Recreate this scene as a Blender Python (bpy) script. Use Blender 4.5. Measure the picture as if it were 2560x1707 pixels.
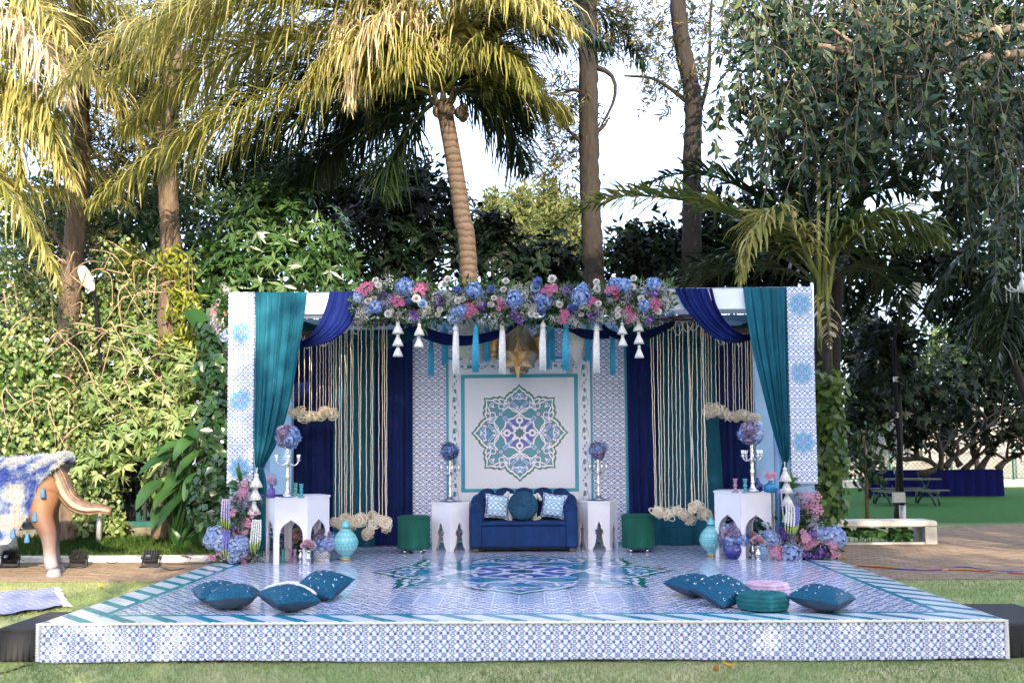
import bpy, math, random
import numpy as np
from mathutils import Vector, Matrix, Euler
R = math.radians
random.seed(7); rng = np.random.default_rng(7)
sc = bpy.context.scene
col = sc.collection
for o in list(bpy.data.objects): bpy.data.objects.remove(o)

# ------------------------------------------------------------------ camera
CAM = (0.1338, -7.153, 1.582); YAW, PITCH, ROLL = 0.0218, 0.0608, -0.0081; FPX = 2321.5; SY = 137.2
IW, IH = 2560.0, 1707.0
def _basis():
    f = Vector((-math.sin(YAW)*math.cos(PITCH), math.cos(YAW)*math.cos(PITCH), math.sin(PITCH)))
    r = Vector((math.cos(YAW), math.sin(YAW), 0)); u = r.cross(f)
    return f, r*math.cos(ROLL)+u*math.sin(ROLL), u*math.cos(ROLL)-r*math.sin(ROLL)
FF, RR, UU = _basis()
cam = bpy.data.objects.new('camera', bpy.data.cameras.new('camera')); col.objects.link(cam)
m = Matrix((RR, UU, -FF)).transposed().to_4x4(); m.translation = Vector(CAM); cam.matrix_world = m
cam.data.sensor_width = 36; cam.data.lens = 36*FPX/IW; cam.data.shift_y = SY/IW
cam.data.clip_end = 1000; cam.data.clip_start = .05
cam.data.dof.use_dof = True; cam.data.dof.focus_distance = 12.3; cam.data.dof.aperture_fstop = 2.8
sc.camera = cam
# ------------------------------------------------------------------ light
SUN_EL, SUN_AZ = R(21), R(17.5)           # the sun stands low behind the camera, a little to its right
TO_SUN = Vector((math.sin(SUN_AZ)*math.cos(SUN_EL), -math.cos(SUN_AZ)*math.cos(SUN_EL), math.sin(SUN_EL)))
w = bpy.data.worlds.new('World'); sc.world = w; w.use_nodes = True
nt = w.node_tree; nt.nodes.clear()
sky = nt.nodes.new('ShaderNodeTexSky'); sky.sky_type = 'NISHITA'; sky.sun_disc = False
sky.sun_elevation = SUN_EL; sky.sun_rotation = math.pi-SUN_AZ; sky.air_density = 1.0; sky.dust_density = 2.0; sky.ozone_density = 2.5
hz = nt.nodes.new('ShaderNodeMix'); hz.data_type = 'RGBA'; hz.blend_type = 'ADD'; hz.inputs[0].default_value = 1; hz.inputs[7].default_value = (3.3, 3.4, 4.3, 1)   # even pale tint added to whiten the sky and lift its fill
bg = nt.nodes.new('ShaderNodeBackground'); bg.inputs[1].default_value = .15
out = nt.nodes.new('ShaderNodeOutputWorld'); nt.links.new(sky.outputs[0], hz.inputs[6]); nt.links.new(hz.outputs[2], bg.inputs[0]); nt.links.new(bg.outputs[0], out.inputs[0])
sl = bpy.data.lights.new('sun', 'SUN'); sl.energy = 5.0; sl.angle = R(.53); sl.color = (1, .83, .60)
sun = bpy.data.objects.new('sun', sl); col.objects.link(sun); sun.location = (6, -20, 14)
sun.rotation_euler = TO_SUN.to_track_quat('Z', 'Y').to_euler()
sc.view_settings.view_transform = 'Standard'; sc.view_settings.look = 'None'
sc.view_settings.exposure = 1.26; sc.view_settings.gamma = 1
sc.cycles.use_denoising = True
sc.cycles.max_bounces = 5; sc.cycles.diffuse_bounces = 2; sc.cycles.glossy_bounces = 3; sc.cycles.transmission_bounces = 4; sc.cycles.transparent_max_bounces = 4
sc.cycles.caustics_reflective = False; sc.cycles.caustics_refractive = False; sc.cycles.adaptive_threshold = .04

# ------------------------------------------------------------------ picture <-> place
def ray(x, y): return FF + RR*((x-IW/2)/FPX) + UU*((IH/2+SY-y)/FPX)
def aY(x, y, Y):
    d = ray(x, y); return Vector(CAM)+d*((Y-CAM[1])/d.y)
def aZ(x, y, z):
    d = ray(x, y); return Vector(CAM)+d*((z-CAM[2])/d.z)
K = 2560/2352
def dY(x, y, Y): return aY(x*K, y*K, Y)
def dZ(x, y, z): return aZ(x*K, y*K, z)
SZ = .305                                  # stage height
ORG = {}

# ------------------------------------------------------------------ objects
def link(o, parent=None):
    col.objects.link(o)
    if parent is not None: o.parent = parent
    return o
def tag(o, label=None, cat=None, group=None, kind=None):
    if label: o['label'] = label
    if cat: o['category'] = cat
    if group: o['group'] = group
    if kind: o['kind'] = kind
    return o
def thing(name, label, cat, loc=(0, 0, 0), group=None, rotz=0):
    o = bpy.data.objects.new(name, None); o.location = loc; o.rotation_euler = (0, 0, rotz); o.empty_display_size = .1
    link(o); ORG[o.name] = Vector(loc)
    return tag(o, label, cat, group)
def copy_tree(o, parent=None):
    c = o.copy(); link(c, parent)
    for ch in o.children: copy_tree(ch, c)
    return c
def origin_of(p):
    while p is not None and p.parent is not None: p = p.parent
    return ORG.get(p.name, Vector((0, 0, 0))) if p is not None else Vector((0, 0, 0))

class MB:
    """collects shapes into one mesh"""
    def __init__(s): s.v = []; s.f = []; s.mi = []; s.sm = []
    def add(s, vs, fs, mi=0, smooth=False):
        b = len(s.v); s.v.extend([tuple(v) for v in vs]); s.f.extend([tuple(i+b for i in f) for f in fs])
        s.mi.extend([mi]*len(fs)); s.sm.extend([smooth]*len(fs)); return s
    def box(s, a, b, mi=0, bev=0, rot=None, piv=None):
        x0, y0, z0 = a; x1, y1, z1 = b
        if bev:
            vs = []; e = bev
            for z, i in ((z0, e), (z0+e, 0), (z1-e, 0), (z1, e)):
                vs += [(x0+i+e*.6, y0+i, z), (x1-i-e*.6, y0+i, z), (x1-i, y0+i+e*.6, z), (x1-i, y1-i-e*.6, z), (x1-i-e*.6, y1-i, z), (x0+i+e*.6, y1-i, z), (x0+i, y1-i-e*.6, z), (x0+i, y0+i+e*.6, z)]
            fs = [tuple(reversed(range(8))), tuple(range(24, 32))]
            for k in range(3):
                for i in range(8): j = (i+1) % 8; fs.append((k*8+i, k*8+j, k*8+8+j, k*8+8+i))
        else:
            vs = [(x0, y0, z0), (x1, y0, z0), (x1, y1, z0), (x0, y1, z0), (x0, y0, z1), (x1, y0, z1), (x1, y1, z1), (x0, y1, z1)]
            fs = [(3, 2, 1, 0), (4, 5, 6, 7), (0, 1, 5, 4), (1, 2, 6, 5), (2, 3, 7, 6), (3, 0, 4, 7)]
        if rot is not None:
            p = Vector(piv) if piv is not None else Vector(((x0+x1)/2, (y0+y1)/2, (z0+z1)/2))
            vs = [p+rot@(Vector(v)-p) for v in vs]
        return s.add(vs, fs, mi)
    def tube(s, pts, rad, n=8, mi=0, cap=True, smooth=True, flat=1.0):
        pts = [Vector(p) for p in pts]; k = len(pts)
        if not hasattr(rad, '__len__'): rad = [rad]*k
        t0 = (pts[1]-pts[0]).normalized(); ref = Vector((0, 0, 1)) if abs(t0.z) < .9 else Vector((1, 0, 0))
        nrm = t0.cross(ref).normalized(); vs = []
        for i, p in enumerate(pts):
            t = (pts[min(i+1, k-1)]-pts[max(i-1, 0)])
            t = t.normalized() if t.length > 1e-9 else t0
            nrm = nrm-t*nrm.dot(t)
            nrm = nrm.normalized() if nrm.length > 1e-6 else t.orthogonal().normalized()
            b = t.cross(nrm)
            for j in range(n):
                a = 2*math.pi*j/n; vs.append(p+(nrm*math.cos(a)+b*math.sin(a)*flat)*rad[i])
        fs = [(i*n+j, i*n+(j+1) % n, (i+1)*n+(j+1) % n, (i+1)*n+j) for i in range(k-1) for j in range(n)]
        if cap: fs += [tuple(reversed(range(n))), tuple(range((k-1)*n, k*n))]
        return s.add(vs, fs, mi, smooth)
    def lathe(s, prof, c=(0, 0, 0), n=16, mi=0, smooth=True, fn=None, cap=True):
        c = Vector(c); vs = []
        for i, (r, z) in enumerate(prof):
            for j in range(n):
                a = 2*math.pi*j/n; q = r*(fn(a, z) if fn else 1); vs.append(c+Vector((q*math.cos(a), q*math.sin(a), z)))
        k = len(prof)
        fs = [(i*n+j, i*n+(j+1) % n, (i+1)*n+(j+1) % n, (i+1)*n+j) for i in range(k-1) for j in range(n)]
        if cap: fs += [tuple(reversed(range(n))), tuple(range((k-1)*n, k*n))]
        return s.add(vs, fs, mi, smooth)
    def ball(s, c, r, n=10, m=6, mi=0, sq=(1, 1, 1)):
        c = Vector(c); vs = [c+Vector((0, 0, -r*sq[2]))]; fs = []
        for i in range(1, m):
            p = -math.pi/2+math.pi*i/m
            for j in range(n):
                a = 2*math.pi*j/n; vs.append(c+Vector((r*sq[0]*math.cos(p)*math.cos(a), r*sq[1]*math.cos(p)*math.sin(a), r*sq[2]*math.sin(p))))
        vs.append(c+Vector((0, 0, r*sq[2])))
        for j in range(n): fs.append((0, 1+(j+1) % n, 1+j)); fs.append((len(vs)-1, 1+(m-2)*n+j, 1+(m-2)*n+(j+1) % n))
        for i in range(m-2):
            for j in range(n): fs.append((1+i*n+j, 1+i*n+(j+1) % n, 1+(i+1)*n+(j+1) % n, 1+(i+1)*n+j))
        return s.add(vs, fs, mi, True)
    def grid(s, f, nu, nv, mi=0, smooth=True, wrap=False):
        vs = [f(i/(nu-(0 if wrap else 1)), j/(nv-1)) for j in range(nv) for i in range(nu)]
        q = nu if wrap else nu-1
        fs = [(j*nu+i, j*nu+(i+1) % nu, (j+1)*nu+(i+1) % nu, (j+1)*nu+i) for j in range(nv-1) for i in range(q)]
        return s.add(vs, fs, mi, smooth)
    def prism(s, poly, y0, y1, mi=0, m=None):
        """polygon in (x,z) pushed from y0 to y1"""
        n = len(poly); vs = [(x, y0, z) for x, z in poly]+[(x, y1, z) for x, z in poly]
        if m is not None: vs = [m@Vector(v) for v in vs]
        fs = [tuple(range(n)), tuple(reversed(range(n, 2*n)))]+[(i, i+n, (i+1) % n+n, (i+1) % n) for i in range(n)]
        return s.add(vs, fs, mi)
    def mesh(s, name, mats, off=None):
        me = bpy.data.meshes.new(name)
        vs = s.v if off is None else [(a-off[0], b-off[1], c-off[2]) for a, b, c in s.v]
        me.from_pydata(vs, [], s.f)
        for mt in (mats if isinstance(mats, (list, tuple)) else [mats]): me.materials.append(mt)
        me.polygons.foreach_set('material_index', s.mi); me.polygons.foreach_set('use_smooth', s.sm); me.update()
        return me
    def build(s, name, mats, parent=None, local=False, label=None, cat=None, group=None, kind=None):
        if parent is not None:
            o = bpy.data.objects.new(name, s.mesh(name, mats, None if local else origin_of(parent))); link(o, parent)
        elif local:
            o = bpy.data.objects.new(name, s.mesh(name, mats)); link(o)
        else:                                   # a thing that is one mesh: its origin at the foot of it
            a = np.array(s.v); c = Vector(((a[:, 0].min()+a[:, 0].max())/2, (a[:, 1].min()+a[:, 1].max())/2, a[:, 2].min()))
            o = bpy.data.objects.new(name, s.mesh(name, mats, c)); o.location = c; link(o); ORG[o.name] = c
        return tag(o, label, cat, group, kind)
def put(name, me, parent=None, loc=(0, 0, 0), rot=(0, 0, 0), scale=1, **kw):
    o = bpy.data.objects.new(name, me); link(o, parent); o.location = loc; o.rotation_euler = rot
    o.scale = (scale,)*3 if not hasattr(scale, '__len__') else scale
    return tag(o, **kw)
def npmesh(name, V, F, mat, rnd=None, smooth=True):
    me = bpy.data.meshes.new(name); n = len(V); nf, k = F.shape
    me.vertices.add(n); me.vertices.foreach_set('co', np.asarray(V, np.float32).ravel())
    me.loops.add(nf*k); me.loops.foreach_set('vertex_index', F.astype(np.int32).ravel())
    me.polygons.add(nf); me.polygons.foreach_set('loop_start', np.arange(0, nf*k, k, dtype=np.int32))
    me.update(calc_edges=True)
    me.polygons.foreach_set('use_smooth', np.full(nf, smooth))
    if rnd is not None:
        a = me.attributes.new('rnd', 'FLOAT', 'POINT'); a.data.foreach_set('value', np.asarray(rnd, np.float32))
    me.materials.append(mat)
    return me
def spline(pts, n):
    """smooth curve through points (Catmull-Rom)"""
    P = [Vector(p) for p in pts]; k = len(P)
    if k == 2: return [P[0].lerp(P[1], i/(n-1)) for i in range(n)]
    L = [0]
    for i in range(1, k): L.append(L[-1]+(P[i]-P[i-1]).length)
    res = []
    for i in range(n):
        s_ = L[-1]*i/(n-1); j = 0
        while j < k-2 and L[j+1] < s_: j += 1
        t = (s_-L[j])/max(1e-9, L[j+1]-L[j])
        p0 = P[j-1] if j > 0 else P[j]*2-P[j+1]; p1 = P[j]; p2 = P[j+1]; p3 = P[j+2] if j+2 < k else P[j+1]*2-P[j]
        res.append(.5*((2*p1)+(p2-p0)*t+(2*p0-5*p1+4*p2-p3)*t*t+(3*p1-p0-3*p2+p3)*t**3))
    return res

# ------------------------------------------------------------------ node expressions
class X:
    def __init__(s, t, k): s.t = t; s.k = k
    def m(s, op, *o, clamp=False):
        n = s.t.nodes.new('ShaderNodeMath'); n.operation = op; n.use_clamp = clamp
        for i, a in enumerate((s,)+o):
            if isinstance(a, X): s.t.links.new(a.k, n.inputs[i])
            else: n.inputs[i].default_value = a
        return X(s.t, n.outputs[0])
    def __add__(s, o): return s.m('ADD', o)
    __radd__ = __add__
    def __sub__(s, o): return s.m('SUBTRACT', o)
    def __rsub__(s, o): return (s*-1)+o
    def __mul__(s, o): return s.m('MULTIPLY', o)
    __rmul__ = __mul__
    def __truediv__(s, o): return s.m('DIVIDE', o)
    def __neg__(s): return s*-1
    def abs(s): return s.m('ABSOLUTE')
    def sin(s): return s.m('SINE')
    def cos(s): return s.m('COSINE')
    def frac(s): return s.m('FRACT')
    def sqrt(s): return s.m('SQRT')
    def ping(s, a): return s.m('PINGPONG', a)
    def min(s, o): return s.m('MINIMUM', o)
    def max(s, o): return s.m('MAXIMUM', o)
    def lt(s, o): return s.m('LESS_THAN', o)
    def gt(s, o): return s.m('GREATER_THAN', o)
    def inside(s, soft=.004): return (s*(-1/soft)+.5).m('MULTIPLY', 1, clamp=True)      # 1 where s<0
def xyz(t, v):
    n = t.nodes.new('ShaderNodeSeparateXYZ'); t.links.new(v, n.inputs[0]); return [X(t, n.outputs[i]) for i in range(3)]
def vec(t, x, y, z=0):
    n = t.nodes.new('ShaderNodeCombineXYZ')
    for i, a in enumerate((x, y, z)):
        if isinstance(a, X): t.links.new(a.k, n.inputs[i])
        else: n.inputs[i].default_value = a
    return X(t, n.outputs[0])
def vm(t, op, a, b=None, s=None):
    n = t.nodes.new('ShaderNodeVectorMath'); n.operation = op
    for i, q in enumerate((a, b)):
        if q is None: continue
        if isinstance(q, X): t.links.new(q.k, n.inputs[i])
        else: n.inputs[i].default_value = q
    if s is not None:
        if isinstance(s, X): t.links.new(s.k, n.inputs['Scale'])
        else: n.inputs['Scale'].default_value = s
    return X(t, n.outputs['Value' if op in ('DISTANCE', 'DOT_PRODUCT', 'LENGTH') else 'Vector'])
def mixc(t, f, a, b):
    n = t.nodes.new('ShaderNodeMix'); n.data_type = 'RGBA'
    if isinstance(f, X): t.links.new(f.k, n.inputs[0])
    else: n.inputs[0].default_value = f
    for i, q in ((6, a), (7, b)):
        if isinstance(q, X): t.links.new(q.k, n.inputs[i])
        else: n.inputs[i].default_value = (*q, 1)
    return X(t, n.outputs[2])
def noise(t, scale, detail=3, rough=.5, v=None, out=0):
    n = t.nodes.new('ShaderNodeTexNoise'); n.inputs['Scale'].default_value = scale; n.inputs['Detail'].default_value = detail; n.inputs['Roughness'].default_value = rough
    if v is not None: t.links.new(v.k if isinstance(v, X) else v, n.inputs['Vector'])
    return X(t, n.outputs[out])
def ramp(t, f, stops):
    n = t.nodes.new('ShaderNodeValToRGB'); t.links.new(f.k, n.inputs[0]); e = n.color_ramp.elements
    while len(e) < len(stops): e.new(.5)
    for q, (p, c) in zip(e, stops): q.position = p; q.color = (*c, 1)
    return X(t, n.outputs[0])
def objco(t):
    n = t.nodes.new('ShaderNodeTexCoord'); return n.outputs['Object']
def worldco(t):
    n = t.nodes.new('ShaderNodeNewGeometry'); return n.outputs['Position']
def attr(t, name):
    n = t.nodes.new('ShaderNodeAttribute'); n.attribute_name = name; return X(t, n.outputs['Fac'])
def new_mat(name):
    mt = bpy.data.materials.new(name); mt.use_nodes = True; t = mt.node_tree
    return mt, t, t.nodes['Principled BSDF']
def setc(t, b, name, v):
    if isinstance(v, X): t.links.new(v.k, b.inputs[name])
    elif isinstance(v, (tuple, list)): b.inputs[name].default_value = (*v, 1)
    else: b.inputs[name].default_value = v
def bump(t, b, h, strength=.3, dist=.01):
    n = t.nodes.new('ShaderNodeBump'); n.inputs['Strength'].default_value = strength; n.inputs['Distance'].default_value = dist
    t.links.new(h.k, n.inputs['Height']); t.links.new(n.outputs[0], b.inputs['Normal'])
def mat(name, c, rough=.6, var=.12, scale=6, metal=0, bmp=0, bscale=60, trans=0, sheen=0, coat=0, spec=None, ior=None, sheenc=None):
    """plain surface with a mottled colour and a little relief"""
    mt, t, b = new_mat(name); v = objco(t)
    if var:
        n = noise(t, scale, 4, .6, v)
        d = tuple(max(0, q*(1-var*1.6)) for q in c); e = tuple(min(1, q*(1+var*1.2)) for q in c)
        setc(t, b, 'Base Color', ramp(t, n, [(.3, d), (.7, e)]))
        setc(t, b, 'Roughness', n*(.25*rough)+rough*.87)
    else:
        setc(t, b, 'Base Color', c); b.inputs['Roughness'].default_value = rough
    b.inputs['Metallic'].default_value = metal
    b.inputs['Transmission Weight'].default_value = trans
    b.inputs['Sheen Weight'].default_value = sheen
    if sheenc: b.inputs['Sheen Tint'].default_value = (*sheenc, 1)
    b.inputs['Sheen Roughness'].default_value = .35
    b.inputs['Coat Weight'].default_value = coat
    if spec is not None: b.inputs['Specular IOR Level'].default_value = spec
    if ior: b.inputs['IOR'].default_value = ior
    if bmp: bump(t, b, noise(t, bscale, 3, .6, v), bmp, .01)
    return mt
def leafmat(name, stops, rough=.45, trans=.35, spec=.4, tcol=None):
    """leaf: colour varies from leaf to leaf, light comes through"""
    mt, t, b = new_mat(name)
    f = attr(t, 'rnd'); c = ramp(t, f, stops); n = noise(t, 14, 3, .6, objco(t))
    c = mixc(t, n*.35, c, tuple(.55*sum(s[1][i] for s in stops)/len(stops) for i in range(3)))
    setc(t, b, 'Base Color', c); b.inputs['Roughness'].default_value = rough; b.inputs['Specular IOR Level'].default_value = spec
    tr = t.nodes.new('ShaderNodeBsdfTranslucent')
    if tcol: t.links.new(mixc(t, .5, c, tcol).k, tr.inputs[0])
    else: t.links.new(c.k, tr.inputs[0])
    mx = t.nodes.new('ShaderNodeMixShader'); mx.inputs[0].default_value = trans
    o = t.nodes['Material Output']
    t.links.new(b.outputs[0], mx.inputs[1]); t.links.new(tr.outputs[0], mx.inputs[2]); t.links.new(mx.outputs[0], o.inputs[0])
    return mt
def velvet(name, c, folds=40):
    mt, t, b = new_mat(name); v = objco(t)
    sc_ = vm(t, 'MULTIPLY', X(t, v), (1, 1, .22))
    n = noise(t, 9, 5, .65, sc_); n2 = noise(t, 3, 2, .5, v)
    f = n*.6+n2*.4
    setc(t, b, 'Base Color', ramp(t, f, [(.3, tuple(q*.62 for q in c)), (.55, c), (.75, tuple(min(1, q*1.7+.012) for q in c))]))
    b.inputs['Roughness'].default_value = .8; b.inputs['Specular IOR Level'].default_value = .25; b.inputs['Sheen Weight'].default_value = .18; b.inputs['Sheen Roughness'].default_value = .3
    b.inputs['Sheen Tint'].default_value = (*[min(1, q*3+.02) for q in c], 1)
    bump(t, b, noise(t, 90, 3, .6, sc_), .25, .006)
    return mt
# ------------------------------------------------------------------ printed patterns
WHITE = (.71, .74, .81); INDIGO = (.045, .07, .30); SKYB = (.09, .29, .58); TEAL = (.012, .27, .37)
def tile(t, u, v, white=WHITE, dark=INDIGO, blue=SKYB, soft=.03):
    """flower lattice, one repeat per unit"""
    fu = u.ping(.5); fv = (v+.5).frac()-.5; av = fv.abs()
    p = vec(t, fu, fv); q = vec(t, fu, av)
    C = lambda a, b, r, s=p: vm(t, 'DISTANCE', s, (a, b, 0))-r
    cs = (fv*(2*math.pi)).cos()
    l1 = (fu-.25+cs*.2).abs()-.026; l2 = (fu-.25-cs*.21).abs()-.024
    sq = ((fu-.25).abs()).max((av-.5).abs())-.068
    dk = C(0, 0, .115).abs()-.026
    for s_ in (C(0, 0, .03), C(.24, .2, .082), C(.24, -.2, .082), C(.43, .31, .056), C(.5, .5, .045, q).abs()-.016, C(0, .17, .026), C(.33, .26, .022), C(.15, -.26, .022), sq.abs()-.017): dk = dk.min(s_)
    for s_ in (C(.12, .38, .04), C(.36, .10, .036), C(.40, -.12, .038), C(.10, -.40, .036), C(.36, -.38, .038)): dk = dk.min(s_)
    bl = C(0, 0, .09)
    for s_ in (C(.26, .18, .045), C(.22, -.18, .045), C(.5, 0, .09), C(0, .5, .06, q), sq): bl = bl.min(s_)
    wh = C(.25, .5, .034, q).min(C(0, 0, .066).abs()-.01)
    c = mixc(t, (l1.min(l2)).inside(soft)*.9, white, dark)
    c = mixc(t, bl.inside(soft), c, blue)
    c = mixc(t, wh.inside(soft), c, white)
    return mixc(t, dk.inside(soft), c, dark)
def medallion(t, x, y, wh=WHITE, teal=(.006, .22, .31), green=(.008, .12, .11), ind=(.045, .07, .42), soft=.012):
    """lobed eight-pointed rosette of radius 1: colour, inside-mask"""
    r = (x*x+y*y).sqrt(); th = y.m('ARCTAN2', x); a = th.ping(math.pi/4)
    fc = t.nodes.new('ShaderNodeFloatCurve'); t.links.new((a/(math.pi/4)).k, fc.inputs['Value'])
    cv = fc.mapping.curves[0]
    pts = [(0, 1.0), (.04, .965), (.10, .925), (.17, .905), (.23, .865), (.31, .865), (.36, .84), (.42, .83), (.475, .80), (.53, .787), (.58, .83), (.66, .868), (.71, .862), (.78, .912), (.85, .925), (.91, .95), (.96, .99), (1, 1.03)]
    while len(cv.points) < len(pts): cv.points.new(.5, .5)
    for q, (px, py) in zip(cv.points, pts): q.location = (px, py/1.2); q.handle_type = 'AUTO'
    fc.mapping.extend = 'HORIZONTAL'; fc.mapping.update()
    Rr = X(t, fc.outputs[0])*1.2
    e = r-Rr                                       # <0 inside the outline
    X_ = r*a.cos(); Y_ = r*a.sin(); p = vec(t, X_, Y_)
    C = lambda cx, cy, q: vm(t, 'DISTANCE', p, (cx, cy, 0))-q
    def A(cx, cy, q, w): return C(cx, cy, q).abs()-w
    def S(ax, ay, bx, by, w):
        d = vm(t, 'SUBTRACT', p, (ax, ay, 0)); L2 = (bx-ax)**2+(by-ay)**2
        h = vm(t, 'DOT_PRODUCT', d, ((bx-ax)/L2, (by-ay)/L2, 0)).m('MULTIPLY', 1, clamp=True)
        return vm(t, 'LENGTH', vm(t, 'SUBTRACT', d, vm(t, 'SCALE', (bx-ax, by-ay, 0), s=h)))-w
    def U(*l):
        o = l[0]
        for q in l[1:]: o = o.min(q)
        return o
    vines = U(S(.40, 0, .50, .12, .016), A(.62, .02, .20, .012).max(.30-X_).max(X_-.66), S(.50, .12, .52, .25, .014), S(.52, .25, .45, .34, .013), A(.545, .37, .055, .011), S(.40, 0, .30, .12, .015), S(.30, .12, .27, .25, .018),
              S(.12, 0, .20, 0, .016), A(.26, 0, .055, .022), S(.32, 0, .40, 0, .014), A(0, 0, .115, .014), S(.09, .04, .15, .15, .02), S(.62, .29, .72, .25, .022), C(.61, .285, .038), S(.69, .0, .73, .16, .016))
    leaves = U(S(.15, .15, .22, .22, .026), S(.24, .24, .31, .30, .034), C(.385, .385, .036), S(.53, .05, .62, .15, .03), S(.73, .06, .78, .03, .034), S(.74, .07, .70, .13, .03), S(.50, .32, .60, .22, .026), C(.475, .03, .035), C(.59, .56, .034), S(.45, .50, .56, .54, .014), S(.60, .42, .64, .52, .014), S(.63, .40, .68, .42, .018))
    cores = U(S(.25, .25, .31, .30, .024), C(.385, .385, .024), S(.55, .07, .62, .15, .022), S(.74, .06, .77, .04, .022), S(.51, .31, .59, .23, .017), C(.59, .56, .022), C(.65, 0, .035), S(.16, .16, .21, .21, .014), S(.74, .08, .71, .12, .018), C(.475, .03, .02))
    c = mixc(t, C(.22, 0, .17).inside(soft), teal, ind)
    c = mixc(t, (r-.075+(th*8).cos()*.02).inside(soft), c, green)
    ol = U(vines, leaves)
    c = mixc(t, (ol-.012).inside(soft), c, (.05, .045, .16))
    c = mixc(t, ol.inside(soft), c, wh)
    c = mixc(t, cores.inside(.02), c, (.06, .24, .62))
    c = mixc(t, (e+.094).gt(0), c, (.05, .05, .16))
    c = mixc(t, (e+.086).gt(0), c, WHITE)
    c = mixc(t, (e+.048).gt(0), c, green)
    return c, e.lt(0)
def vine_border(t, u, v):
    """curling stem with buds along v (one repeat per unit), u across from -1 to 1"""
    fv = v.frac(); p = vec(t, u, fv*2.6)
    C = lambda a, b, r: vm(t, 'DISTANCE', p, (a, b, 0))-r
    d = (C(.1, .45, .5).abs()-.035).max(p_y(t, p)*-1+.2)
    d = d.min((C(-.1, 1.1, .5).abs()-.03).max(-u-.35)).min(C(.0, .12, .2)).min(C(-.1, .8, .24)).min(C(.1, 1.5, .2)).min(C(-.3, 1.85, .1)).min(C(0, 2.1, .13)).min(C(.3, 2.35, .1))
    return d
def p_y(t, p): return xyz(t, p.k)[1]
def print_mat(name, fn, rough=.5, coat=0, bmp=0):
    mt, t, b = new_mat(name); c = fn(t)
    if isinstance(c, tuple): c, rg = c; setc(t, b, 'Roughness', rg)
    else: b.inputs['Roughness'].default_value = rough
    setc(t, b, 'Base Color', c)
    b.inputs['Coat Weight'].default_value = coat; b.inputs['Coat Roughness'].default_value = .1
    if rough > .8: b.inputs['Specular IOR Level'].default_value = .12
    if bmp: bump(t, b, noise(t, 7, 3, .6, worldco(t)), bmp, .02)
    return mt
def m_skirt(t):
    x, y, z = xyz(t, worldco(t)); wob = noise(t, 1.3, 2, .5, worldco(t))
    return tile(t, z/.128+.37+wob*.35, x/.132+wob*.45, soft=.06)
def m_pillar(cx, zc):
    def f(t):
        x, y, z = xyz(t, worldco(t)); c = tile(t, (x-cx)/.122+.5, z/.126, soft=.05)
        dz = (z-zc+.41).m('MODULO', .83) if False else ((z-zc+.415)/.83).frac()*.83-.415
        mc, mk = medallion(t, (x-cx)/.148, dz/.148, wh=(.40, .56, .72), teal=(.02, .28, .45), green=(.02, .13, .20), ind=(.05, .10, .45), soft=.05)
        return mixc(t, mk, c, mc)
    return f
def m_backprint(t):
    x, y, z = xyz(t, worldco(t)); return tile(t, (x+.001)/.175+.5, z/.132, dark=(.085, .05, .25), blue=(.10, .30, .55), soft=.04)
def m_deck(t):
    x, y, z = xyz(t, worldco(t))
    c = tile(t, x/.24+.3, y/.30, dark=(.04, .06, .30), blue=(.06, .24, .55), soft=.05)
    # printed tile panels towards the front
    pnl = ((y-1.12).abs()-.30).max(((x+.45)/.9).ping(.5)*-.9+.20)
    c2 = tile(t, x/.075, y/.075, white=(.45, .58, .74), dark=(.08, .14, .42), soft=.08)
    c = mixc(t, .06, c, (.76, .78, .85))
    c = mixc(t, pnl.inside(.01)*.55, c, c2)
    ln = ((x/.225).ping(.5)*.225-.006).max((y-1.12).abs()-.36)
    c = mixc(t, ln.inside(.004)*.7, c, (.75, .78, .83))
    mc, mk = medallion(t, (x-.0)/1.677, (y-2.985)/1.677)
    c = mixc(t, mk, c, mc)
    # striped border along the front and the sides
    ed = (y).min(x+3.66).min(3.66-x)
    st = ((x+y)/.335).frac().lt(.36)
    bc = mixc(t, st, (.76, .78, .84), TEAL)
    bc = mixc(t, (ed-.30).gt(0), bc, TEAL)
    c = mixc(t, (ed-.36).lt(0), c, bc)
    seam = ((x+.61)/1.22).ping(.5)*1.22-.0022
    c = mixc(t, (seam.min(((y-.3)/1.83).ping(.5)*1.83-.0022)).inside(.002)*.5, c, (.25, .28, .36))
    n = noise(t, 2.2, 4, .65, worldco(t)); sc_ = noise(t, 26, 4, .7, vm(t, 'MULTIPLY', X(t, worldco(t)), (1, .25, 1)))
    c = mixc(t, (sc_-.58).m('MULTIPLY', 2.2, clamp=True)*.35, c, (.34, .36, .42))
    return c, n*.24+.03+(sc_-.5).m('MULTIPLY', .5, clamp=True)
def m_cushion(seed):
    def f(t):
        x, y, z = xyz(t, objco(t)); r = (x.abs()).max(z.abs())
        a = tile(t, x/.13+seed, z/.13, white=(.78, .80, .84), dark=(.01, .27, .48), blue=(.02, .36, .55), soft=.12)
        b = tile(t, x/.16, z/.16, dark=(.06, .07, .30), soft=.08)
        c = mixc(t, (r-.135).gt(0), a, b)
        return mixc(t, ((r-.135).abs()-.005).lt(0), c, (.05, .07, .30))
    return f
M = {}
M['deck'] = print_mat('printed_floor', m_deck, coat=.35)
M['skirt'] = print_mat('printed_skirt_cloth', m_skirt, .7, bmp=.35)
M['backprint'] = print_mat('printed_backdrop_cloth', m_backprint, .55)
def m_center(t):
    x, y, z = xyz(t, worldco(t)); mc, mk = medallion(t, (x+.047)/.685, (z-1.862)/.685); return mixc(t, mk, (.60, .62, .73), mc)
M['center'] = print_mat('printed_medallion_board', m_center, .28, coat=.25)
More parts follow.
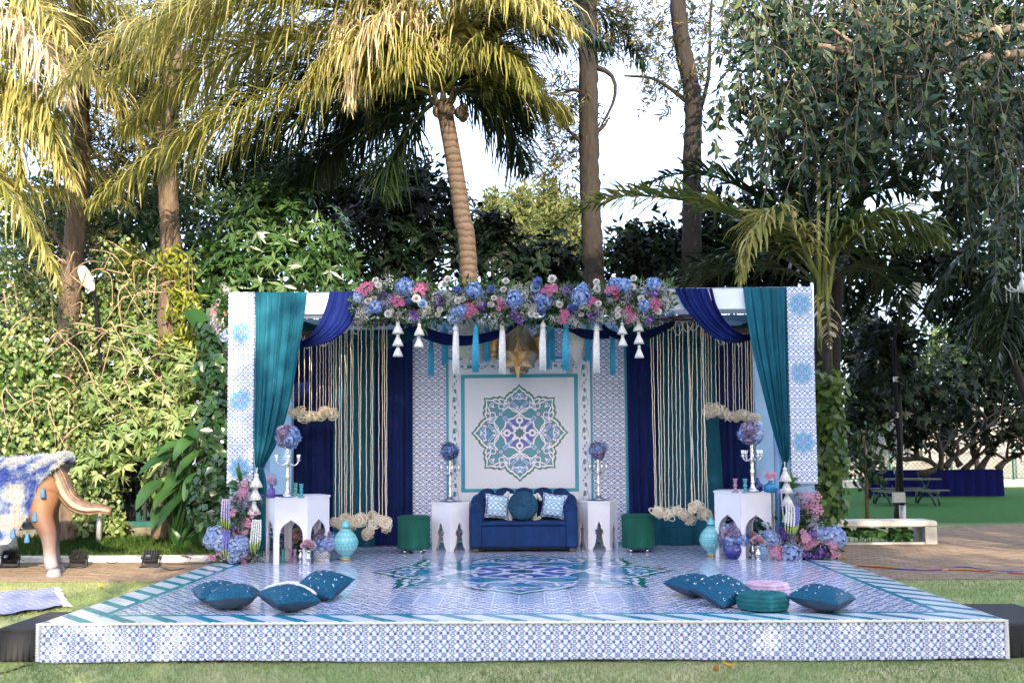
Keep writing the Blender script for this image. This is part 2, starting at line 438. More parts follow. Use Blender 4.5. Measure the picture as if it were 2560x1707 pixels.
def m_vineside(cx):
    def f(t):
        x, y, z = xyz(t, worldco(t)); d = vine_border(t, (x-cx)/.085, z/.44); return mixc(t, d.inside(.06), (.60, .62, .73), (.01, .15, .20))
    return f
def m_vinetop(t):
    x, y, z = xyz(t, worldco(t)); d = vine_border(t, (z-2.80)/.085, x/.44); return mixc(t, d.inside(.06), (.60, .62, .73), (.01, .15, .20))
M['vine_l'] = print_mat('printed_vine_border_left', m_vineside(-.955), .3, coat=.2)
M['vine_r'] = print_mat('printed_vine_border_right', m_vineside(.862), .3, coat=.2)
M['vine_t'] = print_mat('printed_vine_border_top', m_vinetop, .3, coat=.2)
M['pil_l'] = print_mat('printed_pillar_left', m_pillar(-3.41, 2.25), .5)
M['pil_r'] = print_mat('printed_pillar_right', m_pillar(3.37, 3.34), .5)
M['teal'] = mat('teal_paint', TEAL, .35, .06)
M['white'] = mat('white_paint', (.70, .69, .74), .38, .03, 3, bmp=.03)
M['bluecloth'] = mat('light_blue_cloth', (.30, .48, .70), .75, .10, 2.5, bmp=.08, bscale=40)
M['whitecloth'] = mat('white_cloth', (.70, .74, .82), .75, .06, 2.5, bmp=.08, bscale=40)
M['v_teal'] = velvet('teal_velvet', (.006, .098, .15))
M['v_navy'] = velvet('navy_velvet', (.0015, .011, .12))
M['v_navy2'] = velvet('shaded_navy_velvet', (.001, .009, .075))  # darker copy of the navy, shade at the rear put into the colour
M['v_teal2'] = velvet('shaded_teal_velvet', (.003, .065, .10))  # darker copy of the teal, rear shade put into the colour
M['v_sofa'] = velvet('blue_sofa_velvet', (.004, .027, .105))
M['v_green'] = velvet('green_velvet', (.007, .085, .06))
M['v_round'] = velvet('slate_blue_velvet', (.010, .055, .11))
M['v_pink'] = velvet('pink_velvet', (.62, .42, .52))
M['v_tealc'] = velvet('teal_cushion_velvet', (.012, .12, .135))
M['cream'] = mat('cream_wool', (.66, .63, .58), .9, .08, 30)
M['tassel_w'] = mat('white_tassel_thread', (.70, .69, .70), .7, .15, 25)
M['tassel_b'] = mat('blue_tassel_thread', (.03, .30, .50), .55, .22, 25)
M['tassel_g'] = mat('grey_tassel_thread', (.42, .43, .43), .7, .15, 25)
M['tassel_c'] = mat('cotton_tassel', (.66, .64, .61), .9, .15, 40, bmp=.5, bscale=120)
M['silver'] = mat('silver_mercury_glass', (.62, .61, .63), .16, .15, 40, metal=1, bmp=.3, bscale=70)
M['chrome'] = mat('chrome', (.75, .75, .77), .12, 0, metal=1)
M['brass'] = mat('brass', (.66, .42, .18), .42, .15, 18, metal=.85, bmp=.15, bscale=80)
M['brass_dk'] = mat('dark_brass', (.26, .18, .10), .38, .22, 12, metal=1, bmp=.15)
M['brass_glass'] = mat('smoky_glass', (.36, .30, .27), .15, .1, 10, metal=.3)
M['black'] = mat('black_plastic', (.012, .012, .014), .4, .2, 20)
M['blackcloth'] = mat('black_cloth', (.022, .022, .026), .9, .25, 9, bmp=.2)
M['darkwood'] = mat('dark_wood', (.03, .024, .022), .4, .2, 12)
M['cord'] = mat('cream_jasmine_string', (.84, .77, .60), .8, .12, 60)
M['bead'] = mat('orange_bead', (.78, .27, .07), .6, .15, 60)
M['twig'] = mat('brown_twig', (.09, .05, .03), .9, .3, 30)
# ------------------------------------------------------------------ ground
def m_lawn(t):
    v = worldco(t); x, y, z = xyz(t, v)
    n = noise(t, 1.1, 5, .6, v); n2 = noise(t, 22, 4, .7, v); n3 = noise(t, .35, 2, .5, v)
    dry = mixc(t, n2, (.36, .34, .16), (.56, .50, .29))
    grn = mixc(t, n2, (.19, .27, .09), (.33, .40, .17))
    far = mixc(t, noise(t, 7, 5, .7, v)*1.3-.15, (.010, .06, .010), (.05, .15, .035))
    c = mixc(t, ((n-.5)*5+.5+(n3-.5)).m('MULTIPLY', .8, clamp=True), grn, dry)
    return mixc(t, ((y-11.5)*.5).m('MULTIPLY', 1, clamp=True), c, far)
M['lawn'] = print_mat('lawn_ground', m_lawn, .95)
M['soil'] = mat('soil', (.045, .032, .02), .95, .3, 8, bmp=.6, bscale=30)
def m_paver(c0, c1):
    def f(t):
        oi = t.nodes.new('ShaderNodeObjectInfo'); v = worldco(t); n = noise(t, 18, 4, .65, v); w_ = noise(t, 5.0, 1, .5, v)
        return mixc(t, n*.55+(w_-.5)*.9+.2, c0, c1)
    return f
M['paver'] = print_mat('concrete_paver', m_paver((.17, .12, .08), (.37, .28, .20)), .88, bmp=.25)
M['joint'] = mat('paver_joint_sand', (.05, .04, .03), .95, .3, 14)
M['kerb'] = mat('white_kerb_paint', (.62, .61, .58), .8, .18, 7, bmp=.3, bscale=20)
g = MB(); n = 40
def gz(x, y): return 0.0
g.grid(lambda u, v: (-120+240*u, -60+220*v, 0), 25, 23, smooth=False)
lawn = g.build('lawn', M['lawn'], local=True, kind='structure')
def slab(name, poly, z, m_, kind='structure'):
    b = MB(); b.add([(x, y, z) for x, y in poly], [tuple(range(len(poly)))]); return b.build(name, m_, local=True, kind=kind)
# each paved strip: the joint bed is the sheet, the pavers stand 6 mm proud of it
def in_poly(x, y, P):
    c = False; j = len(P)-1
    for i in range(len(P)):
        if (P[i][1] > y) != (P[j][1] > y) and x < (P[j][0]-P[i][0])*(y-P[i][1])/(P[j][1]-P[i][1])+P[i][0]: c = not c
        j = i
    return c
def paving(name, poly, box_, near, lbl):
    bed = slab(name, poly, .004, M['joint'])
    L, Wd, gap = .236, .116, .013
    pm = MB(); hx, hy = (L-gap)/2, (Wd-gap)/2
    pm.box((-hx, -hy, -.03), (hx, hy, .0), bev=.004); me = pm.mesh('paver', M['paver'])
    cells = []
    j = 0; y = box_[1]
    while y < box_[3]:
        x = box_[0]+(L/2 if j % 2 else 0)
        while x < box_[2]:
            if all(in_poly(x+a*hx, y+b*hy, poly) for a in (-1, 1) for b in (-1, 1)): cells.append((x, y))
            x += L
        y += Wd; j += 1
    cells.sort(key=lambda c: (c[0]-near[0])**2+(c[1]-near[1])**2)
    for (x, y) in cells[:150]: put('paver', me, bed, (x, y, .0115+random.uniform(-.0015, .0015)), (random.uniform(-.006, .006), random.uniform(-.004, .004), random.uniform(-.01, .01)))
    rest = MB()
    for (x, y) in cells[150:]:
        z = .0115+random.uniform(-.0015, .0015); rest.box((x-hx, y-hy, z-.02), (x+hx, y+hy, z))
    if cells[150:]: rest.build('far_pavers', M['paver'], bed, kind='stuff')
PATH_L = [(-13, 4.55), (-3.69, 4.55), (-3.69, 6.62), (-13, 6.62)]
PATH_R = [(3.69, 4.35), (17, 4.35), (17, 13.2), (9.6, 12.6), (7.05, 11.4), (7.05, 8.8), (3.69, 8.6)]
paving('path_left', PATH_L, (-9, 4.62, -3.6, 6.6), (-5.2, 4.5), '')
paving('path_right', PATH_R, (3.75, 4.42, 16, 13), (5.6, 4.4), '')
b = MB(); b.box((-13, 6.62, 0), (-3.3, 6.78, .10), bev=.015); b.build('kerb', M['kerb'], local=True, kind='structure')
# raised grass bed behind the kerb
b = MB()
b.grid(lambda u, v: (-13+9.6*u, 6.78+1.75*v, .07+.05*math.sin(u*40)*v+.06*v), 40, 6); b.build('grass_bank', M['lawn'], local=True, kind='structure')

# ------------------------------------------------------------------ stage
st = thing('stage_platform', 'low white stage printed all over with blue floral tiles and striped teal edges', 'stage', (0, 3.05, 0))
b = MB(); b.box((-3.655, .005, .02), (3.655, 6.1, .30)); b.build('platform_base', M['blackcloth'], st)
b = MB(); b.add([(-3.66, 0, SZ), (3.66, 0, SZ), (3.66, 6.1, SZ), (-3.66, 6.1, SZ)], [(0, 1, 2, 3)]); b.build('printed_floor', M['deck'], st)
def skirt(u, v):
    x = -3.675+7.35*u; wv = .006*math.sin(x*9)+.004*math.sin(x*23+1)+.003*math.sin(x*51)
    return (x, -.012-(.012+wv)*(1-v)-.003*math.sin(x*37), .018+.286*v+.008*math.sin(x*2.1)*(1-v))
b = MB(); b.grid(skirt, 260, 6); b.build('front_skirt', M['skirt'], st)
for s in (-1, 1):
    b = MB(); b.grid(lambda u, v: (s*(3.668+.006*math.sin(u*90)*(1-v)), -.01+6.1*u, .02+.285*v), 90, 3); b.build('side_skirt', M['whitecloth'], st)
M['lace'] = mat('white_lace', (.80, .79, .79), .85, .08, 60, bmp=.8, bscale=140)
b = MB()
lp = [(-3.672+7.344*i/300, -.016+.003*math.sin(i*1.7), SZ-.006+.003*math.sin(i*2.3)) for i in range(301)]
b.tube(lp, [.011+.002*math.sin(i*2.9) for i in range(301)], 6); b.build('lace_trim', M['lace'], st)
for x in (-3.672, 3.672):
    b = MB(); b.tube([(x, -.02, .02+.285*i/40) for i in range(41)], [.014+.004*math.sin(i*2.1) for i in range(41)], 6); b.build('lace_corner_trim', M['lace'], st)
# black step boxes at each end
def stepbox(x0, x1, y0, y1, z, lbl):
    b = MB()
    def f(u, v):                               # draped cloth over a box
        return (0, 0, 0)
    b.box((x0, y0, 0.004), (x1, y1, z), bev=.015)
    for i in range(7):
        xx = x0+(x1-x0)*(i+.5)/7; b.tube([(xx, y0-.001, .01), (xx+.01, y0+.004, z-.03)], [.012, .004], 5)
    return b.build('step_box', M['blackcloth'], label=lbl, cat='step', group='black step boxes beside the stage')
stepbox(-4.02, -3.70, .03, .80, .262, 'black cloth covered step box at left end of the stage')
stepbox(-4.55, -4.04, .02, .50, .13, 'low black cloth step at the far left edge, below the taller box')
stepbox(3.70, 4.25, .06, 1.0, .262, 'black cloth covered step box at right end of the stage')

# ------------------------------------------------------------------ backdrop and canopy
bd = thing('backdrop_wall', 'printed floral backdrop wall with big teal medallion board behind the sofa', 'backdrop', (-.05, 5.86, SZ))
def panel(name, x0, x1, z0, z1, y, m_, th=.02):
    b = MB(); b.box((x0, y, z0), (x1, y+th, z1)); return b.build(name, m_, bd)
b = MB(); b.box((-1.60, 5.865, SZ+.001), (1.47, 5.92, 3.36)); b.build('backing_board', M['whitecloth'], bd)
panel('print_panel', -1.545, -1.075, SZ+.042, 3.34, 5.845, M['backprint'])
panel('print_panel', .975, 1.425, SZ+.042, 3.34, 5.845, M['backprint'])
panel('print_panel', -1.04, .945, 2.93, 3.34, 5.845, M['backprint'])
panel('print_panel', -1.04, .945, SZ+.042, .835, 5.845, M['backprint'])
for x0, x1 in ((-1.60, -1.545), (1.425, 1.475)): panel('edge_strip', x0, x1, SZ+.002, 3.355, 5.84, M['teal'], .024)
for x0, x1 in ((-1.075, -1.04), (.945, .975)): panel('divider_strip', x0, x1, SZ+.042, 3.34, 5.842, M['teal'], .022)
panel('base_strip', -1.544, 1.424, SZ+.002, SZ+.04, 5.842, M['teal'], .022)
for z0, z1 in ((2.895, 2.93), (.835, .865)): panel('divider_strip', -1.039, .944, z0, z1, 5.842, M['teal'], .022)
panel('vine_border', -1.039, -.868, .866, 2.894, 5.845, M['vine_l'])
panel('vine_border', .774, .944, .866, 2.894, 5.845, M['vine_r'])
panel('vine_border', -.867, .773, 2.686, 2.894, 5.845, M['vine_t'])
panel('white_panel', -.867, .773, .866, 1.040, 5.845, M['white'])
for x0, x1 in ((-.867, -.815), (.722, .773)): panel('medallion_frame', x0, x1, 1.041, 2.685, 5.840, M['teal'], .024)
panel('medallion_frame', -.814, .721, 2.636, 2.685, 5.840, M['teal'], .024)
panel('medallion_frame', -.814, .721, 1.041, 1.088, 5.840, M['teal'], .024)
panel('medallion_board', -.814, .721, 1.089, 2.635, 5.845, M['center'])

M['roofc'] = leafmat('white_roof_cloth', [(.1, (.60, .66, .76)), (.9, (.66, .70, .78))], .8, .28, .1)
cf = thing('canopy_frame', 'cloth covered box beams and posts of the open stage canopy', 'canopy', (0, 4.9, SZ))
def beam(name, a, b_, m_='bluecloth'):
    b = MB(); b.box(a, b_, bev=.008); return b.build(name, M[m_], cf)
beam('front_beam', (-3.09, 4.06, 3.295), (3.06, 4.22, 3.548), 'whitecloth')
beam('rear_beam', (-3.3, 5.93, 3.37), (3.3, 6.03, 3.50))
beam('inner_beam', (-3.05, 5.55, 3.30), (3.02, 5.60, 3.36))
for x in (-3.34, 3.18): beam('side_beam', (x, 4.23, 3.30), (x+.14, 5.92, 3.50))
for x in (-1.9, -.6, .75, 2.0): beam('cross_bar', (x, 4.225, 3.42), (x+.04, 5.925, 3.46))
beam('front_post', (-3.545, 4.075, SZ+.001), (-3.10, 4.23, 3.29)); beam('front_post', (3.07, 4.075, SZ+.001), (3.50, 4.23, 3.29))
p0, p1 = aY(668, 1250, 5.5), aY(728, 1250, 5.5); beam('rear_post', (p0.x, 5.5, SZ+.001), (p1.x, 5.62, 3.29))
p0, p1 = aY(1893, 1250, 5.5), aY(1934, 1250, 5.5); beam('rear_post', (p0.x, 5.5, SZ+.001), (p1.x+.02, 5.62, 3.29))
b = MB(); b.add([(-3.3, 4.05, 3.56), (3.3, 4.05, 3.56), (3.3, 6.03, 3.53), (-3.3, 6.03, 3.53)], [(0, 1, 2, 3)]); b.build('roof_cloth', M['roofc'], cf)
# printed pillars hang in front of the posts
b = MB(); b.box((-3.568, 4.03, 1.205), (-3.248, 4.07, 3.572), bev=.006); b.build('printed_pillar', M['pil_l'], label='sunlit white pillar panel with blue floral print, left side of the stage', cat='pillar', group='printed pillars')
b = MB(); b.box((3.215, 4.03, 1.185), (3.527, 4.07, 3.555), bev=.006); b.build('printed_pillar', M['pil_r'], label='shaded pillar panel with blue floral print, right side beside the leafy vine', cat='pillar', group='printed pillars')

# ------------------------------------------------------------------ cloth
def cloth(name, E0, E1, m_, nf, amp, label, n=70, m2=None, seed=0, sag=0, out_=(0, -1, 0), taper=None, cat='drape', group=None, jit=.6):
    """sheet between two edge curves; folds run along the curves"""
    rs = random.Random(seed); A = spline(E0, n); B = spline(E1, n); ns = max(8, nf*8)
    ph = []; a_ = 0
    for i in range(ns+1): ph.append(a_); a_ += 2*math.pi*nf/ns*(1+jit*math.sin(i*.9+seed))
    am = [amp*(.62+.38*math.sin(i*1.3/ns*nf*2+seed*2)+.3*math.sin(i*.37+seed)) for i in range(ns+1)]
    ov = Vector(out_)
    def f(u, v):
        i = min(n-1, round(v*(n-1))); k = min(ns, round(u*ns)); s = u
        tp = taper(v) if taper else 1
        fold = math.sin(ph[k]+.25*math.sin(v*5+seed+k*.05))*am[k]*tp
        fold += .25*am[k]*math.sin(v*17+k*.8+seed)*tp*.4
        p = A[i].lerp(B[i], s)
        return p+ov*(fold+sag*math.sin(math.pi*s))+Vector((0, 0, 0))
    b = MB(); b.grid(f, ns+1, n)
    return b.build(name, M[m_], label=label, cat=cat, group=group)
YF = 4.02
def D(L, Y): return [dY(*(q if len(q) > 2 else (*q, Y))) for q in L]
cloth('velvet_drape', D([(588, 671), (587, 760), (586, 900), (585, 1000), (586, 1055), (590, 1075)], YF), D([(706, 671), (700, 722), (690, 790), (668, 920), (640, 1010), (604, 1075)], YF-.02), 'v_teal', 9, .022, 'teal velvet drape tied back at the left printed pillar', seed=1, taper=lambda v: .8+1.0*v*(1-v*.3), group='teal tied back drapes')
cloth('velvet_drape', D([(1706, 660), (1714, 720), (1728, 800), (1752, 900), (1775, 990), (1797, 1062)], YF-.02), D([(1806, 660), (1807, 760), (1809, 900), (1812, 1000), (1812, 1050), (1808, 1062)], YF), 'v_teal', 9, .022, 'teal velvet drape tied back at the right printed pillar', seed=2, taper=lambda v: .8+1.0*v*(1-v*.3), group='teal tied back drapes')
cloth('drape_tail', D([(590, 1076), (584, 1110), (582, 1180), (584, 1275)], YF), D([(604, 1076), (612, 1110), (612, 1180), (616, 1275)], YF), 'v_teal', 4, .02, 'gathered teal tail of cloth below the left tie, behind the white tassels', n=24, seed=3, group='teal drape tails')
cloth('drape_tail', D([(1797, 1063), (1790, 1100), (1790, 1180), (1790, 1270)], YF), D([(1808, 1063), (1812, 1100), (1816, 1180), (1818, 1270)], YF), 'v_teal', 4, .02, 'gathered teal tail of cloth below the right tie, behind the white tassels', n=24, seed=4, group='teal drape tails')
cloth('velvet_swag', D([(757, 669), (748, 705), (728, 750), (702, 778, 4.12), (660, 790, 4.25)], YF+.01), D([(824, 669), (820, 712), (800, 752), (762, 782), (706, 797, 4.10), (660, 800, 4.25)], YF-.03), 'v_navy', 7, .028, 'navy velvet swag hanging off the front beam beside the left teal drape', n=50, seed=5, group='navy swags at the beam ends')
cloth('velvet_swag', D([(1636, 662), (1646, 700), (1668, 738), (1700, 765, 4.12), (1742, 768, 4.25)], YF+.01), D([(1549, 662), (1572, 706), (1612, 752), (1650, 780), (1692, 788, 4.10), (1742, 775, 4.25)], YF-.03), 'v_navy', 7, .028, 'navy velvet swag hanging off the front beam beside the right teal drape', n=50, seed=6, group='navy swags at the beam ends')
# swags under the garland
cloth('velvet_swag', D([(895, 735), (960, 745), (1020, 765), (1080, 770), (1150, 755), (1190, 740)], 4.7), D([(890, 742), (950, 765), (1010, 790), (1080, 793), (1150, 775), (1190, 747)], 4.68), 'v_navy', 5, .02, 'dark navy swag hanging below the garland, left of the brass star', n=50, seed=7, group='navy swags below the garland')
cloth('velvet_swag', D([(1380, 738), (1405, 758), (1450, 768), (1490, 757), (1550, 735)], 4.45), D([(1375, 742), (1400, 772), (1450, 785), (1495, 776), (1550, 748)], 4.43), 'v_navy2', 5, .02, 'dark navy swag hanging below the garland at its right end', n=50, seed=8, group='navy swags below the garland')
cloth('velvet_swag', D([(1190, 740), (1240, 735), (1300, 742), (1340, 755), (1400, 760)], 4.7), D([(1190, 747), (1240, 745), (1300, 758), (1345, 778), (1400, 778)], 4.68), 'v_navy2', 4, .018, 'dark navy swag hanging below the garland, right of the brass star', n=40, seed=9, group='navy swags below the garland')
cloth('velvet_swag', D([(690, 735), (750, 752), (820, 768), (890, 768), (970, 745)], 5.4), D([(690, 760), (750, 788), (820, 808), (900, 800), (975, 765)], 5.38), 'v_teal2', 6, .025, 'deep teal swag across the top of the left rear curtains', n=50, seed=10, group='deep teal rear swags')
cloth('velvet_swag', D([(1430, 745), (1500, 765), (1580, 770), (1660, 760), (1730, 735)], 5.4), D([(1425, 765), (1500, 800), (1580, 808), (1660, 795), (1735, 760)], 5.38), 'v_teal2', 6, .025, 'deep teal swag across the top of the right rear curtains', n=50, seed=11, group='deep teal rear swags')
# rear curtains
def curtain(x0t, x1t, x0b, x1b, Y, m_, nf, lbl, seed, amp=.03):
    zt, zb = 3.36, SZ+.012
    a = aY(x0t*K, 900*K, Y).x; c = aY(x1t*K, 900*K, Y).x; a2 = aY(x0b*K, 1200*K, Y).x; c2 = aY(x1b*K, 1200*K, Y).x
    cloth('rear_curtain', [(a, Y, zt), ((a+a2)/2, Y, 1.8), (a2, Y, zb)], [(c, Y, zt), ((c+c2)/2, Y, 1.8), (c2, Y, zb)], m_, nf, amp, lbl, n=30, seed=seed, cat='curtain', group='rear velvet curtains', taper=lambda v: .5+.6*v)
curtain(640, 772, 640, 772, 5.80, 'v_navy2', 7, 'navy velvet rear curtain at far left behind the short jasmine strings', 21)
curtain(766, 862, 764, 860, 5.70, 'v_teal2', 4, 'teal velvet rear curtain behind the left jasmine strings', 22)
curtain(855, 948, 855, 947, 5.80, 'v_navy2', 6, 'navy velvet rear curtain just left of the printed backdrop', 23, .035)
curtain(1440, 1545, 1446, 1560, 5.80, 'v_navy2', 6, 'navy velvet rear curtain just right of the printed backdrop', 24, .035)
curtain(1528, 1640, 1500, 1668, 5.70, 'v_teal2', 5, 'teal velvet rear curtain behind the right jasmine strings', 25)
curtain(1630, 1790, 1635, 1800, 5.80, 'v_navy2', 8, 'navy velvet rear curtain at far right behind the short jasmine strings', 26)
# dark cloth closing the back and sides of the booth
b = MB(); b.box((-3.4, 6.04, SZ+.001), (3.4, 6.06, 3.52)); b.build('rear_cloth', M['v_navy2'], cf)
# ------------------------------------------------------------------ jasmine strings
def coil_mesh(seed, r=.054, turns=13):
    rs = random.Random(seed); b = MB(); pts = []
    for k in range(turns):
        tx, ty = rs.uniform(-1.8, 1.8), rs.uniform(-1.6, 1.6); rr = r*rs.uniform(.45, 1.2); cx, cz = rs.uniform(-.022, .022), rs.uniform(-.024, .024); cy = rs.uniform(-.03, .03)
        for i in range(13):
            a = 2*math.pi*i/13; x = rr*math.cos(a); z = rr*math.sin(a)
            pts.append((cx+x, cy+x*tx*.5+z*ty*.5, cz+z-r*.9))
    b.tube(pts, .0042, 4); cordb = b
    b2 = MB()
    for p in pts[::5]:
        b2.ball((p[0], p[1]-.004, p[2]), .006, 5, 3)
    return cordb.mesh('coil', M['cord']), b2.mesh('coil_beads', M['bead'])
COILS = [coil_mesh(i) for i in range(6)]
def jstring(x0, y0, x1, y1, Y, lbl, grp, seed, slack=.004, dbl=False):
    rs = random.Random(seed); a = dY(x0, y0, Y); c = dY(x1, y1, Y)
    if a.z < c.z: a, c = c, a
    t = thing('jasmine_string', lbl, 'flower string', c, grp)
    n = 26; pts = []
    for i in range(n):
        f = i/(n-1); p = a.lerp(c, f); pts.append(p+Vector((rs.uniform(-1, 1)*slack, rs.uniform(-1, 1)*slack, 0)))
    b = MB(); b.tube(pts, .0045, 4, cap=False); b.build('cord', M['cord'], t)
    bb = MB(); L = (a-c).length; k = int(L/.092); ph = rs.random()
    for i in range(k):
        f = (i+ph)/k; q = f*(n-1); j = min(n-2, int(q)); p = pts[j].lerp(pts[j+1], q-j)
        bb.ball((p.x+rs.uniform(-.004, .004), p.y-.004, p.z), .0068*rs.uniform(.7, 1.1), 5, 4, sq=(1.1, 1, .9))
    bb.build('beads', M['bead'], t, kind='stuff')
    cm, cb = COILS[seed % 6]; rz = (rs.uniform(-.5, .5), rs.uniform(-.8, .8), rs.uniform(-1.3, 1.3)); s = rs.uniform(.85, 1.12)
    o = put('coil', cm, t, (0, 0, 0), rz, s); put('coil_beads', cb, o, kind='stuff')
    return t
ORD = 'first second third fourth fifth sixth seventh eighth ninth tenth eleventh twelfth thirteenth fourteenth fifteenth sixteenth seventeenth'.split()
def rank(L, i): return ORD[sorted(range(len(L)), key=lambda k: L[k][0]).index(i)]
def zx(v, o): return (o+v/4.052)/K
LF = [(1460, 1452, 1000), (1495, 1490, 1010), (1512, 1515, 1040), (1550, 1548, 960), (1572, 1566, 985), (1610, 1608, 990), (1632, 1626, 1020), (1682, 1705, 960), (1718, 1700, 1000), (1765, 1768, 1115), (1812, 1815, 955), (1832, 1830, 1045), (1893, 1893, 970), (1928, 1930, 1010), (1945, 1962, 1000), (1972, 1972, 1060)]
for i, (xt, xb, yb) in enumerate(LF):
    jstring(zx(xt, 480), 745+random.uniform(-4, 6), zx(xb, 480), (1060+(yb-40)/4.052)/K, 4.78+.22*math.sin(i*2.1), rank(LF, i)+' from left of the long jasmine strings with coiled ends, left bunch', 'left long jasmine strings', i)
LB = [(1030, 1410), (1085, 1405), (1140, 1430), (1192, 1450), (1212, 1445), (1265, 1440), (1298, 1425), (1330, 1430), (1356, 1390), (1390, 1400), (1412, 1415), (1435, 1440), (985, 1390)]
for i, (x, yb) in enumerate(LB):
    jstring(zx(x, 480), 775, zx(x-2, 480), (680+(yb-10)/4.052)/K, 5.2+.12*math.sin(i*1.7), rank(LB, i)+' from left of the short jasmine strings behind the left teal drape', 'left short jasmine strings', 40+i, .003)
RF = [(345, 400, 860), (372, 412, 880), (415, 450, 870), (445, 468, 880), (475, 500, 870), (530, 535, 890), (560, 580, 870), (600, 620, 860), (640, 655, 885), (672, 705, 930), (722, 775, 830), (730, 800, 820), (780, 760, 950), (812, 838, 810), (860, 875, 890), (880, 905, 880), (868, 930, 890)]
for i, (xt, xb, yb) in enumerate(RF):
    jstring(zx(xt, 1540), 742+random.uniform(-4, 6), zx(xb, 1540), (1060+(yb-10)/4.052)/K, 4.72+.22*math.sin(i*2.3), rank(RF, i)+' from left of the long jasmine strings with coiled ends, right bunch', 'right long jasmine strings', 80+i)
RB = [(905, 1390), (930, 1400), (960, 1370), (1005, 1365), (1040, 1400), (1095, 1410), (1125, 1420), (1180, 1440), (1202, 1450), (1240, 1440), (1272, 1420), (1310, 1440), (1332, 1470), (1362, 1480), (1386, 1470)]
for i, (x, yb) in enumerate(RB):
    jstring(zx(x, 1540), 765, zx(x+10, 1540), (680+(yb-10)/4.052)/K, 5.15+.12*math.sin(i*1.7), rank(RB, i)+' from left of the short jasmine strings behind the right navy swag', 'right short jasmine strings', 120+i, .003)
def hoop(c, rx, lbl, seed):
    rs = random.Random(seed); b = MB()
    for k in range(5):
        pts = [c+Vector((rx*math.cos(a)*rs.uniform(.93, 1.07), .24*math.sin(a), .02*math.sin(3*a+k)+rs.uniform(-.012, .012))) for a in [2*math.pi*i/26 for i in range(27)]]
        b.tube(pts, .008, 5)
    for k in range(26):
        a = rs.uniform(0, 6.28); p = c+Vector((rx*math.cos(a), .24*math.sin(a), 0))
        b.tube([p, p+Vector((rs.uniform(-.1, .1), rs.uniform(-.08, .08), rs.uniform(-.07, .08)))], [.006, .002], 4)
    h = b.build('twig_hoop', M['twig'], label=lbl, cat='hoop', group='twig hoops')
    for k in range(4):                             # a few slack loops of string
        b = MB(); a = rs.uniform(0, 6.28); x = rx*rs.uniform(-.8, .3); w_ = rs.uniform(.12, .25); d = rs.uniform(.1, .22)
        b.tube([c+Vector((x+w_*i/10, -.2, -d*math.sin(math.pi*i/10))) for i in range(11)], .004, 4); o = b.build('slack_loop', M['cord'], h)
hoop(dY(832, 741, 4.78), .36, 'twig hoop carrying the long jasmine strings at left', 1)
hoop(dY(1562, 738, 4.72), .40, 'twig hoop carrying the long jasmine strings at right', 2)
hoop(dY(722, 771, 5.2), .32, 'twig hoop carrying the short jasmine strings at left', 3)
hoop(dY(1668, 764, 5.15), .38, 'twig hoop carrying the short jasmine strings at right', 4)

# ------------------------------------------------------------------ tassels
def long_tassel(x, yt, yb, Y, m_, lbl, grp, wd=14):
    top = dY(x, yt, Y); bot = dY(x, yb, Y); r = (dY(x+wd/2, yb, Y)-bot).length
    t = thing('long_tassel', lbl, 'tassel', bot, grp); rs = random.Random(int(x*7+yt))
    H = top.z-bot.z
    b = MB(); b.tube([top+Vector((0, 0, .02)), Vector((top.x, top.y, max(3.30, top.z+.06)))], .003, 5); b.build('cord', M[m_], t)
    b = MB(); b.lathe([(.006, 0), (r*.5, -.006), (r*.5, -.018), (r*.3, -.025), (r*.75, -.036), (r*1.0, -.062), (r*.92, -.088), (r*.7, -.095), (r*.75, -.105)], top, 14); b.build('head', M[m_], t)
    b = MB(); n = 26
    for k in range(n):                             # threads
        a = 2*math.pi*k/n+rs.uniform(-.1, .1); q = r*rs.uniform(.78, 1.0); ex = rs.uniform(-.012, .03)
        p0 = Vector((top.x+math.cos(a)*r*.72, top.y+math.sin(a)*r*.72, top.z-.10))
        p1 = Vector((bot.x+math.cos(a)*q, bot.y+math.sin(a)*q, bot.z+H*.5)); p2 = Vector((bot.x+math.cos(a)*q*1.08, bot.y+math.sin(a)*q*1.08, bot.z+ex))
        b.tube([p0, p1, p2], [r*.15, r*.17, r*.12], 5)
    b.lathe([(r*.7, -.10), (r*.8, -.2), (r*.82, -H+.04)], top, 10, cap=False)
    b.build('skirt', M[m_], t)
G1 = 'long white tassels'; G2 = 'long blue tassels'; G3 = 'long tassels farther back'
for i, (x, yt, yb, Y, m_, lbl) in enumerate([
    (1047, 742, 860, 4.0, 'tassel_w', 'long white tassel leftmost below the garland'), (1154, 735, 858, 4.0, 'tassel_w', 'long white tassel just left of the brass star'),
    (1247, 735, 852, 4.0, 'tassel_w', 'long white tassel just right of the brass star'), (1370, 742, 857, 4.0, 'tassel_w', 'long white tassel rightmost below the garland'),
    (1093, 742, 853, 4.0, 'tassel_b', 'light blue tassel in front of the left white pierced lantern'), (1300, 735, 850, 4.0, 'tassel_b', 'light blue tassel in front of the right white lantern')]):
    long_tassel(x, yt, yb, Y, m_, lbl, G1 if m_ == 'tassel_w' else G2)
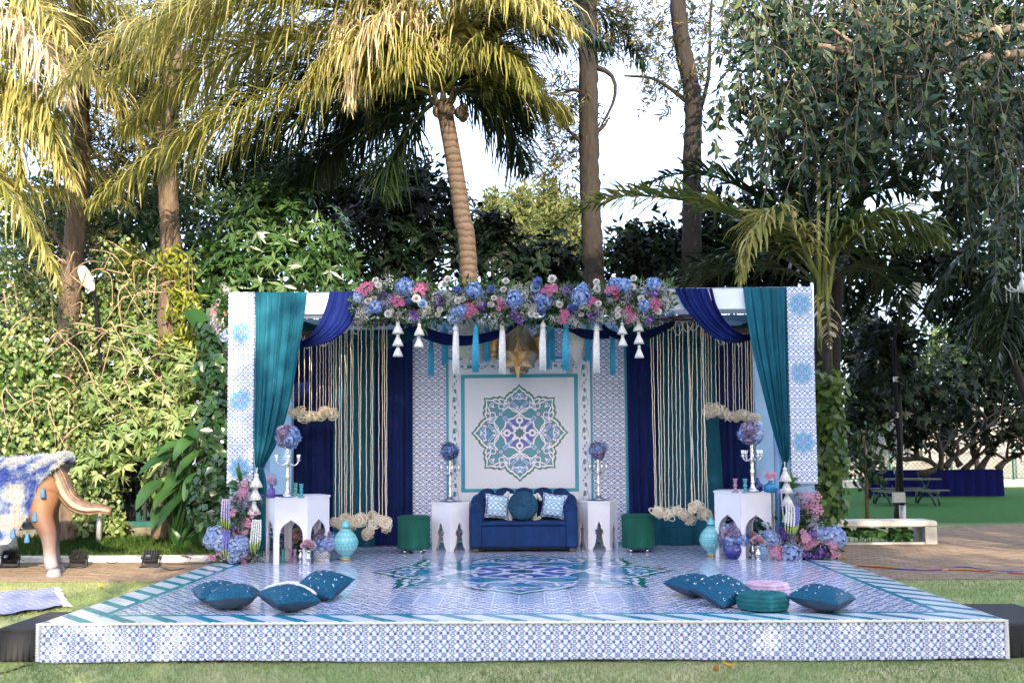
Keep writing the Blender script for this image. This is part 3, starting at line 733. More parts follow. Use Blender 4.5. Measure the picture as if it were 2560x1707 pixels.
for x, yt, yb, m_, lbl in [(990, 768, 863, 'tassel_b', 'blue tassel farthest left, against the floral print panel'), (1021, 745, 838, 'tassel_b', 'blue tassel second from left, hung behind the navy swag'),
    (1105, 745, 833, 'tassel_g', 'grey white tassel hung behind the left white lantern'), (1119, 738, 830, 'tassel_b', 'blue tassel left of the small brass lantern'),
    (1261, 745, 848, 'tassel_b', 'blue tassel hung behind the white tassel right of the star'), (1269, 740, 831, 'tassel_b', 'blue tassel beside the right small brass lantern'),
    (1309, 748, 858, 'tassel_g', 'grey white tassel showing below the right light blue tassel'), (1351, 738, 830, 'tassel_b', 'blue tassel hung behind the rightmost white tassel'), (1408, 750, 860, 'tassel_b', 'blue tassel farthest right, against the floral print panel')]:
    long_tassel(x, yt, yb, 4.95 if m_ == 'tassel_b' else 5.05, m_, lbl, G3, 12)
def bell(b, c, r, h, seed):
    rs = random.Random(seed); c = Vector(c)
    b.ball(c+Vector((0, 0, h*.02)), r*.36, 8, 6)
    b.lathe([(r*.3, -h*.12), (r*.42, -h*.3), (r*.72, -h*.62), (r*1.0, -h*.98), (r*.9, -h*1.0), (r*.3, -h*.9)], c, 26, fn=lambda a, z: 1+.06*math.sin(a*13+seed)*(-z/h))
def bell_tassels(L, Y, r, h, lbl, grp, top):
    """string of cotton bell tassels, one under the other"""
    P = [dY(x, y, Y) for x, y in L]; t = thing('bell_tassel_string', lbl, 'tassel', (P[-1].x, P[-1].y, P[-1].z-h), grp)
    b = MB(); b.tube([dY(*top, Y)]+P, .006, 5); b.build('cord', M['tassel_c'], t)
    for i, p in enumerate(P):
        b = MB(); bell(b, p, r*(1-.08*i if grp == 'bell tassels under the garland' else 1), h, i); b.build('bell', M['tassel_c'], t)
GB = 'bell tassels under the garland'
bell_tassels([(914, 742), (914, 770), (914, 794)], 3.95, .071, .13, 'string of three white bell tassels at the left end of the garland', GB, (914, 715))
bell_tassels([(963, 747), (962, 774)], 3.95, .066, .125, 'string of two white bell tassels near the left end of the garland', GB, (963, 715))
bell_tassels([(1429, 745), (1430, 772)], 3.95, .062, .12, 'string of two white bell tassels near the right end of the garland', GB, (1429, 715))
bell_tassels([(1466, 736), (1467, 765), (1468, 797)], 3.95, .066, .13, 'string of three white bell tassels at the right end of the garland', GB, (1466, 705))
bell_tassels([(589, 1092), (587, 1121), (584, 1154)], 3.93, .078, .14, 'three white bell tassels tied to the left teal drape', 'bell tassels on the drapes', (591, 1073))
bell_tassels([(1803, 1078), (1806, 1105), (1808, 1134), (1810, 1171)], 3.90, .075, .14, 'four white bell tassels tied to the right teal drape', 'bell tassels on the drapes', (1802, 1060))

# ------------------------------------------------------------------ lanterns
def hang(b, p, z=3.30, r=.004): b.tube([p, (p[0], p[1], z)], r, 5)
# brass moravian star
c = dY(1190, 824, 4.55); t = thing('star_lantern', 'brass pointed star lantern hanging in front of the medallion', 'lantern', c); Rs = .235
ph = (1+5**.5)/2
ico = [Vector(v).normalized() for v in ((-1, ph, 0), (1, ph, 0), (-1, -ph, 0), (1, -ph, 0), (0, -1, ph), (0, 1, ph), (0, -1, -ph), (0, 1, -ph), (ph, 0, -1), (ph, 0, 1), (-ph, 0, -1), (-ph, 0, 1))]
# stellated dodecahedron: twelve five-sided points, one straight down
dodf = []
import itertools
rotm = (Vector((0, 0, -1)).rotation_difference(Vector((0, 0, -1)))).to_matrix()
q = ico[2].rotation_difference(Vector((0, 0, -1))); ax = [q@v for v in ico]
tilt = Euler((R(6), 0, R(9))).to_matrix()
for i, v in enumerate(ax):
    nb = sorted([u for u in ax if u is not v and (u-v).length < 1.1], key=lambda u: math.atan2(u.dot(v.orthogonal().normalized()), u.dot(v.cross(v.orthogonal().normalized()))))
    rim = []
    for k in range(5): rim.append((v+nb[k]+nb[(k+1) % 5]).normalized()*Rs*.44)
    tip = v*Rs*(1.18 if v.z < -.9 else 1.0)
    b = MB(); vs = [c+tilt@p for p in rim]+[c+tilt@tip]
    b.add(vs, [(k, (k+1) % 5, 5) for k in range(5)]+[(4, 3, 2, 1, 0)]); b.build('point', M['brass'], t)
b = MB(); top = c+Vector((0, 0, Rs*1.0)); b.tube([top+Vector((.018*math.cos(a), 0, .018+.018*math.sin(a))) for a in [i*math.pi/6 for i in range(13)]], .003, 5); hang(b, top+Vector((0, 0, .036)), r=.0025); b.build('ring', M['brass'], t)
def facet_lantern(x, y, Y, prof, n, mats, lbl, grp, split):
    p = dY(x, y, Y); t = thing('lantern', lbl, 'lantern', p, grp)
    b = MB(); b.lathe(prof[:split+1], p, n, smooth=n > 8); hang(b, p+Vector((0, 0, prof[0][1]))); b.build('cap', M[mats[0]], t)
    b = MB(); b.lathe(prof[split:], p, n, smooth=n > 8); b.build('body', M[mats[1]], t)
    b = MB()
    for k in range(n if n <= 8 else 0):
        a = 2*math.pi*k/n; b.tube([p+Vector((r*math.cos(a)*1.01, r*math.sin(a)*1.01, z)) for r, z in prof[split:]], .006, 5)
    for r, z in (prof[split], prof[-3]): b.lathe([(r*1.02, z-.012), (r*1.05, z), (r*1.02, z+.012)], p, n, smooth=False, cap=False)
    b.build('frame', M[mats[0]], t)
    return t
facet_lantern(1192, 810, 5.15, [(.02, .62), (.06, .60), (.07, .36), (.10, .34), (.265, .06), (.275, .0), (.275, -.02), (.15, -.21), (.12, -.22), (.12, -.25), (.09, -.28), (.02, -.30)], 6, ('brass_dk', 'brass_glass'), 'large smoky hexagonal brass lantern behind the star', None, 5)
for x, lbl in ((1133, 'small brass bulb lantern left of the star'), (1240, 'small brass bulb lantern right of the star')):
    facet_lantern(x, 790, 5.2, [(.012, .22), (.03, .19), (.012, .17), (.05, .14), (.085, .09), (.10, .06), (.105, .02), (.10, -.05), (.075, -.09), (.07, -.10), (.085, -.11), (.06, -.17), (.02, -.215), (.012, -.24)], 12, ('brass_dk', 'brass'), lbl, 'small brass lanterns', 4)
def pierced(name, base, hole):
    mt, t, b_ = new_mat(name); n = t.nodes.new('ShaderNodeTexVoronoi'); n.inputs['Scale'].default_value = 34; t.links.new(objco(t), n.inputs['Vector'])
    setc(t, b_, 'Base Color', mixc(t, (X(t, n.outputs['Distance'])-.22).inside(.06), base, hole)); b_.inputs['Roughness'].default_value = .55
    bump(t, b_, X(t, n.outputs['Distance']), .5, .01); return mt
M['pierce_l'] = pierced('cream_pierced_metal', (.46, .48, .42), (.07, .065, .05)); M['pierce_r'] = pierced('white_pierced_metal', (.62, .60, .56), (.30, .22, .12))
facet_lantern(1073, 795, 5.1, [(.02, .42), (.05, .40), (.09, .30), (.15, .26), (.14, .22), (.19, .17), (.205, .13), (.20, .08), (.19, .03), (.15, -.03), (.145, -.06), (.12, -.13), (.06, -.18), (.03, -.20), (.035, -.23), (.01, -.26)], 20, ('pierce_l', 'pierce_l'), 'cream pierced metal lantern with stepped tiers, left of the star', 'white pierced lanterns', 5)
facet_lantern(1323, 790, 5.1, [(.02, .36), (.05, .34), (.10, .24), (.14, .16), (.165, .12), (.17, .06), (.19, .0), (.185, -.03), (.14, -.12), (.125, -.13), (.12, -.15), (.06, -.22), (.02, -.26), (.012, -.28)], 12, ('pierce_r', 'pierce_r'), 'white faceted lantern with coloured glass, right of the star', 'white pierced lanterns', 4)
# ------------------------------------------------------------------ petals and leaves
def unit(a): return a/np.maximum(1e-9, np.linalg.norm(a, axis=-1, keepdims=True))
def leafgeo(P, Dv, N, L, W, fold=.15, droop=.1, wide=.45):
    """one folded pointed blade per row: 5 points, 2 quads"""
    n = len(P); Dv = unit(Dv); S = unit(np.cross(Dv, N)); N = np.cross(S, Dv)
    L = np.broadcast_to(np.asarray(L, float).reshape(-1, 1), (n, 1)); W = np.broadcast_to(np.asarray(W, float).reshape(-1, 1), (n, 1))
    b = P; m_ = P+Dv*L*.5-N*W*fold; l = P+Dv*L*wide+S*W/2; r = P+Dv*L*wide-S*W/2; t = P+Dv*L-N*L*droop
    V = np.stack([b, r, t, m_, l], 1).reshape(-1, 3); i = np.arange(n)[:, None]*5
    F = np.concatenate([i+np.array([0, 1, 2, 3]), i+np.array([0, 3, 2, 4])], 0)
    return V, F
def blades(name, P, Dv, N, L, W, m_, fold=.15, droop=.1, rnd=None, wide=.45):
    V, F = leafgeo(P, Dv, N, L, W, fold, droop, wide); rnd = rng.random(len(P)) if rnd is None else rnd
    return npmesh(name, V, F, m_, np.repeat(rnd, 5))
def fib(n):
    i = np.arange(n)+.5; z = 1-2*i/n; a = i*math.pi*(3-5**.5); r = np.sqrt(1-z*z); return np.stack([r*np.cos(a), r*np.sin(a), z], 1)
def petalmat(name, stops): return leafmat(name, stops, .75, .3, .08)
PM = dict(
    hyd=petalmat('blue_hydrangea_petal', [(.1, (.10, .19, .52)), (.5, (.24, .38, .74)), (.9, (.55, .66, .87))]),
    hydp=petalmat('pale_blue_hydrangea_petal', [(.1, (.26, .35, .66)), (.6, (.46, .56, .80)), (.95, (.72, .77, .88))]),
    hydm=petalmat('mauve_hydrangea_petal', [(.1, (.16, .11, .20)), (.6, (.34, .26, .40)), (.95, (.50, .42, .55))]),
    hydd=petalmat('dusk_blue_hydrangea_petal', [(.1, (.05, .06, .16)), (.6, (.13, .17, .36)), (.95, (.28, .34, .58))]),
    mum=petalmat('white_chrysanthemum_petal', [(.1, (.66, .60, .50)), (.6, (.80, .77, .72)), (.95, (.84, .83, .82))]),
    pink=petalmat('pink_petal', [(.05, (.50, .14, .28)), (.5, (.70, .26, .42)), (.95, (.80, .50, .62))]),
    pinkd=petalmat('rose_pink_petal', [(.05, (.34, .05, .16)), (.5, (.58, .12, .29)), (.95, (.70, .26, .43))]),
    rose=petalmat('blue_rose_petal', [(.1, (.07, .11, .36)), (.6, (.13, .20, .50)), (.95, (.28, .38, .66))]),
    rosel=petalmat('light_blue_rose_petal', [(.1, (.20, .33, .55)), (.6, (.32, .46, .68)), (.95, (.50, .62, .78))]),
    rosep=petalmat('blush_rose_petal', [(.1, (.55, .28, .36)), (.6, (.70, .46, .54)), (.95, (.78, .62, .68))]),
    peach=petalmat('peach_rose_petal', [(.1, (.62, .25, .20)), (.6, (.74, .42, .38)), (.95, (.80, .58, .56))]),
    purp=petalmat('purple_statice_petal', [(.1, (.12, .05, .28)), (.5, (.24, .12, .46)), (.95, (.44, .30, .64))]),
    lil=petalmat('lilac_petal', [(.1, (.30, .22, .42)), (.6, (.46, .36, .56)), (.95, (.62, .54, .68))]),
    gyp=petalmat('gypsophila_petal', [(.1, (.56, .55, .48)), (.6, (.74, .73, .70)), (.95, (.82, .82, .80))]),
    mist=petalmat('mauve_mist_petal', [(.1, (.16, .12, .20)), (.6, (.34, .27, .38)), (.95, (.50, .42, .52))]),
    fol=leafmat('arrangement_leaf', [(.05, (.02, .06, .018)), (.5, (.05, .13, .035)), (.95, (.14, .24, .07))], .5, .3))
def m_hyd(m_, seed, r=.09, n=76):
    rs = np.random.default_rng(seed); d = fib(n)+rs.normal(0, .07, (n, 3)); d = unit(d); lump = 1+.13*np.sin(d[:, :1]*3.1+seed)*np.cos(d[:, 1:2]*3.7+seed*2)+.07*np.sin(d[:, 2:]*6+seed); d = d*lump; d[:, 2] *= .8
    a0 = rs.random(n)*6.28; P = []; Dv = []; N = []; RD = []
    e1 = unit(np.cross(d, rs.normal(size=(n, 3)))); e2 = np.cross(unit(d), e1); base = rs.random(n)
    for k in range(4):
        a = a0*0+k*math.pi/2; dr = e1*np.cos(a)[:, None]+e2*np.sin(a)[:, None]
        P.append(d*r*(.84+.24*rs.random((n, 1)))); Dv.append(dr+unit(d)*(.15+.5*rs.random((n, 1)))); N.append(unit(d)); RD.append(np.clip(base*.75+.25*rs.random(n), 0, 1))
    return blades('hydrangea', np.concatenate(P), np.concatenate(Dv), np.concatenate(N), .025, .027, m_, .05, .1, np.concatenate(RD), .6)
def daisy(P, Dv, N, RD, c, ax, r, layers, per, rs):
    ax = ax/np.linalg.norm(ax); e1 = np.cross(ax, [.3, .8, .5]); e1 /= np.linalg.norm(e1); e2 = np.cross(ax, e1)
    for l in range(layers):
        f = l/max(1, layers-1); el = .05+1.42*f
        for k in range(per):
            a = 2*math.pi*(k+.5*(l % 2))/per+rs.uniform(-.12, .12); d = (e1*math.cos(a)+e2*math.sin(a))*math.cos(el)+ax*math.sin(el)
            P.append(c+ax*r*.25*f); Dv.append(d); N.append(ax*math.cos(el)-(e1*math.cos(a)+e2*math.sin(a))*math.sin(el)); RD.append((1-f*.35)*rs.uniform(.65, 1)); LN.append(r*(1-.35*f)*rs.uniform(.85, 1.1))
LN = []
def m_daisies(name, m_, heads, layers, per, seed, w_=.28):
    """heads: (centre, axis, radius)"""
    rs = random.Random(seed); P, Dv, N, RD = [], [], [], []; LN.clear()
    for c, ax, r in heads: daisy(P, Dv, N, RD, np.array(c, float), np.array(ax, float), r, layers, per, rs)
    L = np.array(LN); return blades(name, np.array(P), np.array(Dv), np.array(N), L, L*w_*1.3, m_, -.1, -.12, np.array(RD), .6)
def m_spray(m_, seed, R_=.075, n=9, hr=.032):
    rs = random.Random(seed); H = []
    for i in range(n):
        a = i*2.4; q = R_*math.sqrt((i+.3)/n); H.append(((q*math.cos(a), q*math.sin(a), .05-.5*q+rs.uniform(-.01, .01)), (math.cos(a)*q*8, math.sin(a)*q*8, 1), hr*rs.uniform(.85, 1.15)))
    return m_daisies('spray', m_, H, 3, 11, seed)
def m_rose(m_, seed, r=.045):
    rs = random.Random(seed); b = MB(); k = 0
    for ring, (n, rad, h, tilt) in enumerate([(3, .25, 1.0, .05), (4, .5, .95, .2), (5, .78, .8, .5), (6, 1.0, .62, .9)]):
        for i in range(n):
            a0 = 2*math.pi*(i+.5*ring)/n+rs.uniform(-.1, .1); w_ = 2*math.pi/n*.72
            def f(u, v):
                a = a0+(u-.5)*2*w_*(.6+.4*v); q = r*rad*(.35+.65*v**.8)+r*tilt*.35*v*v; z = r*(h*1.25*v*(1-.25*abs(u-.5)*2)-.45)
                return (q*math.cos(a), q*math.sin(a), z)
            b.grid(f, 5, 4)
    me = b.mesh('rose', m_); a = me.attributes.new('rnd', 'FLOAT', 'POINT'); nv = len(me.vertices)
    a.data.foreach_set('value', np.repeat(np.random.default_rng(seed).random(nv//20+1), 20)[:nv].astype(np.float32)); return me
def m_cloud(name, m_, seed, R_, n, dot, sq=(1, 1, 1), k=3):
    rs = np.random.default_rng(seed); c = rs.normal(size=(n, 3)); c = unit(c)*rs.random((n, 1))**.5*R_*np.array(sq); u_ = unit(c+rs.normal(size=(n, 3))*R_*.3)
    P = np.repeat(c, k, 0); N = np.repeat(u_, k, 0); Dv = unit(np.cross(N, rs.normal(size=(n*k, 3))))+N*.4
    return blades(name, P, Dv, N, dot, dot*.8, m_, .05, 0, np.repeat(rs.random(n), k), .6)
def m_foliage(seed, R_, n, L, m_=None):
    rs = np.random.default_rng(seed); c = unit(rs.normal(size=(n, 3)))*rs.random((n, 1))**.6*R_; Dv = unit(c)+rs.normal(size=(n, 3))*.45+np.array([0, 0, .2])
    return blades('leaves', c, Dv, np.cross(Dv, rs.normal(size=(n, 3))), L*rs.uniform(.6, 1.3, n), L*.34, m_ or PM['fol'], .15, .15, rs.random(n))
FL = dict(hyd=[m_hyd(PM['hyd'], s) for s in (1, 2, 3)], hydp=[m_hyd(PM['hydp'], s) for s in (4, 5)], hydm=[m_hyd(PM['hydm'], s) for s in (6, 7)], hydd=[m_hyd(PM['hydd'], 8)],
          mum=[m_daisies('chrysanthemum', PM['mum'], [((0, 0, 0), (0, 0, 1), .052)], 7, 17, s, .36) for s in (1, 2)],
          pink=[m_spray(PM['pinkd'], s) for s in (1, 2)], pinkm=[m_spray(PM['pink'], s, .06, 5, .046) for s in (3, 4)], pinks=[m_spray(PM['pink'], s, .08, 16, .02) for s in (5, 6)],
          rose=[m_rose(PM['rose'], 1)], rosel=[m_rose(PM['rosel'], 2)], rosep=[m_rose(PM['rosep'], 3)], peach=[m_rose(PM['peach'], 4)],
          purp=[m_cloud('statice', PM['purp'], s, .065, 46, .018, (1, 1, .8), 6) for s in (1, 2)], lil=[m_cloud('lilac', PM['lil'], 3, .06, 60, .012, (1, 1, .8), 5)],
          gyp=[m_cloud('gypsophila', PM['gyp'], s, .10, 120, .009, (1, 1, .8), 4) for s in (1, 2, 3)], mist=[m_cloud('mist', PM['mist'], s, .11, 110, .009) for s in (4, 5)],
          fol=[m_foliage(s, .11, 60, .075) for s in (1, 2, 3)])
PN = dict(hyd='hydrangea', hydp='hydrangea', hydm='hydrangea', hydd='hydrangea', mum='chrysanthemum', pink='pink_spray', pinkm='pink_chrysanthemum', pinks='pink_spray', rose='rose', rosel='rose', rosep='rose', peach='rose', purp='statice', lil='lilac', gyp='gypsophila', mist='mist_flower', fol='foliage')
def flower(t, k, p, s=1, face=(0, -1, .45), spread=.35):
    d = Vector((face[0]+random.uniform(-spread, spread), face[1], face[2]+random.uniform(-spread, spread)))
    me = random.choice(FL[k]); q = d.to_track_quat('Z', 'Y')@Euler((0, 0, random.uniform(0, 6.28))).to_quaternion()
    o = put(PN[k], me, t, Vector(p)-origin_of(t), (0, 0, 0), s*random.uniform(.92, 1.1), kind='stuff' if k in ('gyp', 'mist', 'fol') else None)
    o.rotation_euler = q.to_euler(); return o
# ------------------------------------------------------------------ garland on the beam
gd = thing('flower_garland', 'long flower garland of hydrangeas, roses and chrysanthemums along the front beam', 'garland', (0, 3.98, 3.3))
GA = {480: [('pink', 1765, 185, 1.15), ('mum', 1862, 88), ('mum', 1885, 135), ('hyd', 2155, 150, 1.1), ('purp', 1930, 235), ('mum', 1785, 300), ('mum', 1845, 275), ('rose', 1962, 330), ('purp', 1935, 310), ('hyd', 1860, 350, .85), ('pink', 2075, 310, 1.1), ('rose', 2190, 305), ('mum', 2270, 275, 1.1), ('rosel', 2335, 325), ('mum', 1990, 425), ('mum', 2020, 400), ('purp', 2250, 445, 1.1), ('hydp', 1690, 260, .8), ('hydp', 1790, 380, .7)],
      1000: [('hyd', 60, 160, 1.1), ('pink', 225, 180, 1.15), ('mum', 485, 80), ('mum', 450, 125), ('rose', 85, 300), ('mum', 165, 275, 1.1), ('rosel', 225, 325), ('pink', 5, 315, .8), ('purp', 390, 245), ('purp', 390, 310, .9), ('hyd', 745, 180, 1.1), ('rose', 575, 185, 1.1), ('mum', 585, 290), ('mum', 632, 282, .9), ('purp', 140, 440, 1.1), ('mum', 405, 385, .9), ('mum', 385, 435, .9), ('hydp', 560, 395, .75), ('hyd', 625, 385, .7), ('pink', 675, 345, .8), ('pink', 735, 375, .8), ('pink', 690, 430, .75), ('mum', 770, 412, .9), ('mum', 920, 335), ('mum', 950, 268, .9), ('purp', 845, 330), ('purp', 825, 375, .8), ('rose', 920, 175), ('pink', 1030, 335, 1.1), ('hyd', 1160, 275, 1.05), ('mum', 1070, 95, 1), ('mum', 1050, 180), ('mum', 1260, 245, 1.2), ('purp', 1180, 450), ('purp', 1150, 415, .8), ('purp', 1225, 492, .8), ('rose', 1395, 100), ('rosel', 1372, 155), ('purp', 1390, 210, .9), ('purp', 1375, 270, .9), ('hyd', 1450, 290, 1.15), ('pink', 1525, 195, 1.1), ('mum', 1540, 75, 1.1), ('mum', 1565, 150, .8), ('rose', 1425, 395), ('mum', 1340, 385, .8), ('mum', 1330, 430, .9), ('mum', 1378, 442, .9), ('purp', 1690, 180, 1.05), ('hyd', 1835, 250, 1.15), ('hyd', 1850, 165, .7), ('mum', 1612, 330, 1.05), ('pink', 1662, 430, .85), ('pink', 1650, 500, .75), ('rose', 1740, 358), ('rosel', 1782, 372), ('mum', 1842, 355, .9), ('pink', 1938, 310, 1.05), ('mum', 1990, 105), ('mum', 1992, 170), ('mum', 2012, 325, .9), ('mum', 1835, 432, .85), ('purp', 2000, 400, .8), ('purp', 1930, 460, .9), ('hyd', 2180, 120, .8), ('hyd', 2270, 140, .85), ('pink', 2145, 190, .9), ('pink', 2185, 250, .7), ('purp', 2315, 230), ('mum', 2215, 382, .85), ('mum', 2210, 442, .85)],
      1540: [('hyd', 90, 135, .9), ('hyd', 385, 125, 1.0), ('mum', 180, 70), ('mum', 160, 155), ('purp', 140, 215), ('purp', 395, 212, 1.1), ('mum', 255, 275, .95), ('hyd', 290, 345, .8), ('pink', 385, 335, 1.05), ('pink', 130, 385, .9), ('pink', 150, 465, .9), ('mum', 25, 385, .85), ('mum', 430, 402, .9), ('purp', 340, 480, 1), ('purp', 110, 290, .8)]}
for o_, L in GA.items():
    for e in L:
        k, x, y = e[:3]; s = e[3] if len(e) > 3 else 1
        p = aY(o_+x/4.052, 680+y/4.052, 3.86+random.uniform(-.05, .05)); flower(gd, k, p, s)
GG = [(480, 1980, 90, 1.3), (480, 2080, 215, 1), (480, 1700, 360, 1.1), (480, 2120, 400, 1.1), (1000, 300, 340, 1.2), (1000, 520, 230, 1.1), (1000, 850, 235, 1.2), (1000, 780, 285, 1.1), (1000, 1200, 160, 1), (1000, 1290, 200, 1.1), (1000, 970, 430, 1), (1000, 1250, 390, 1.1), (1000, 1620, 250, 1.2), (1000, 1570, 300, .8), (1000, 2240, 300, 1.2), (1000, 2140, 490, .9), (1000, 1770, 510, 1), (1000, 2060, 400, 1.1), (1000, 230, 400, 1), (1000, 480, 330, .9), (1540, 290, 150, 1.2), (1540, 500, 170, 1.1), (1540, 510, 300, 1.1), (1540, 460, 240, 1), (1540, 60, 320, 1.1), (1540, 200, 370, 1), (480, 1720, 420, .9)]
for o_, x, y, s in GG: flower(gd, 'gyp', aY(o_+x/4.052, 680+y/4.052, 3.90), s)
for i in range(120):
    x = 824+712*random.random(); flower(gd, 'fol', dY(x, 706+random.uniform(-44, 24), 4.02+random.uniform(-.02, .05)), random.uniform(.9, 1.3))
for i in range(34):
    x = 830+704*(i+.5)/34; k = ('mum', 'gyp', 'purp', 'hydp', 'mum', 'mist', 'hyd')[i % 7]; flower(gd, k, dY(x+random.uniform(-9, 9), 706+random.uniform(-36, 28), 3.96), random.uniform(.65, .95))
for i in range(44): flower(gd, 'gyp', dY(830+704*(i+random.random())/44, 706+random.uniform(-44, 34), 3.83), random.uniform(.55, .9))
for i in range(46):
    f = i/45; x = 830+700*f+random.uniform(-8, 8); flower(gd, 'fol', dY(x, 705+random.uniform(-38, 26), 3.95+random.uniform(-.03, .06)), random.uniform(.8, 1.15))
    if i % 3 == 0: flower(gd, 'mist', dY(x, 705+random.choice((-30, 0, 35)), 3.92), random.uniform(.6, .95))
    if i % 2: flower(gd, 'gyp', dY(x, 705+random.uniform(-42, 30), 3.93), random.uniform(.6, .9))

# ------------------------------------------------------------------ furniture
def hex_table(c, s, h, rot, lbl, grp, keyhole):
    t = thing('hex_table', lbl, 'table', c, grp, rot)
    b = MB(); ap = s*math.cos(math.pi/6); a6 = [math.pi/6+math.pi/3*k for k in range(6)]
    rr = s+.012; top = [(rr*math.cos(a+math.pi/6), rr*math.sin(a+math.pi/6)) for a in a6]
    b.add([(x, y, h-.022) for x, y in top]+[(x, y, h) for x, y in top], [tuple(reversed(range(6))), tuple(range(6, 12))]+[(k, (k+1) % 6, 6+(k+1) % 6, 6+k) for k in range(6)]); b.build('table_top', M['white'], t, local=True)
    w_ = s/2-.003; zt = h-.0225
    if keyhole:
        k_ = s/.29; z1 = h*.17
        R_ = [(w_, 0), (w_, zt), (-w_, zt), (-w_, 0), (-w_+.055*k_, 0), (-w_+.058*k_, .03), (-w_+.075*k_, .045), (-w_+.082*k_, .07), (-.05, .10), (-.042, .16)]
        cx, cz, cr = 0, .235, .055
        R_ += [(cr*math.cos(a), cz+cr*math.sin(a)) for a in [R(d) for d in range(232, 100, -22)]]
        R_ += [(-.022, cz+.062), (-.024, cz+.085), (0, cz+.135)]
        R_ = R_ + [(-x, z) for x, z in reversed(R_[4:-1])]
    else:
        lw = .052*s/.386; aw = w_-lw; zs = h*.40; R_ = [(w_, 0), (w_, zt), (-w_, zt), (-w_, 0), (-aw, 0), (-aw, zs)]
        for k in range(1, 9):
            f = k/9; R_.append((-aw*math.cos(f*math.pi/2)**.9 if f < .75 else -aw*math.cos(.75*math.pi/2)**.9*(1-f)/.25, zs+(h*.215)*math.sin(f*math.pi/2)*(1 if f < .8 else 1.0)+(.02*(f-.75)/.25 if f > .75 else 0)))
        R_.append((0, zs+h*.215+.03)); R_ += [(-x, z) for x, z in reversed(R_[4:-1])]
    for k in range(6):
        b = MB(); m_ = Matrix.Rotation(k*math.pi/3, 4, 'Z')@Matrix.Translation((0, -ap, 0)); b.prism(R_, -.0, .016, m=m_); b.build('side_panel', M['white'], t, local=True)
    return t
def Sz(x, y): return aZ(x, y, SZ)
cL = Sz(480+850/4.052, 1060+1420/4.052); cR_ = Sz(480+1135/4.052, 1060+1420/4.052); mid = (cL+cR_)/2
BTL = Vector((mid.x, mid.y+.33, SZ)); hex_table(BTL, .386, .79, R(2), 'tall white hexagonal table with arches, left side of the stage', 'tall hexagonal tables', False)
p = Sz(1540+1310/4.052, 1060+1372/4.052); BTR = Vector((p.x+.09, p.y+.37, SZ)); hex_table(BTR, .386, .80, R(10), 'tall white hexagonal table with arches, right side of the stage', 'tall hexagonal tables', False)
p = Sz(1000+503/4.052, 1060+1290/4.052); STL = Vector((p.x, p.y+.28, SZ)); hex_table(STL, .286, .635, R(30), 'small white hexagonal table with keyhole cutouts left of the sofa', 'small hexagonal tables', True)
p = Sz(1000+2010/4.052, 1060+1273/4.052); STR = Vector((p.x, p.y+.25, SZ)); hex_table(STR, .286, .635, R(3), 'small white hexagonal table with keyhole cutouts right of the sofa', 'small hexagonal tables', True)
# sofa
sx = .009; sf = thing('loveseat_sofa', 'royal blue velvet loveseat with scalloped channel back in front of the medallion', 'sofa', (sx, 5.35, SZ))
yf, yb_, hw = 4.90, 5.68, .70
def shell_path(s):
    """centre line of arms and back, s 0..1 from left front round to right front"""
    La = .42; Rr_ = .24; x_ = hw-.075; Lb = 2*(x_-Rr_); arc = math.pi/2*Rr_; T = 2*La+2*arc+Lb; d = s*T; yk = yf+.02
    if d < La: return (-x_, yk+d), (-1, 0)
    d -= La
    if d < arc: a = d/Rr_; return (-x_+Rr_-Rr_*math.cos(a), yk+La+Rr_*math.sin(a)), (-math.cos(a), math.sin(a))
    d -= arc
    if d < Lb: return (-x_+Rr_+d, yk+La+Rr_), (0, 1)
    d -= Lb
    if d < arc: a = d/Rr_; return (x_-Rr_+Rr_*math.sin(a), yk+La+Rr_*math.cos(a)), (math.sin(a), math.cos(a))
    d -= arc; return (x_, yk+La-d), (1, 0)
NC = 9
def shell(u, v):
    (x, y), (nx, ny) = shell_path(u); ch = abs(math.sin(u*NC*math.pi))**.45; back = min(1, max(0, (.5-abs(u-.5))*3.1)); back = back*back*(3-2*back)
    ht = .53+.205*back+.075*ch; z0 = .40 if v > .6 else .06; th = .068; bul = .04*ch
    if v <= .35: f = v/.35; off = th+.004*ch*f; z = .06+(ht-.10-.06)*f
    elif v <= .65: a = (v-.35)/.3*math.pi; off = (th+bul*.4)*math.cos(a); z = ht-.10+.10*math.sin(a)
    else: f = (v-.65)/.35; off = -th-bul*(1-f*.5)-.0; z = ht-.10-(ht-.10-.32)*f
    return (sx+x+nx*off, y+ny*off, SZ+z)
b = MB(); b.grid(shell, NC*9+1, 22); b.build('scalloped_back', M['v_sofa'], sf)
b = MB(); b.box((sx-.545, yf+.0, SZ+.06), (sx+.545, 5.60, SZ+.338), bev=.02); b.build('seat_base', M['v_sofa'], sf)
b = MB(); b.box((sx-.55, yf-.012, SZ+.340), (sx+.55, 5.52, SZ+.385), bev=.018); b.build('seat_cushion', M['v_sofa'], sf)
for s in (-1, 1):
    b = MB(); b.box((sx+s*.615-.075, yf-.006, SZ+.05), (sx+s*.615+.075, yf+.06, SZ+.53), bev=.028); b.build('arm_front', M['v_sofa'], sf)
    for y in (yf+.03, 5.55):
        b = MB(); b.box((sx+s*.62-.035, y, SZ+.002), (sx+s*.62+.035, y+.07, SZ+.06), bev=.006); b.build('leg', M['darkwood'], sf)
b = MB(); b.box((sx-.58, yf+.08, SZ+.03), (sx+.58, 5.5, SZ+.058)); b.build('underside', M['blackcloth'], sf)
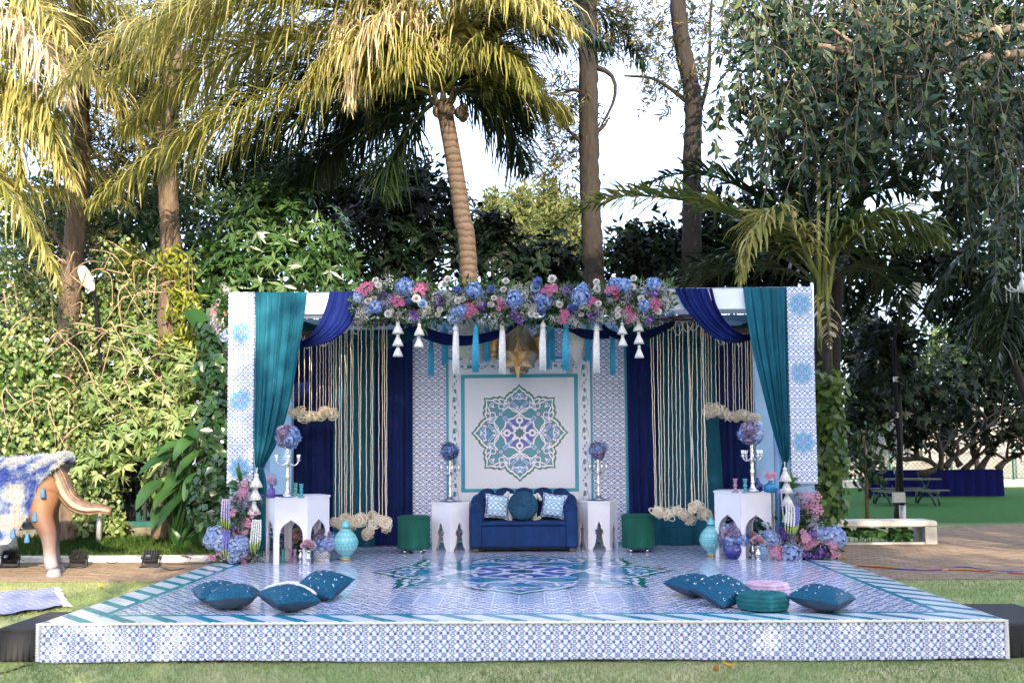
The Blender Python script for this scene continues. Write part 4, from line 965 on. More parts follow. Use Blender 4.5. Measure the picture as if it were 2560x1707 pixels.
# cushions
def pillow(W, H, T, n=18, pinch=.10, p=2.6):
    b = MB()
    for s in (1, -1):
        def f(u, v):
            x, y = 2*u-1, 2*v-1; k = max(0, (1-abs(x)**p))**.5*max(0, (1-abs(y)**p))**.5
            px = x*(1-pinch*(1-y*y)*abs(x)**3); py = y*(1-pinch*(1-x*x)*abs(y)**3); wr = .04*math.sin(5*x+3*y)*math.sin(4*y-x)
            return (W/2*px, H/2*py, s*T/2*k*(1+wr))
        g = MB(); g.grid(f, n, n); fs = g.f if s > 0 else [tuple(reversed(q)) for q in g.f]; b.add(g.v, fs, 0, True)
    return b
M['cush1'] = print_mat('printed_cushion_cloth_a', m_cushion(.2), .8); M['cush2'] = print_mat('printed_cushion_cloth_b', m_cushion(.45), .8)
def upright(name, b, m_, p, lean, rz, roll, lbl, cat='cushion', group=None):
    """cushion standing on edge, leaning back; p = lowest middle point"""
    ex = Euler((R(90)-lean, roll, rz)) ; mm = Matrix.Rotation(rz, 3, 'Z')@Matrix.Rotation(-lean, 3, 'X')@Matrix.Rotation(roll, 3, 'Y')@Matrix.Rotation(R(90), 3, 'X')
    vs = [mm@Vector(v) for v in b.v]; zmin = min(v.z for v in vs); b2 = MB()
    # keep the print plane: store vertices so that local x,z lie in the face of the cushion
    b2.add([Matrix.Rotation(R(90), 3, 'X')@Vector(v) for v in b.v], b.f, 0, True)
    o = b2.build(name, m_, local=True, label=lbl, cat=cat, group=group); o.location = Vector(p)-Vector((0, 0, zmin))
    o.rotation_euler = (Matrix.Rotation(rz, 3, 'Z')@Matrix.Rotation(-lean, 3, 'X')@Matrix.Rotation(roll, 3, 'Y')).to_euler(); return o
st_z = SZ+.385
def seatp(zx_, Y): return Vector((aY(1000+zx_/4.052, 1300, Y).x, Y, st_z))
upright('printed_cushion', pillow(.34, .34, .13), M['cush1'], seatp(985, 5.30), R(14), R(8), R(6), 'square blue and white printed cushion on the left of the sofa', group='printed cushions')
upright('printed_cushion', pillow(.34, .34, .13), M['cush2'], seatp(1560, 5.30), R(14), R(-8), R(7), 'square blue and white printed cushion on the right of the sofa', group='printed cushions')
pc = upright('pom_pom_cushion', pillow(.42, .355, .13), M['cream'], seatp(1240, 5.34), R(13), 0, R(2), 'cream cushion with pom poms behind the round blue cushion')
for (x, z) in ((-.2, .17), (.2, .16), (.225, .13), (.24, .1), (-.2, -.17), (.2, -.17), (.16, -.185), (-.15, -.185), (.23, -.15), (-.23, .14)):
    b = MB(); b.ball((x, -.01, z), .027, 9, 6); put('pom_pom', b.mesh('pom_pom', M['cream']), pc)
b = MB(); n = 88
def rc(u, v):
    a = 2*math.pi*u; f = abs(2*v-1); q = (.198)*math.sin(math.acos(min(1, f))*1)**.55 if f < 1 else 0
    q = (.198)*(1-f**3.2)**.42 if f < 1 else 0
    pl = 1+.10*math.sin(a*22)*(q/.198)*(1-q/.198)*3
    h = .075*(1 if v > .5 else -1)*(f**.9)*pl*(1-.42*math.exp(-(q/.035)**2))
    return (q*math.cos(a), q*math.sin(a), h)
b.grid(rc, n, 21, wrap=True); b.ball((0, 0, .05), .018, 8, 5)
upright('round_cushion', b, M['v_round'], seatp(1248, 5.16), R(12), 0, 0, 'round slate blue pleated velvet cushion in the middle of the sofa')
# stools
for x, y, lbl in ((480+2235/4.052, 1384, 'round green velvet stool on chrome feet, left of the sofa'), (1540+238/4.052, 1381, 'round green velvet stool on chrome feet, right of the sofa')):
    p = Sz(x, y); c = Vector((p.x, p.y+.13, SZ)); t = thing('round_stool', lbl, 'stool', c, 'green velvet stools')
    b = MB(); b.lathe([(.19, .052), (.205, .058), (.21, .08), (.208, .25), (.212, .44), (.205, .468), (.18, .478), (.02, .482)], c, 36, fn=lambda a, z: 1+.008*math.sin(a*5+z*9)); b.build('seat', M['v_green'], t)
    b = MB(); b.tube([c+Vector((.213*math.cos(a), .213*math.sin(a), .456)) for a in [i*math.pi/18 for i in range(37)]], .006, 5); b.build('piping', M['v_green'], t)
    for a in (.6, 2.3, 3.9, 5.5):
        b = MB(); b.lathe([(.018, .002), (.018, .05)], c+Vector((.145*math.cos(a), .145*math.sin(a), 0)), 12); b.build('leg', M['chrome'], t)
# egg lanterns
def m_egg(t):
    x, y, z = xyz(t, objco(t)); a = y.m('ARCTAN2', x); u = a*(9/math.pi); v = z/.058
    row = v.m('FLOOR'); f = ((u+row*.5).frac()-.5); g = v.frac()-.5; d = (f*f*1.2+g*g).sqrt(); n = noise(t, 120, 2, .6, objco(t))
    c = mixc(t, (d-.40).inside(.05), (.09, .38, .42), (.27, .50, .48)); c = mixc(t, ((d-.40).abs()-.035).inside(.03), c, (.10, .55, .60)); return mixc(t, (n-.5)*.5+.1, c, (.55, .60, .50))
M['egg'] = print_mat('aqua_enamel', m_egg, .35, bmp=.1); M['aqua'] = mat('aqua_paint', (.12, .46, .50), .4, .12, 12)
for x, y, s, lbl in ((480+1540/4.052, 1060+1385/4.052, 1.0, 'aqua egg shaped lantern with gold scrolls, left side of the stage'), (1540+985/4.052, 1060+1345/4.052, .97, 'aqua egg shaped lantern with gold scrolls, right beside the indigo vase')):
    p = Sz(x, y); c = Vector((p.x, p.y+.08, SZ)); t = thing('egg_lantern', lbl, 'lantern', c, 'aqua egg lanterns')
    P = [(.075, .028)]+[(.152*math.sin(f*math.pi)**.72*(1+.05*math.cos(f*math.pi)) , .028+.375*f) for f in [.06+.88*i/22 for i in range(23)]]
    b = MB(); b.lathe([(r*s, z*s) for r, z in P], c, 30); b.build('body', M['egg'], t)
    b = MB(); b.lathe([(.062*s, .002), (.066*s, .012), (.06*s, .03*s)], c, 24); b.build('foot', M['brass'], t)
    b = MB(); b.lathe([(r*s, z*s) for r, z in ((.152, .205), (.157, .211), (.157, .219), (.152, .225))], c, 30, cap=False); b.build('seam_band', M['aqua'], t)
    b = MB(); b.lathe([(r*s, z*s) for r, z in ((.055, .395), (.062, .405), (.05, .42), (.052, .435), (.028, .46), (.012, .475), (.016, .485), (.004, .50))], c, 18); b.build('finial', M['aqua'], t)
# candelabra
def candelabrum(c, H, ball, lbl, fl, flbl):
    t = thing('candelabrum', lbl, 'candelabrum', c, 'silver candelabra'); s = H/.55
    pr = [(.075, .002), (.072, .012), (.05, .03), (.028, .06), (.018, .09), (.026, .11), (.016, .13), (.022, .2), (.026, .23), (.016, .26), (.021, .31), (.018, .34), (.03, .37), (.018, .385), (.024, .41), (.016, .43), (.022, .46), (.017, .49), (.024, .52), (.02, .55)]
    b = MB(); b.lathe([(r*s, z*s) for r, z in pr], c, 14); b.build('stem', M['silver'], t)
    for k in range(4):
        a = k*math.pi/2+.35; d = Vector((math.cos(a), math.sin(a), 0)); b = MB()
        pts = [c+d*(q*s)+Vector((0, 0, z*s)) for q, z in ((.015, .375), (.04, .355), (.075, .345), (.105, .365), (.118, .395))]
        b.tube(spline(pts, 12), .010*s, 7); b.build('arm', M['silver'], t)
        e = c+d*(.118*s); b = MB(); b.lathe([(r*s, z*s) for r, z in ((.010, .39), (.030, .395), (.03, .40), (.012, .405), (.016, .42), (.022, .43), (.018, .435), (.028, .462), (.022, .464), (.01, .445))], e, 12); b.build('candle_cup', M['silver'], t)
    fb = thing('flower_ball', flbl, 'flower ball', c+Vector((0, 0, H)), 'hydrangea balls on candelabra')
    q = c+Vector((0, 0, H+ball*.78))
    b = MB(); b.ball(q, ball*.72, 10, 7); b.build('foam_ball', M['v_round'], fb)
    for i, d in enumerate(fib(11)):
        k = fl[i % len(fl)] if d[2] < .55 else fl[-1]; dd = Vector(d); o = flower(fb, k, q+dd*ball*.52, ball/.14*.82, face=(0, -1, 0)); o.rotation_euler = (random.uniform(0, 6), random.uniform(0, 6), 0)
zt = SZ+.79; CB = Vector((BTL.x+.0, BTL.y-.02, zt+.004))
def plate(c, r, lbl):
    b = MB(); b.lathe([(r*.6, 0), (r*.95, .004), (r, .008), (r*.93, .009), (r*.5, .006), (.01, .006)], c, 28); b.build('blue_plate', M['v_plate'], label=lbl, cat='plate', group='blue rimmed plates')
M['v_plate'] = mat('blue_glazed_plate', (.10, .14, .34), .2, .3, 18)
def on(x, y, z): return aZ(x, y, z)
pL = on(480+968/4.052, 1060+742/4.052, zt); plate(Vector((pL.x, pL.y, zt+.001)), .105, 'blue plate under the candelabrum on the left tall table')
candelabrum(Vector((pL.x, pL.y, zt+.0085)), .57, .145, 'tall silver candelabrum on the left tall table', ['hyd', 'hyd', 'hyd', 'pink', 'hydm'], 'blue and mauve hydrangea ball on the left tall table')
zr = SZ+.80; pR = on(1540+1385/4.052, 1060+690/4.052, zr); plate(Vector((pR.x, pR.y, zr+.001)), .10, 'blue plate under the candelabrum on the right tall table')
candelabrum(Vector((pR.x, pR.y, zr+.0085)), .57, .145, 'tall silver candelabrum on the right tall table', ['hyd', 'hyd', 'hydp', 'hyd', 'hydm'], 'blue and mauve hydrangea ball on the right tall table')
for P_, zxx, a, fl in ((STL, 508, 'left', ['hyd', 'hydd', 'hyd', 'hydd']), (STR, 2012, 'right', ['hyd', 'hydm', 'hyd', 'hydm'])):
    z_ = SZ+.635; x_ = aY(1000+zxx/4.052, 1258, P_.y).x
    plate(Vector((x_, P_.y, z_+.001)), .16, 'blue rimmed plate on the small hexagonal table '+a+' of the sofa')
    candelabrum(Vector((x_, P_.y, z_+.0085)), .56, .125, 'silver candelabrum on the small table '+a+' of the sofa', fl, 'dusky blue hydrangea ball '+a+' of the medallion')
# glass on the tables
def glass(name, c, tr=.55, rough=.08): return mat(name, c, rough, .08, 20, trans=tr)
M['g_green'] = glass('green_glass', (.10, .50, .38)); M['g_teal'] = glass('turquoise_glass', (.06, .42, .55)); M['g_pink'] = glass('pink_glass', (.62, .32, .48)); M['g_mauve'] = glass('mauve_glass', (.45, .36, .52)); M['g_purple'] = glass('purple_glass', (.10, .06, .34), .3); M['g_navy'] = glass('navy_glass', (.01, .02, .16), .2); M['g_blue'] = glass('blue_glass', (.01, .20, .42), .35)
HP = [(.036, .0), (.034, .006), (.016, .012), (.014, .022), (.02, .03), (.012, .04), (.015, .055), (.023, .063), (.014, .07), (.013, .09), (.02, .098), (.014, .104), (.021, .112), (.021, .125), (.016, .126), (.012, .11)]
def holder(c, m_, lbl, s=1.0, prof=HP, grp='glass candle holders'):
    b = MB(); b.lathe([(r*s, z*s) for r, z in prof], c, 14); return b.build('candle_holder', M[m_], label=lbl, cat='candle holder', group=grp)
def vase(c, m_, prof, lbl, name='bottle_vase', fn=None):
    t = thing(name, lbl, 'vase', c, 'coloured glass vases'); b = MB(); b.lathe(prof, c, 28, fn=fn); b.build('vase_body', M[m_], t); return t
def T1(x, y, z): p = on(480+x/4.052, 1060+y/4.052, z); return Vector((p.x, p.y, z+.001))
def T2(x, y, z): p = on(1540+x/4.052, 1060+y/4.052, z); return Vector((p.x, p.y, z+.001))
holder(T1(1050, 730, zt), 'g_green', 'green glass candle holder on the left tall table', 1.25); holder(T1(1107, 745, zt), 'g_teal', 'turquoise glass candle holder on the left tall table', 1.25)
holder(T2(1210, 694, zr), 'g_pink', 'pink glass candle holder on the right tall table', 1.3); holder(T2(1310, 696, zr), 'g_teal', 'turquoise glass candle holder on the right tall table', 1.3)
c = T1(803, 748, zt); t = vase(c, 'g_purple', [(.04, 0), (.044, .01), (.044, .085), (.034, .105), (.018, .115), (.016, .145), (.021, .15), (.013, .148)], 'purple glass bottle with small flowers on the left tall table')
for k, dx, dz, s in (('pinks', -.01, .22, .55), ('lil', .01, .24, .8), ('hydm', .015, .18, .5), ('lil', -.02, .2, .6)): flower(t, k, c+Vector((dx, 0, dz)), s)
p = dY(588, 1148, BTL.y+.14)
b = MB(); b.lathe([(.04, 0), (.09, .012), (.13, .032), (.125, .036), (.02, .014)], Vector((c.x-.02, c.y+.10, zt+.001)), 26); b.build('blue_bowl', M['g_navy'], label='shallow dark blue glass bowl behind the purple bottle', cat='bowl')
c = T2(1452, 690, zr)+Vector((0, .07, 0)); t = vase(c, 'g_navy', [(.03, 0), (.06, .015), (.075, .05), (.06, .085), (.025, .115), (.014, .15), (.017, .165), (.01, .16)], 'dark navy glass vase with a lilac sprig on the right tall table')
for dz, s in ((.2, .5), (.25, .55), (.30, .45)): flower(t, 'mist', c+Vector((.02*dz*8-.02, 0, dz)), s)
c = T2(1567, 694, zr); t = vase(c, 'g_blue', [(.04, 0), (.075, .012), (.09, .05), (.08, .085), (.04, .105), (.026, .115), (.026, .128), (.034, .136), (.02, .13)], 'turquoise ribbed round vase with pink flowers on the right tall table', fn=lambda a, z: 1+.03*math.cos(a*14))
for dx, dz, s in ((-.01, .19, .75), (.03, .2, .6), (-.03, .17, .5)): flower(t, 'pinkm' if s < .7 else 'pinks', c+Vector((dx, 0, dz)), s)
# things standing on the floor beside the tall tables
def F1(x, y): p = Sz(480+x/4.052, 1060+y/4.052); return Vector((p.x, p.y, SZ+.001))
def F2(x, y): p = Sz(1540+x/4.052, 1060+y/4.052); return Vector((p.x, p.y, SZ+.001))
holder(F1(922, 1395), 'g_green', 'green glass candle holder on the floor under the left tall table', 1.25); holder(F1(996, 1400), 'g_pink', 'rose pink glass candle holder on the floor under the left tall table', 1.3); holder(F1(1040, 1398), 'g_mauve', 'mauve glass candle holder on the floor under the left tall table', 1.25)
SP = [(.045, .0), (.043, .008), (.02, .02), (.016, .035), (.024, .05), (.036, .075), (.03, .10), (.016, .12), (.014, .135), (.028, .15), (.038, .165), (.033, .168), (.01, .155)]
def rose_holder(c, lbl, fl, s=1.0, n=6, grp='silver holders with roses'):
    holder(c, 'silver', lbl, s, SP, grp); t = thing('rose_bunch', 'bunch of pale roses on the '+lbl, 'roses', c+Vector((0, 0, .165*s)), 'rose bunches')
    for i in range(n):
        a = i*2.4; q = .06*math.sqrt(i/n); flower(t, fl, c+Vector((q*math.cos(a), q*math.sin(a)*.7-.01, .205*s+.05*(1-i/n)+random.uniform(-.012, .012))), .78, face=(math.cos(a)*q*9, -.7, .9))
    flower(t, 'fol', c+Vector((0, 0, .18*s)), .4)
rose_holder(F1(1180, 1425), 'silver mercury candle holder beside the left tall table', 'rosep', 1.0, 7)
holder(F1(1090, 1412)+Vector((0, .05, 0)), 'silver', 'plain silver candle holder at the right foot of the left tall table', .95, SP, 'silver holders')
rose_holder(F2(1440, 1385), 'front silver candle holder beside the indigo vase', 'rosep', 1.05, 7)
rose_holder(F2(1385, 1355), 'rear silver candle holder beside the indigo vase', 'rosep', 1.15, 8)
# hydrangea pots
def m_bowl(t):
    x, y, z = xyz(t, objco(t)); a = y.m('ARCTAN2', x); c = tile(t, a*(4/math.pi), z/.07, white=(.62, .60, .54), dark=(.02, .03, .16), blue=(.04, .07, .28), soft=.05)
    return mixc(t, ((z-.085).abs()-.052).gt(0), c, (.62, .60, .54))
M['bowlp'] = print_mat('painted_bowl', m_bowl, .25, coat=.4)
c = F1(1300, 1392)+Vector((0, .1, 0)); t = thing('patterned_bowl', 'cream bowl painted with navy scrolls holding hydrangeas, left of the stage', 'bowl', c)
b = MB(); b.lathe([(.07, 0), (.07, .006), (.10, .035), (.108, .075), (.104, .12), (.098, .15), (.103, .157), (.095, .16), (.09, .14)], c, 32); b.build('bowl_body', M['bowlp'], t)
for k, dx, dy, dz, s in (('hydp', .09, -.05, .20, .95), ('hyd', .02, -.08, .20, .95), ('hydm', -.05, -.03, .25, .95), ('hydm', .02, 0, .30, .9), ('hydp', -.09, -.05, .19, .8), ('hyd', .08, .02, .26, .9), ('hydp', .13, -.02, .22, .7)): flower(t, k, c+Vector((dx, dy, dz)), s)
def m_ind(t):
    x, y, z = xyz(t, objco(t)); a = y.m('ARCTAN2', x); g = ((a*14+z*160).sin()).abs().min(((a*14-z*160).sin()).abs()); m_ = ((z-.12).abs()-.045).inside(.004)
    return mixc(t, g.lt(.25)*m_, (.018, .02, .18), (.08, .085, .32))
M['indigo'] = print_mat('indigo_glaze', m_ind, .2, coat=.5)
c = F2(1210, 1372)+Vector((0, .1, 0)); t = thing('indigo_vase', 'round indigo glazed vase full of hydrangeas beside the aqua egg', 'vase', c)
b = MB(); b.lathe([(.065, 0), (.07, .006), (.10, .04), (.122, .09), (.12, .14), (.10, .18), (.085, .19), (.09, .2), (.075, .195)], c, 32); b.build('vase_body', M['indigo'], t)
for k, dx, dy, dz, s in (('hyd', -.05, -.07, .23, .95), ('hyd', .09, -.05, .24, .95), ('hydm', .0, -.06, .30, 1.0), ('hydm', -.12, -.03, .24, .75), ('hydp', -.06, 0, .33, .9), ('lil', 0.02, 0, .38, 1.2), ('hydm', .05, 0, .37, .8), ('hyd', .10, 0, .33, .85), ('rosep', -.09, -.07, .29, 1.1), ('hydd', .13, -.03, .24, .7)): flower(t, k, c+Vector((dx, dy, dz)), s)

# ------------------------------------------------------------------ floor arrangements
M['amar_l'] = mat('lilac_amaranth', (.42, .36, .55), .85, .2, 60, bmp=.8, bscale=120); M['amar_w'] = mat('white_amaranth', (.70, .70, .66), .85, .2, 60, bmp=.8, bscale=120); M['amar_b'] = mat('violet_amaranth', (.17, .17, .50), .85, .2, 60, bmp=.8, bscale=120); M['amar_g'] = mat('lime_amaranth_tip', (.34, .42, .10), .8, .2, 40)
def amaranth(t, p0, p1, n, m_, wid=.05):
    rs = random.Random(int(p0.x*1000)); 
    for k in range(n):
        dx = (k/(n-1)-.5)*wid*2 if n > 1 else 0; L = p0.z-p1.z; fz = rs.uniform(.8, 1.0)
        top = p0+Vector((dx*.3, 0, 0)); pts = [top+Vector((0, .06, -.03)), top+Vector((dx*.6, -.01, .015)), p0+Vector((dx, -.03, -L*.25)), p0.lerp(p1, .7*fz)+Vector((dx*1.1, -.03, 0)), p0.lerp(p1, fz)+Vector((dx*.8, -.02, 0))]
        q = spline(pts, 30); b = MB(); b.tube(q[:23], [.010+.004*math.sin(i*2.6+k) for i in range(23)], 6); o = b.build('amaranth_strand', M[m_], t)
        b = MB(); b.tube(q[22:], [.010-.001*i for i in range(8)], 6); b.build('amaranth_tip', M['amar_g'], o)
def Z7(x, y): return (500+x/5.227, 1120+y/5.227)
def Z8(x, y): return (1900+x/5.227, 1120+y/5.227)
al = thing('flower_arrangement', 'loose flower arrangement on the stage floor around the left tall table', 'flowers', (-3.3, 4.0, SZ), 'floor flower arrangements')
LL = [('hydp', 200, 1150, 1.15), ('hydp', 150, 1210, 1.0), ('hydp', 255, 1230, 1.1), ('hydp', 330, 1200, .8), ('hydp', 480, 1250, .9), ('hydp', 560, 1250, .8), ('hydp', 530, 1330, .9), ('hydp', 440, 1320, .7), ('hydp', 440, 1405, .75), ('hydp', 560, 1190, .6), ('pinkm', 630, 985, 1), ('pinkm', 590, 1125, .9), ('pinkm', 470, 1080, .8), ('pinkm', 615, 1240, 1), ('pinkm', 640, 1290, .7), ('pinkm', 580, 1430, 1.15), ('pinkm', 500, 1170, .7), ('pinkm', 410, 1280, .6), ('pinkm', 150, 1440, .8), ('pinkm', 260, 1370, .7), ('pinkm', 300, 1090, .6), ('pinks', 590, 500, .9), ('pinks', 580, 600, .9), ('pinks', 530, 580, .5), ('pinkm', 710, 850, 1.05), ('pinkm', 440, 840, .8), ('pinkm', 410, 880, .5), ('purp', 580, 920, .9), ('purp', 450, 1045, .9), ('purp', 545, 960, .6), ('lil', 610, 740, 1), ('lil', 480, 600, .9), ('lil', 420, 660, .7), ('gyp', 540, 1030, 1), ('gyp', 300, 1340, 1), ('gyp', 290, 1420, .8), ('gyp', 720, 1430, 1), ('gyp', 850, 1420, 1), ('gyp', 380, 1400, .7), ('gyp', 450, 1150, .8), ('lil', 330, 1470, .8), ('mist', 500, 700, 1), ('mist', 560, 680, 1), ('mist', 800, 700, .5)]
for k, x, y, s in LL: flower(al, k, aY(*Z7(x, y), (3.80 if k == 'hydp' else 3.88)+random.uniform(-.05, .06)), s*(1.1 if k == 'hydp' else .8 if k == 'pinkm' else 1))
for x, y, s in ((500, 760, 1.2), (560, 820, 1.2), (450, 950, 1.3), (640, 900, 1), (560, 1080, 1.4), (350, 1150, 1.2), (650, 1150, 1), (450, 1220, 1.4), (300, 1300, 1.2), (600, 1360, 1.2), (400, 1430, 1.2), (250, 1450, 1), (700, 1330, 1), (480, 1450, 1), (640, 1450, .9), (520, 520, .9), (420, 1350, 1)): flower(al, 'fol', aY(*Z7(x, y), 4.0), s*1.05)
amaranth(al, aY(*Z7(345, 690), 3.86), aY(*Z7(340, 1100), 3.84), 4, 'amar_l', .042); amaranth(al, aY(*Z7(745, 960), 3.72), aY(*Z7(725, 1390), 3.70), 5, 'amar_w', .05); amaranth(al, aY(*Z7(360, 1100), 3.78), aY(*Z7(345, 1480), 3.76), 3, 'amar_b', .03)
M['bigleaf'] = leafmat('broad_leaf', [(.05, (.02, .075, .02)), (.5, (.04, .13, .03)), (.95, (.10, .22, .05))], .35, .3)
def broad_leaf(t, base, tip, w_, name='broad_leaf', up=(0, -.5, .85), lobes=0, m_='bigleaf', curl=.12, n=16):
    """one big leaf with midrib, from base to tip"""
    base, tip = Vector(base), Vector(tip); d = tip-base; L = d.length; s = d.cross(Vector(up)).normalized(); nn = s.cross(d).normalized()
    b = MB()
    def f(u, v):
        x = 2*u-1; wd = w_/2*math.sin(math.pi*min(1, v*.93+.07)**.8)**.75; 
        if lobes: wd *= 1-.28*abs(math.sin(v*lobes*math.pi))*min(1, abs(x)*2)
        return base+d*v+s*(x*wd)+nn*(curl*L*math.sin(math.pi*v)+abs(x)*wd*.3-.4*curl*L*v*v)
    b.grid(f, 7, n); o = b.build(name, M[m_], t); me = o.data; a = me.attributes.new('rnd', 'FLOAT', 'POINT'); a.data.foreach_set('value', np.full(len(me.vertices), random.random(), np.float32)); return o
for (x0, y0, x1, y1, w_) in ((520, 500, 340, 480, .14), (520, 420, 465, 250, .07), (530, 420, 505, 180, .05), (540, 420, 630, 310, .08), (560, 470, 640, 480, .1), (490, 600, 380, 520, .07), (470, 640, 310, 640, .06), (500, 660, 400, 720, .09), (240, 1340, 100, 1400, .06), (450, 1000, 390, 930, .13), (330, 960, 230, 1040, .12)):
    broad_leaf(al, aY(*Z7(x0, y0), 3.98), aY(*Z7(x1, y1), 3.9), w_)
ul = thing('flower_arrangement', 'purple and peach flowers bunched under and behind the left tall table', 'flowers', (-2.9, 4.6, SZ), 'floor flower arrangements')
for k, x, y, s in (('purp', 970, 1160, 1.2), ('purp', 915, 1200, 1.1), ('purp', 1010, 1030, 1), ('lil', 970, 960, 1.1), ('mist', 940, 1000, 1), ('pinkm', 940, 1060, .6), ('peach', 1060, 1095, 1.0), ('peach', 1045, 1165, 1.0), ('peach', 1090, 1130, .9), ('peach', 1030, 1125, .9), ('peach', 1200, 1050, 1.0), ('pinkm', 1075, 1150, .7), ('purp', 1220, 920, 1), ('purp', 1190, 1110, 1), ('lil', 1225, 960, .9), ('purp', 930, 1255, .9), ('purp', 785, 1160, 1), ('lil', 790, 1320, .9), ('gyp', 740, 1050, .8), ('gyp', 1020, 1210, .8), ('gyp', 1100, 980, 1), ('purp', 1170, 1000, .8), ('lil', 740, 960, .6), ('purp', 1000, 1290, .8)): flower(ul, k, aY(480+x/4.052, 1060+y/4.052, 4.75+random.uniform(-.06, .06)), s)
for x, y in ((900, 980), (960, 1060), (1040, 1020), (930, 1130), (1030, 1250), (980, 1340), (760, 1100), (770, 1230), (740, 1340), (1080, 1240), (1200, 1150), (1210, 980), (900, 1300), (1100, 1330)): flower(ul, 'fol', aY(480+x/4.052, 1060+y/4.052, 4.88), 1.35)
ar = thing('flower_arrangement', 'loose flower arrangement on the stage floor right of the right tall table', 'flowers', (3.5, 4.1, SZ), 'floor flower arrangements')
RL = [('pinkm', 585, 1160, 1.0), ('pinkm', 530, 1245, 1.15), ('pinkm', 620, 1265, 1.15), ('pinkm', 680, 1245, 1.0), ('pinkm', 590, 1290, .9), ('pinkm', 200, 1310, 1), ('pinkm', 215, 1390, 1), ('pinkm', 270, 1390, .9), ('pinkm', 925, 1250, .9), ('pinkm', 940, 1310, .8), ('pinkm', 975, 1390, .8), ('hydp', 415, 1375, 1.25), ('hydp', 370, 1410, .8), ('hydp', 720, 1090, .95), ('hydp', 790, 1120, .9), ('hydp', 900, 1140, 1.15), ('hydp', 980, 1130, 1.1), ('hydp', 1040, 1190, .9), ('hydp', 960, 1190, .9), ('hydp', 150, 1180, 1), ('hydp', 215, 1195, .8), ('hydp', 115, 1120, .6), ('purp', 640, 1060, 1), ('purp', 680, 1110, 1), ('purp', 270, 1060, 1), ('purp', 320, 1110, .9), ('purp', 320, 1170, .8), ('purp', 620, 1390, 1), ('purp', 690, 1370, 1.1), ('purp', 760, 1360, 1.1), ('purp', 820, 1350, 1.1), ('purp', 880, 1370, 1), ('purp', 700, 1320, .8), ('purp', 580, 1380, .8), ('purp', 660, 1430, .9), ('purp', 790, 1400, .9), ('pinks', 610, 650, 1.0), ('pinks', 720, 640, .9), ('pinks', 660, 770, 1.0), ('pinks', 740, 810, 1.0), ('pinks', 600, 760, .6), ('pinks', 720, 900, .5), ('gyp', 670, 950, 1), ('gyp', 740, 1010, 1), ('gyp', 690, 1010, .9), ('gyp', 820, 1190, 1.1), ('gyp', 770, 1200, .9), ('gyp', 420, 1190, .7), ('gyp', 400, 1260, .7), ('mist', 480, 600, 1), ('mist', 700, 590, 1), ('mist', 500, 720, 1), ('mist', 580, 690, 1), ('mist', 460, 660, .9), ('mist', 420, 1140, .8), ('purp', 790, 960, .6), ('lil', 520, 790, .8)]
for k, x, y, s in RL: flower(ar, k, aY(*Z8(x, y), 3.92+random.uniform(-.05, .08)), s)
for x, y, s in ((520, 900, 1.3), (600, 860, 1.2), (540, 1020, 1.3), (480, 1100, 1.3), (560, 1120, 1), (420, 1200, 1.2), (340, 1280, 1.2), (460, 1320, 1.2), (620, 1330, 1.3), (740, 1270, 1.3), (840, 1270, 1.1), (500, 1370, 1), (560, 1400, 1), (720, 1400, 1.2), (850, 1400, 1), (640, 980, 1.2), (780, 1060, 1.0), (1000, 1260, .9), (660, 720, 1)): flower(ar, 'fol', aY(*Z8(x, y), 4.06), s*1.05)
for x, y in ((560, 950), (600, 930), (520, 980), (650, 860), (700, 860), (620, 800)):
    b = MB(); p0 = aY(*Z8(520+random.uniform(-40, 60), 1250), 4.03); b.tube([p0, aY(*Z8(x, y), 4.0), aY(*Z8(x+40, y-150), 3.95)], [.005, .004, .003], 5); b.build('stem', M['bigleaf'], ar)
amaranth(ar, aY(*Z8(385, 775), 3.78), aY(*Z8(370, 1150), 3.76), 4, 'amar_w', .045); amaranth(ar, aY(*Z8(465, 790), 3.80), aY(*Z8(440, 1170), 3.78), 4, 'amar_b', .03); amaranth(ar, aY(*Z8(270, 560), 3.84), aY(*Z8(300, 960), 3.80), 1, 'amar_l', .02)
for (x0, y0, x1, y1, w_) in ((410, 500, 500, 380, .10), (400, 560, 390, 260, .05), (420, 540, 540, 490, .13), (440, 640, 600, 600, .08), (400, 700, 310, 660, .08), (760, 700, 800, 740, .08), (120, 1080, 90, 960, .10), (200, 930, 170, 880, .06), (770, 860, 830, 890, .08)):
    broad_leaf(ar, aY(*Z8(x0, y0), 4.0), aY(*Z8(x1, y1), 3.93), w_)
ur = thing('flower_arrangement', 'dark bunch of foliage and pink flowers behind the right tall table', 'flowers', (2.9, 4.85, SZ), 'floor flower arrangements')
for k, x, y, s in (('pinkm', 1365, 970, .8), ('pinkm', 1345, 975, .7), ('purp', 1360, 930, 1), ('lil', 1395, 900, .9), ('mist', 1380, 1020, 1), ('gyp', 1240, 1000, .7), ('fol', 1380, 940, 1.3), ('fol', 1350, 1000, 1.3), ('fol', 1400, 1060, 1.3), ('fol', 1590, 950, 1.2), ('fol', 1610, 1060, 1.2), ('fol', 1560, 1130, 1.1), ('fol', 1240, 950, 1)): flower(ur, k, aY(1540+x/4.052, 1060+y/4.052, 4.9), s)
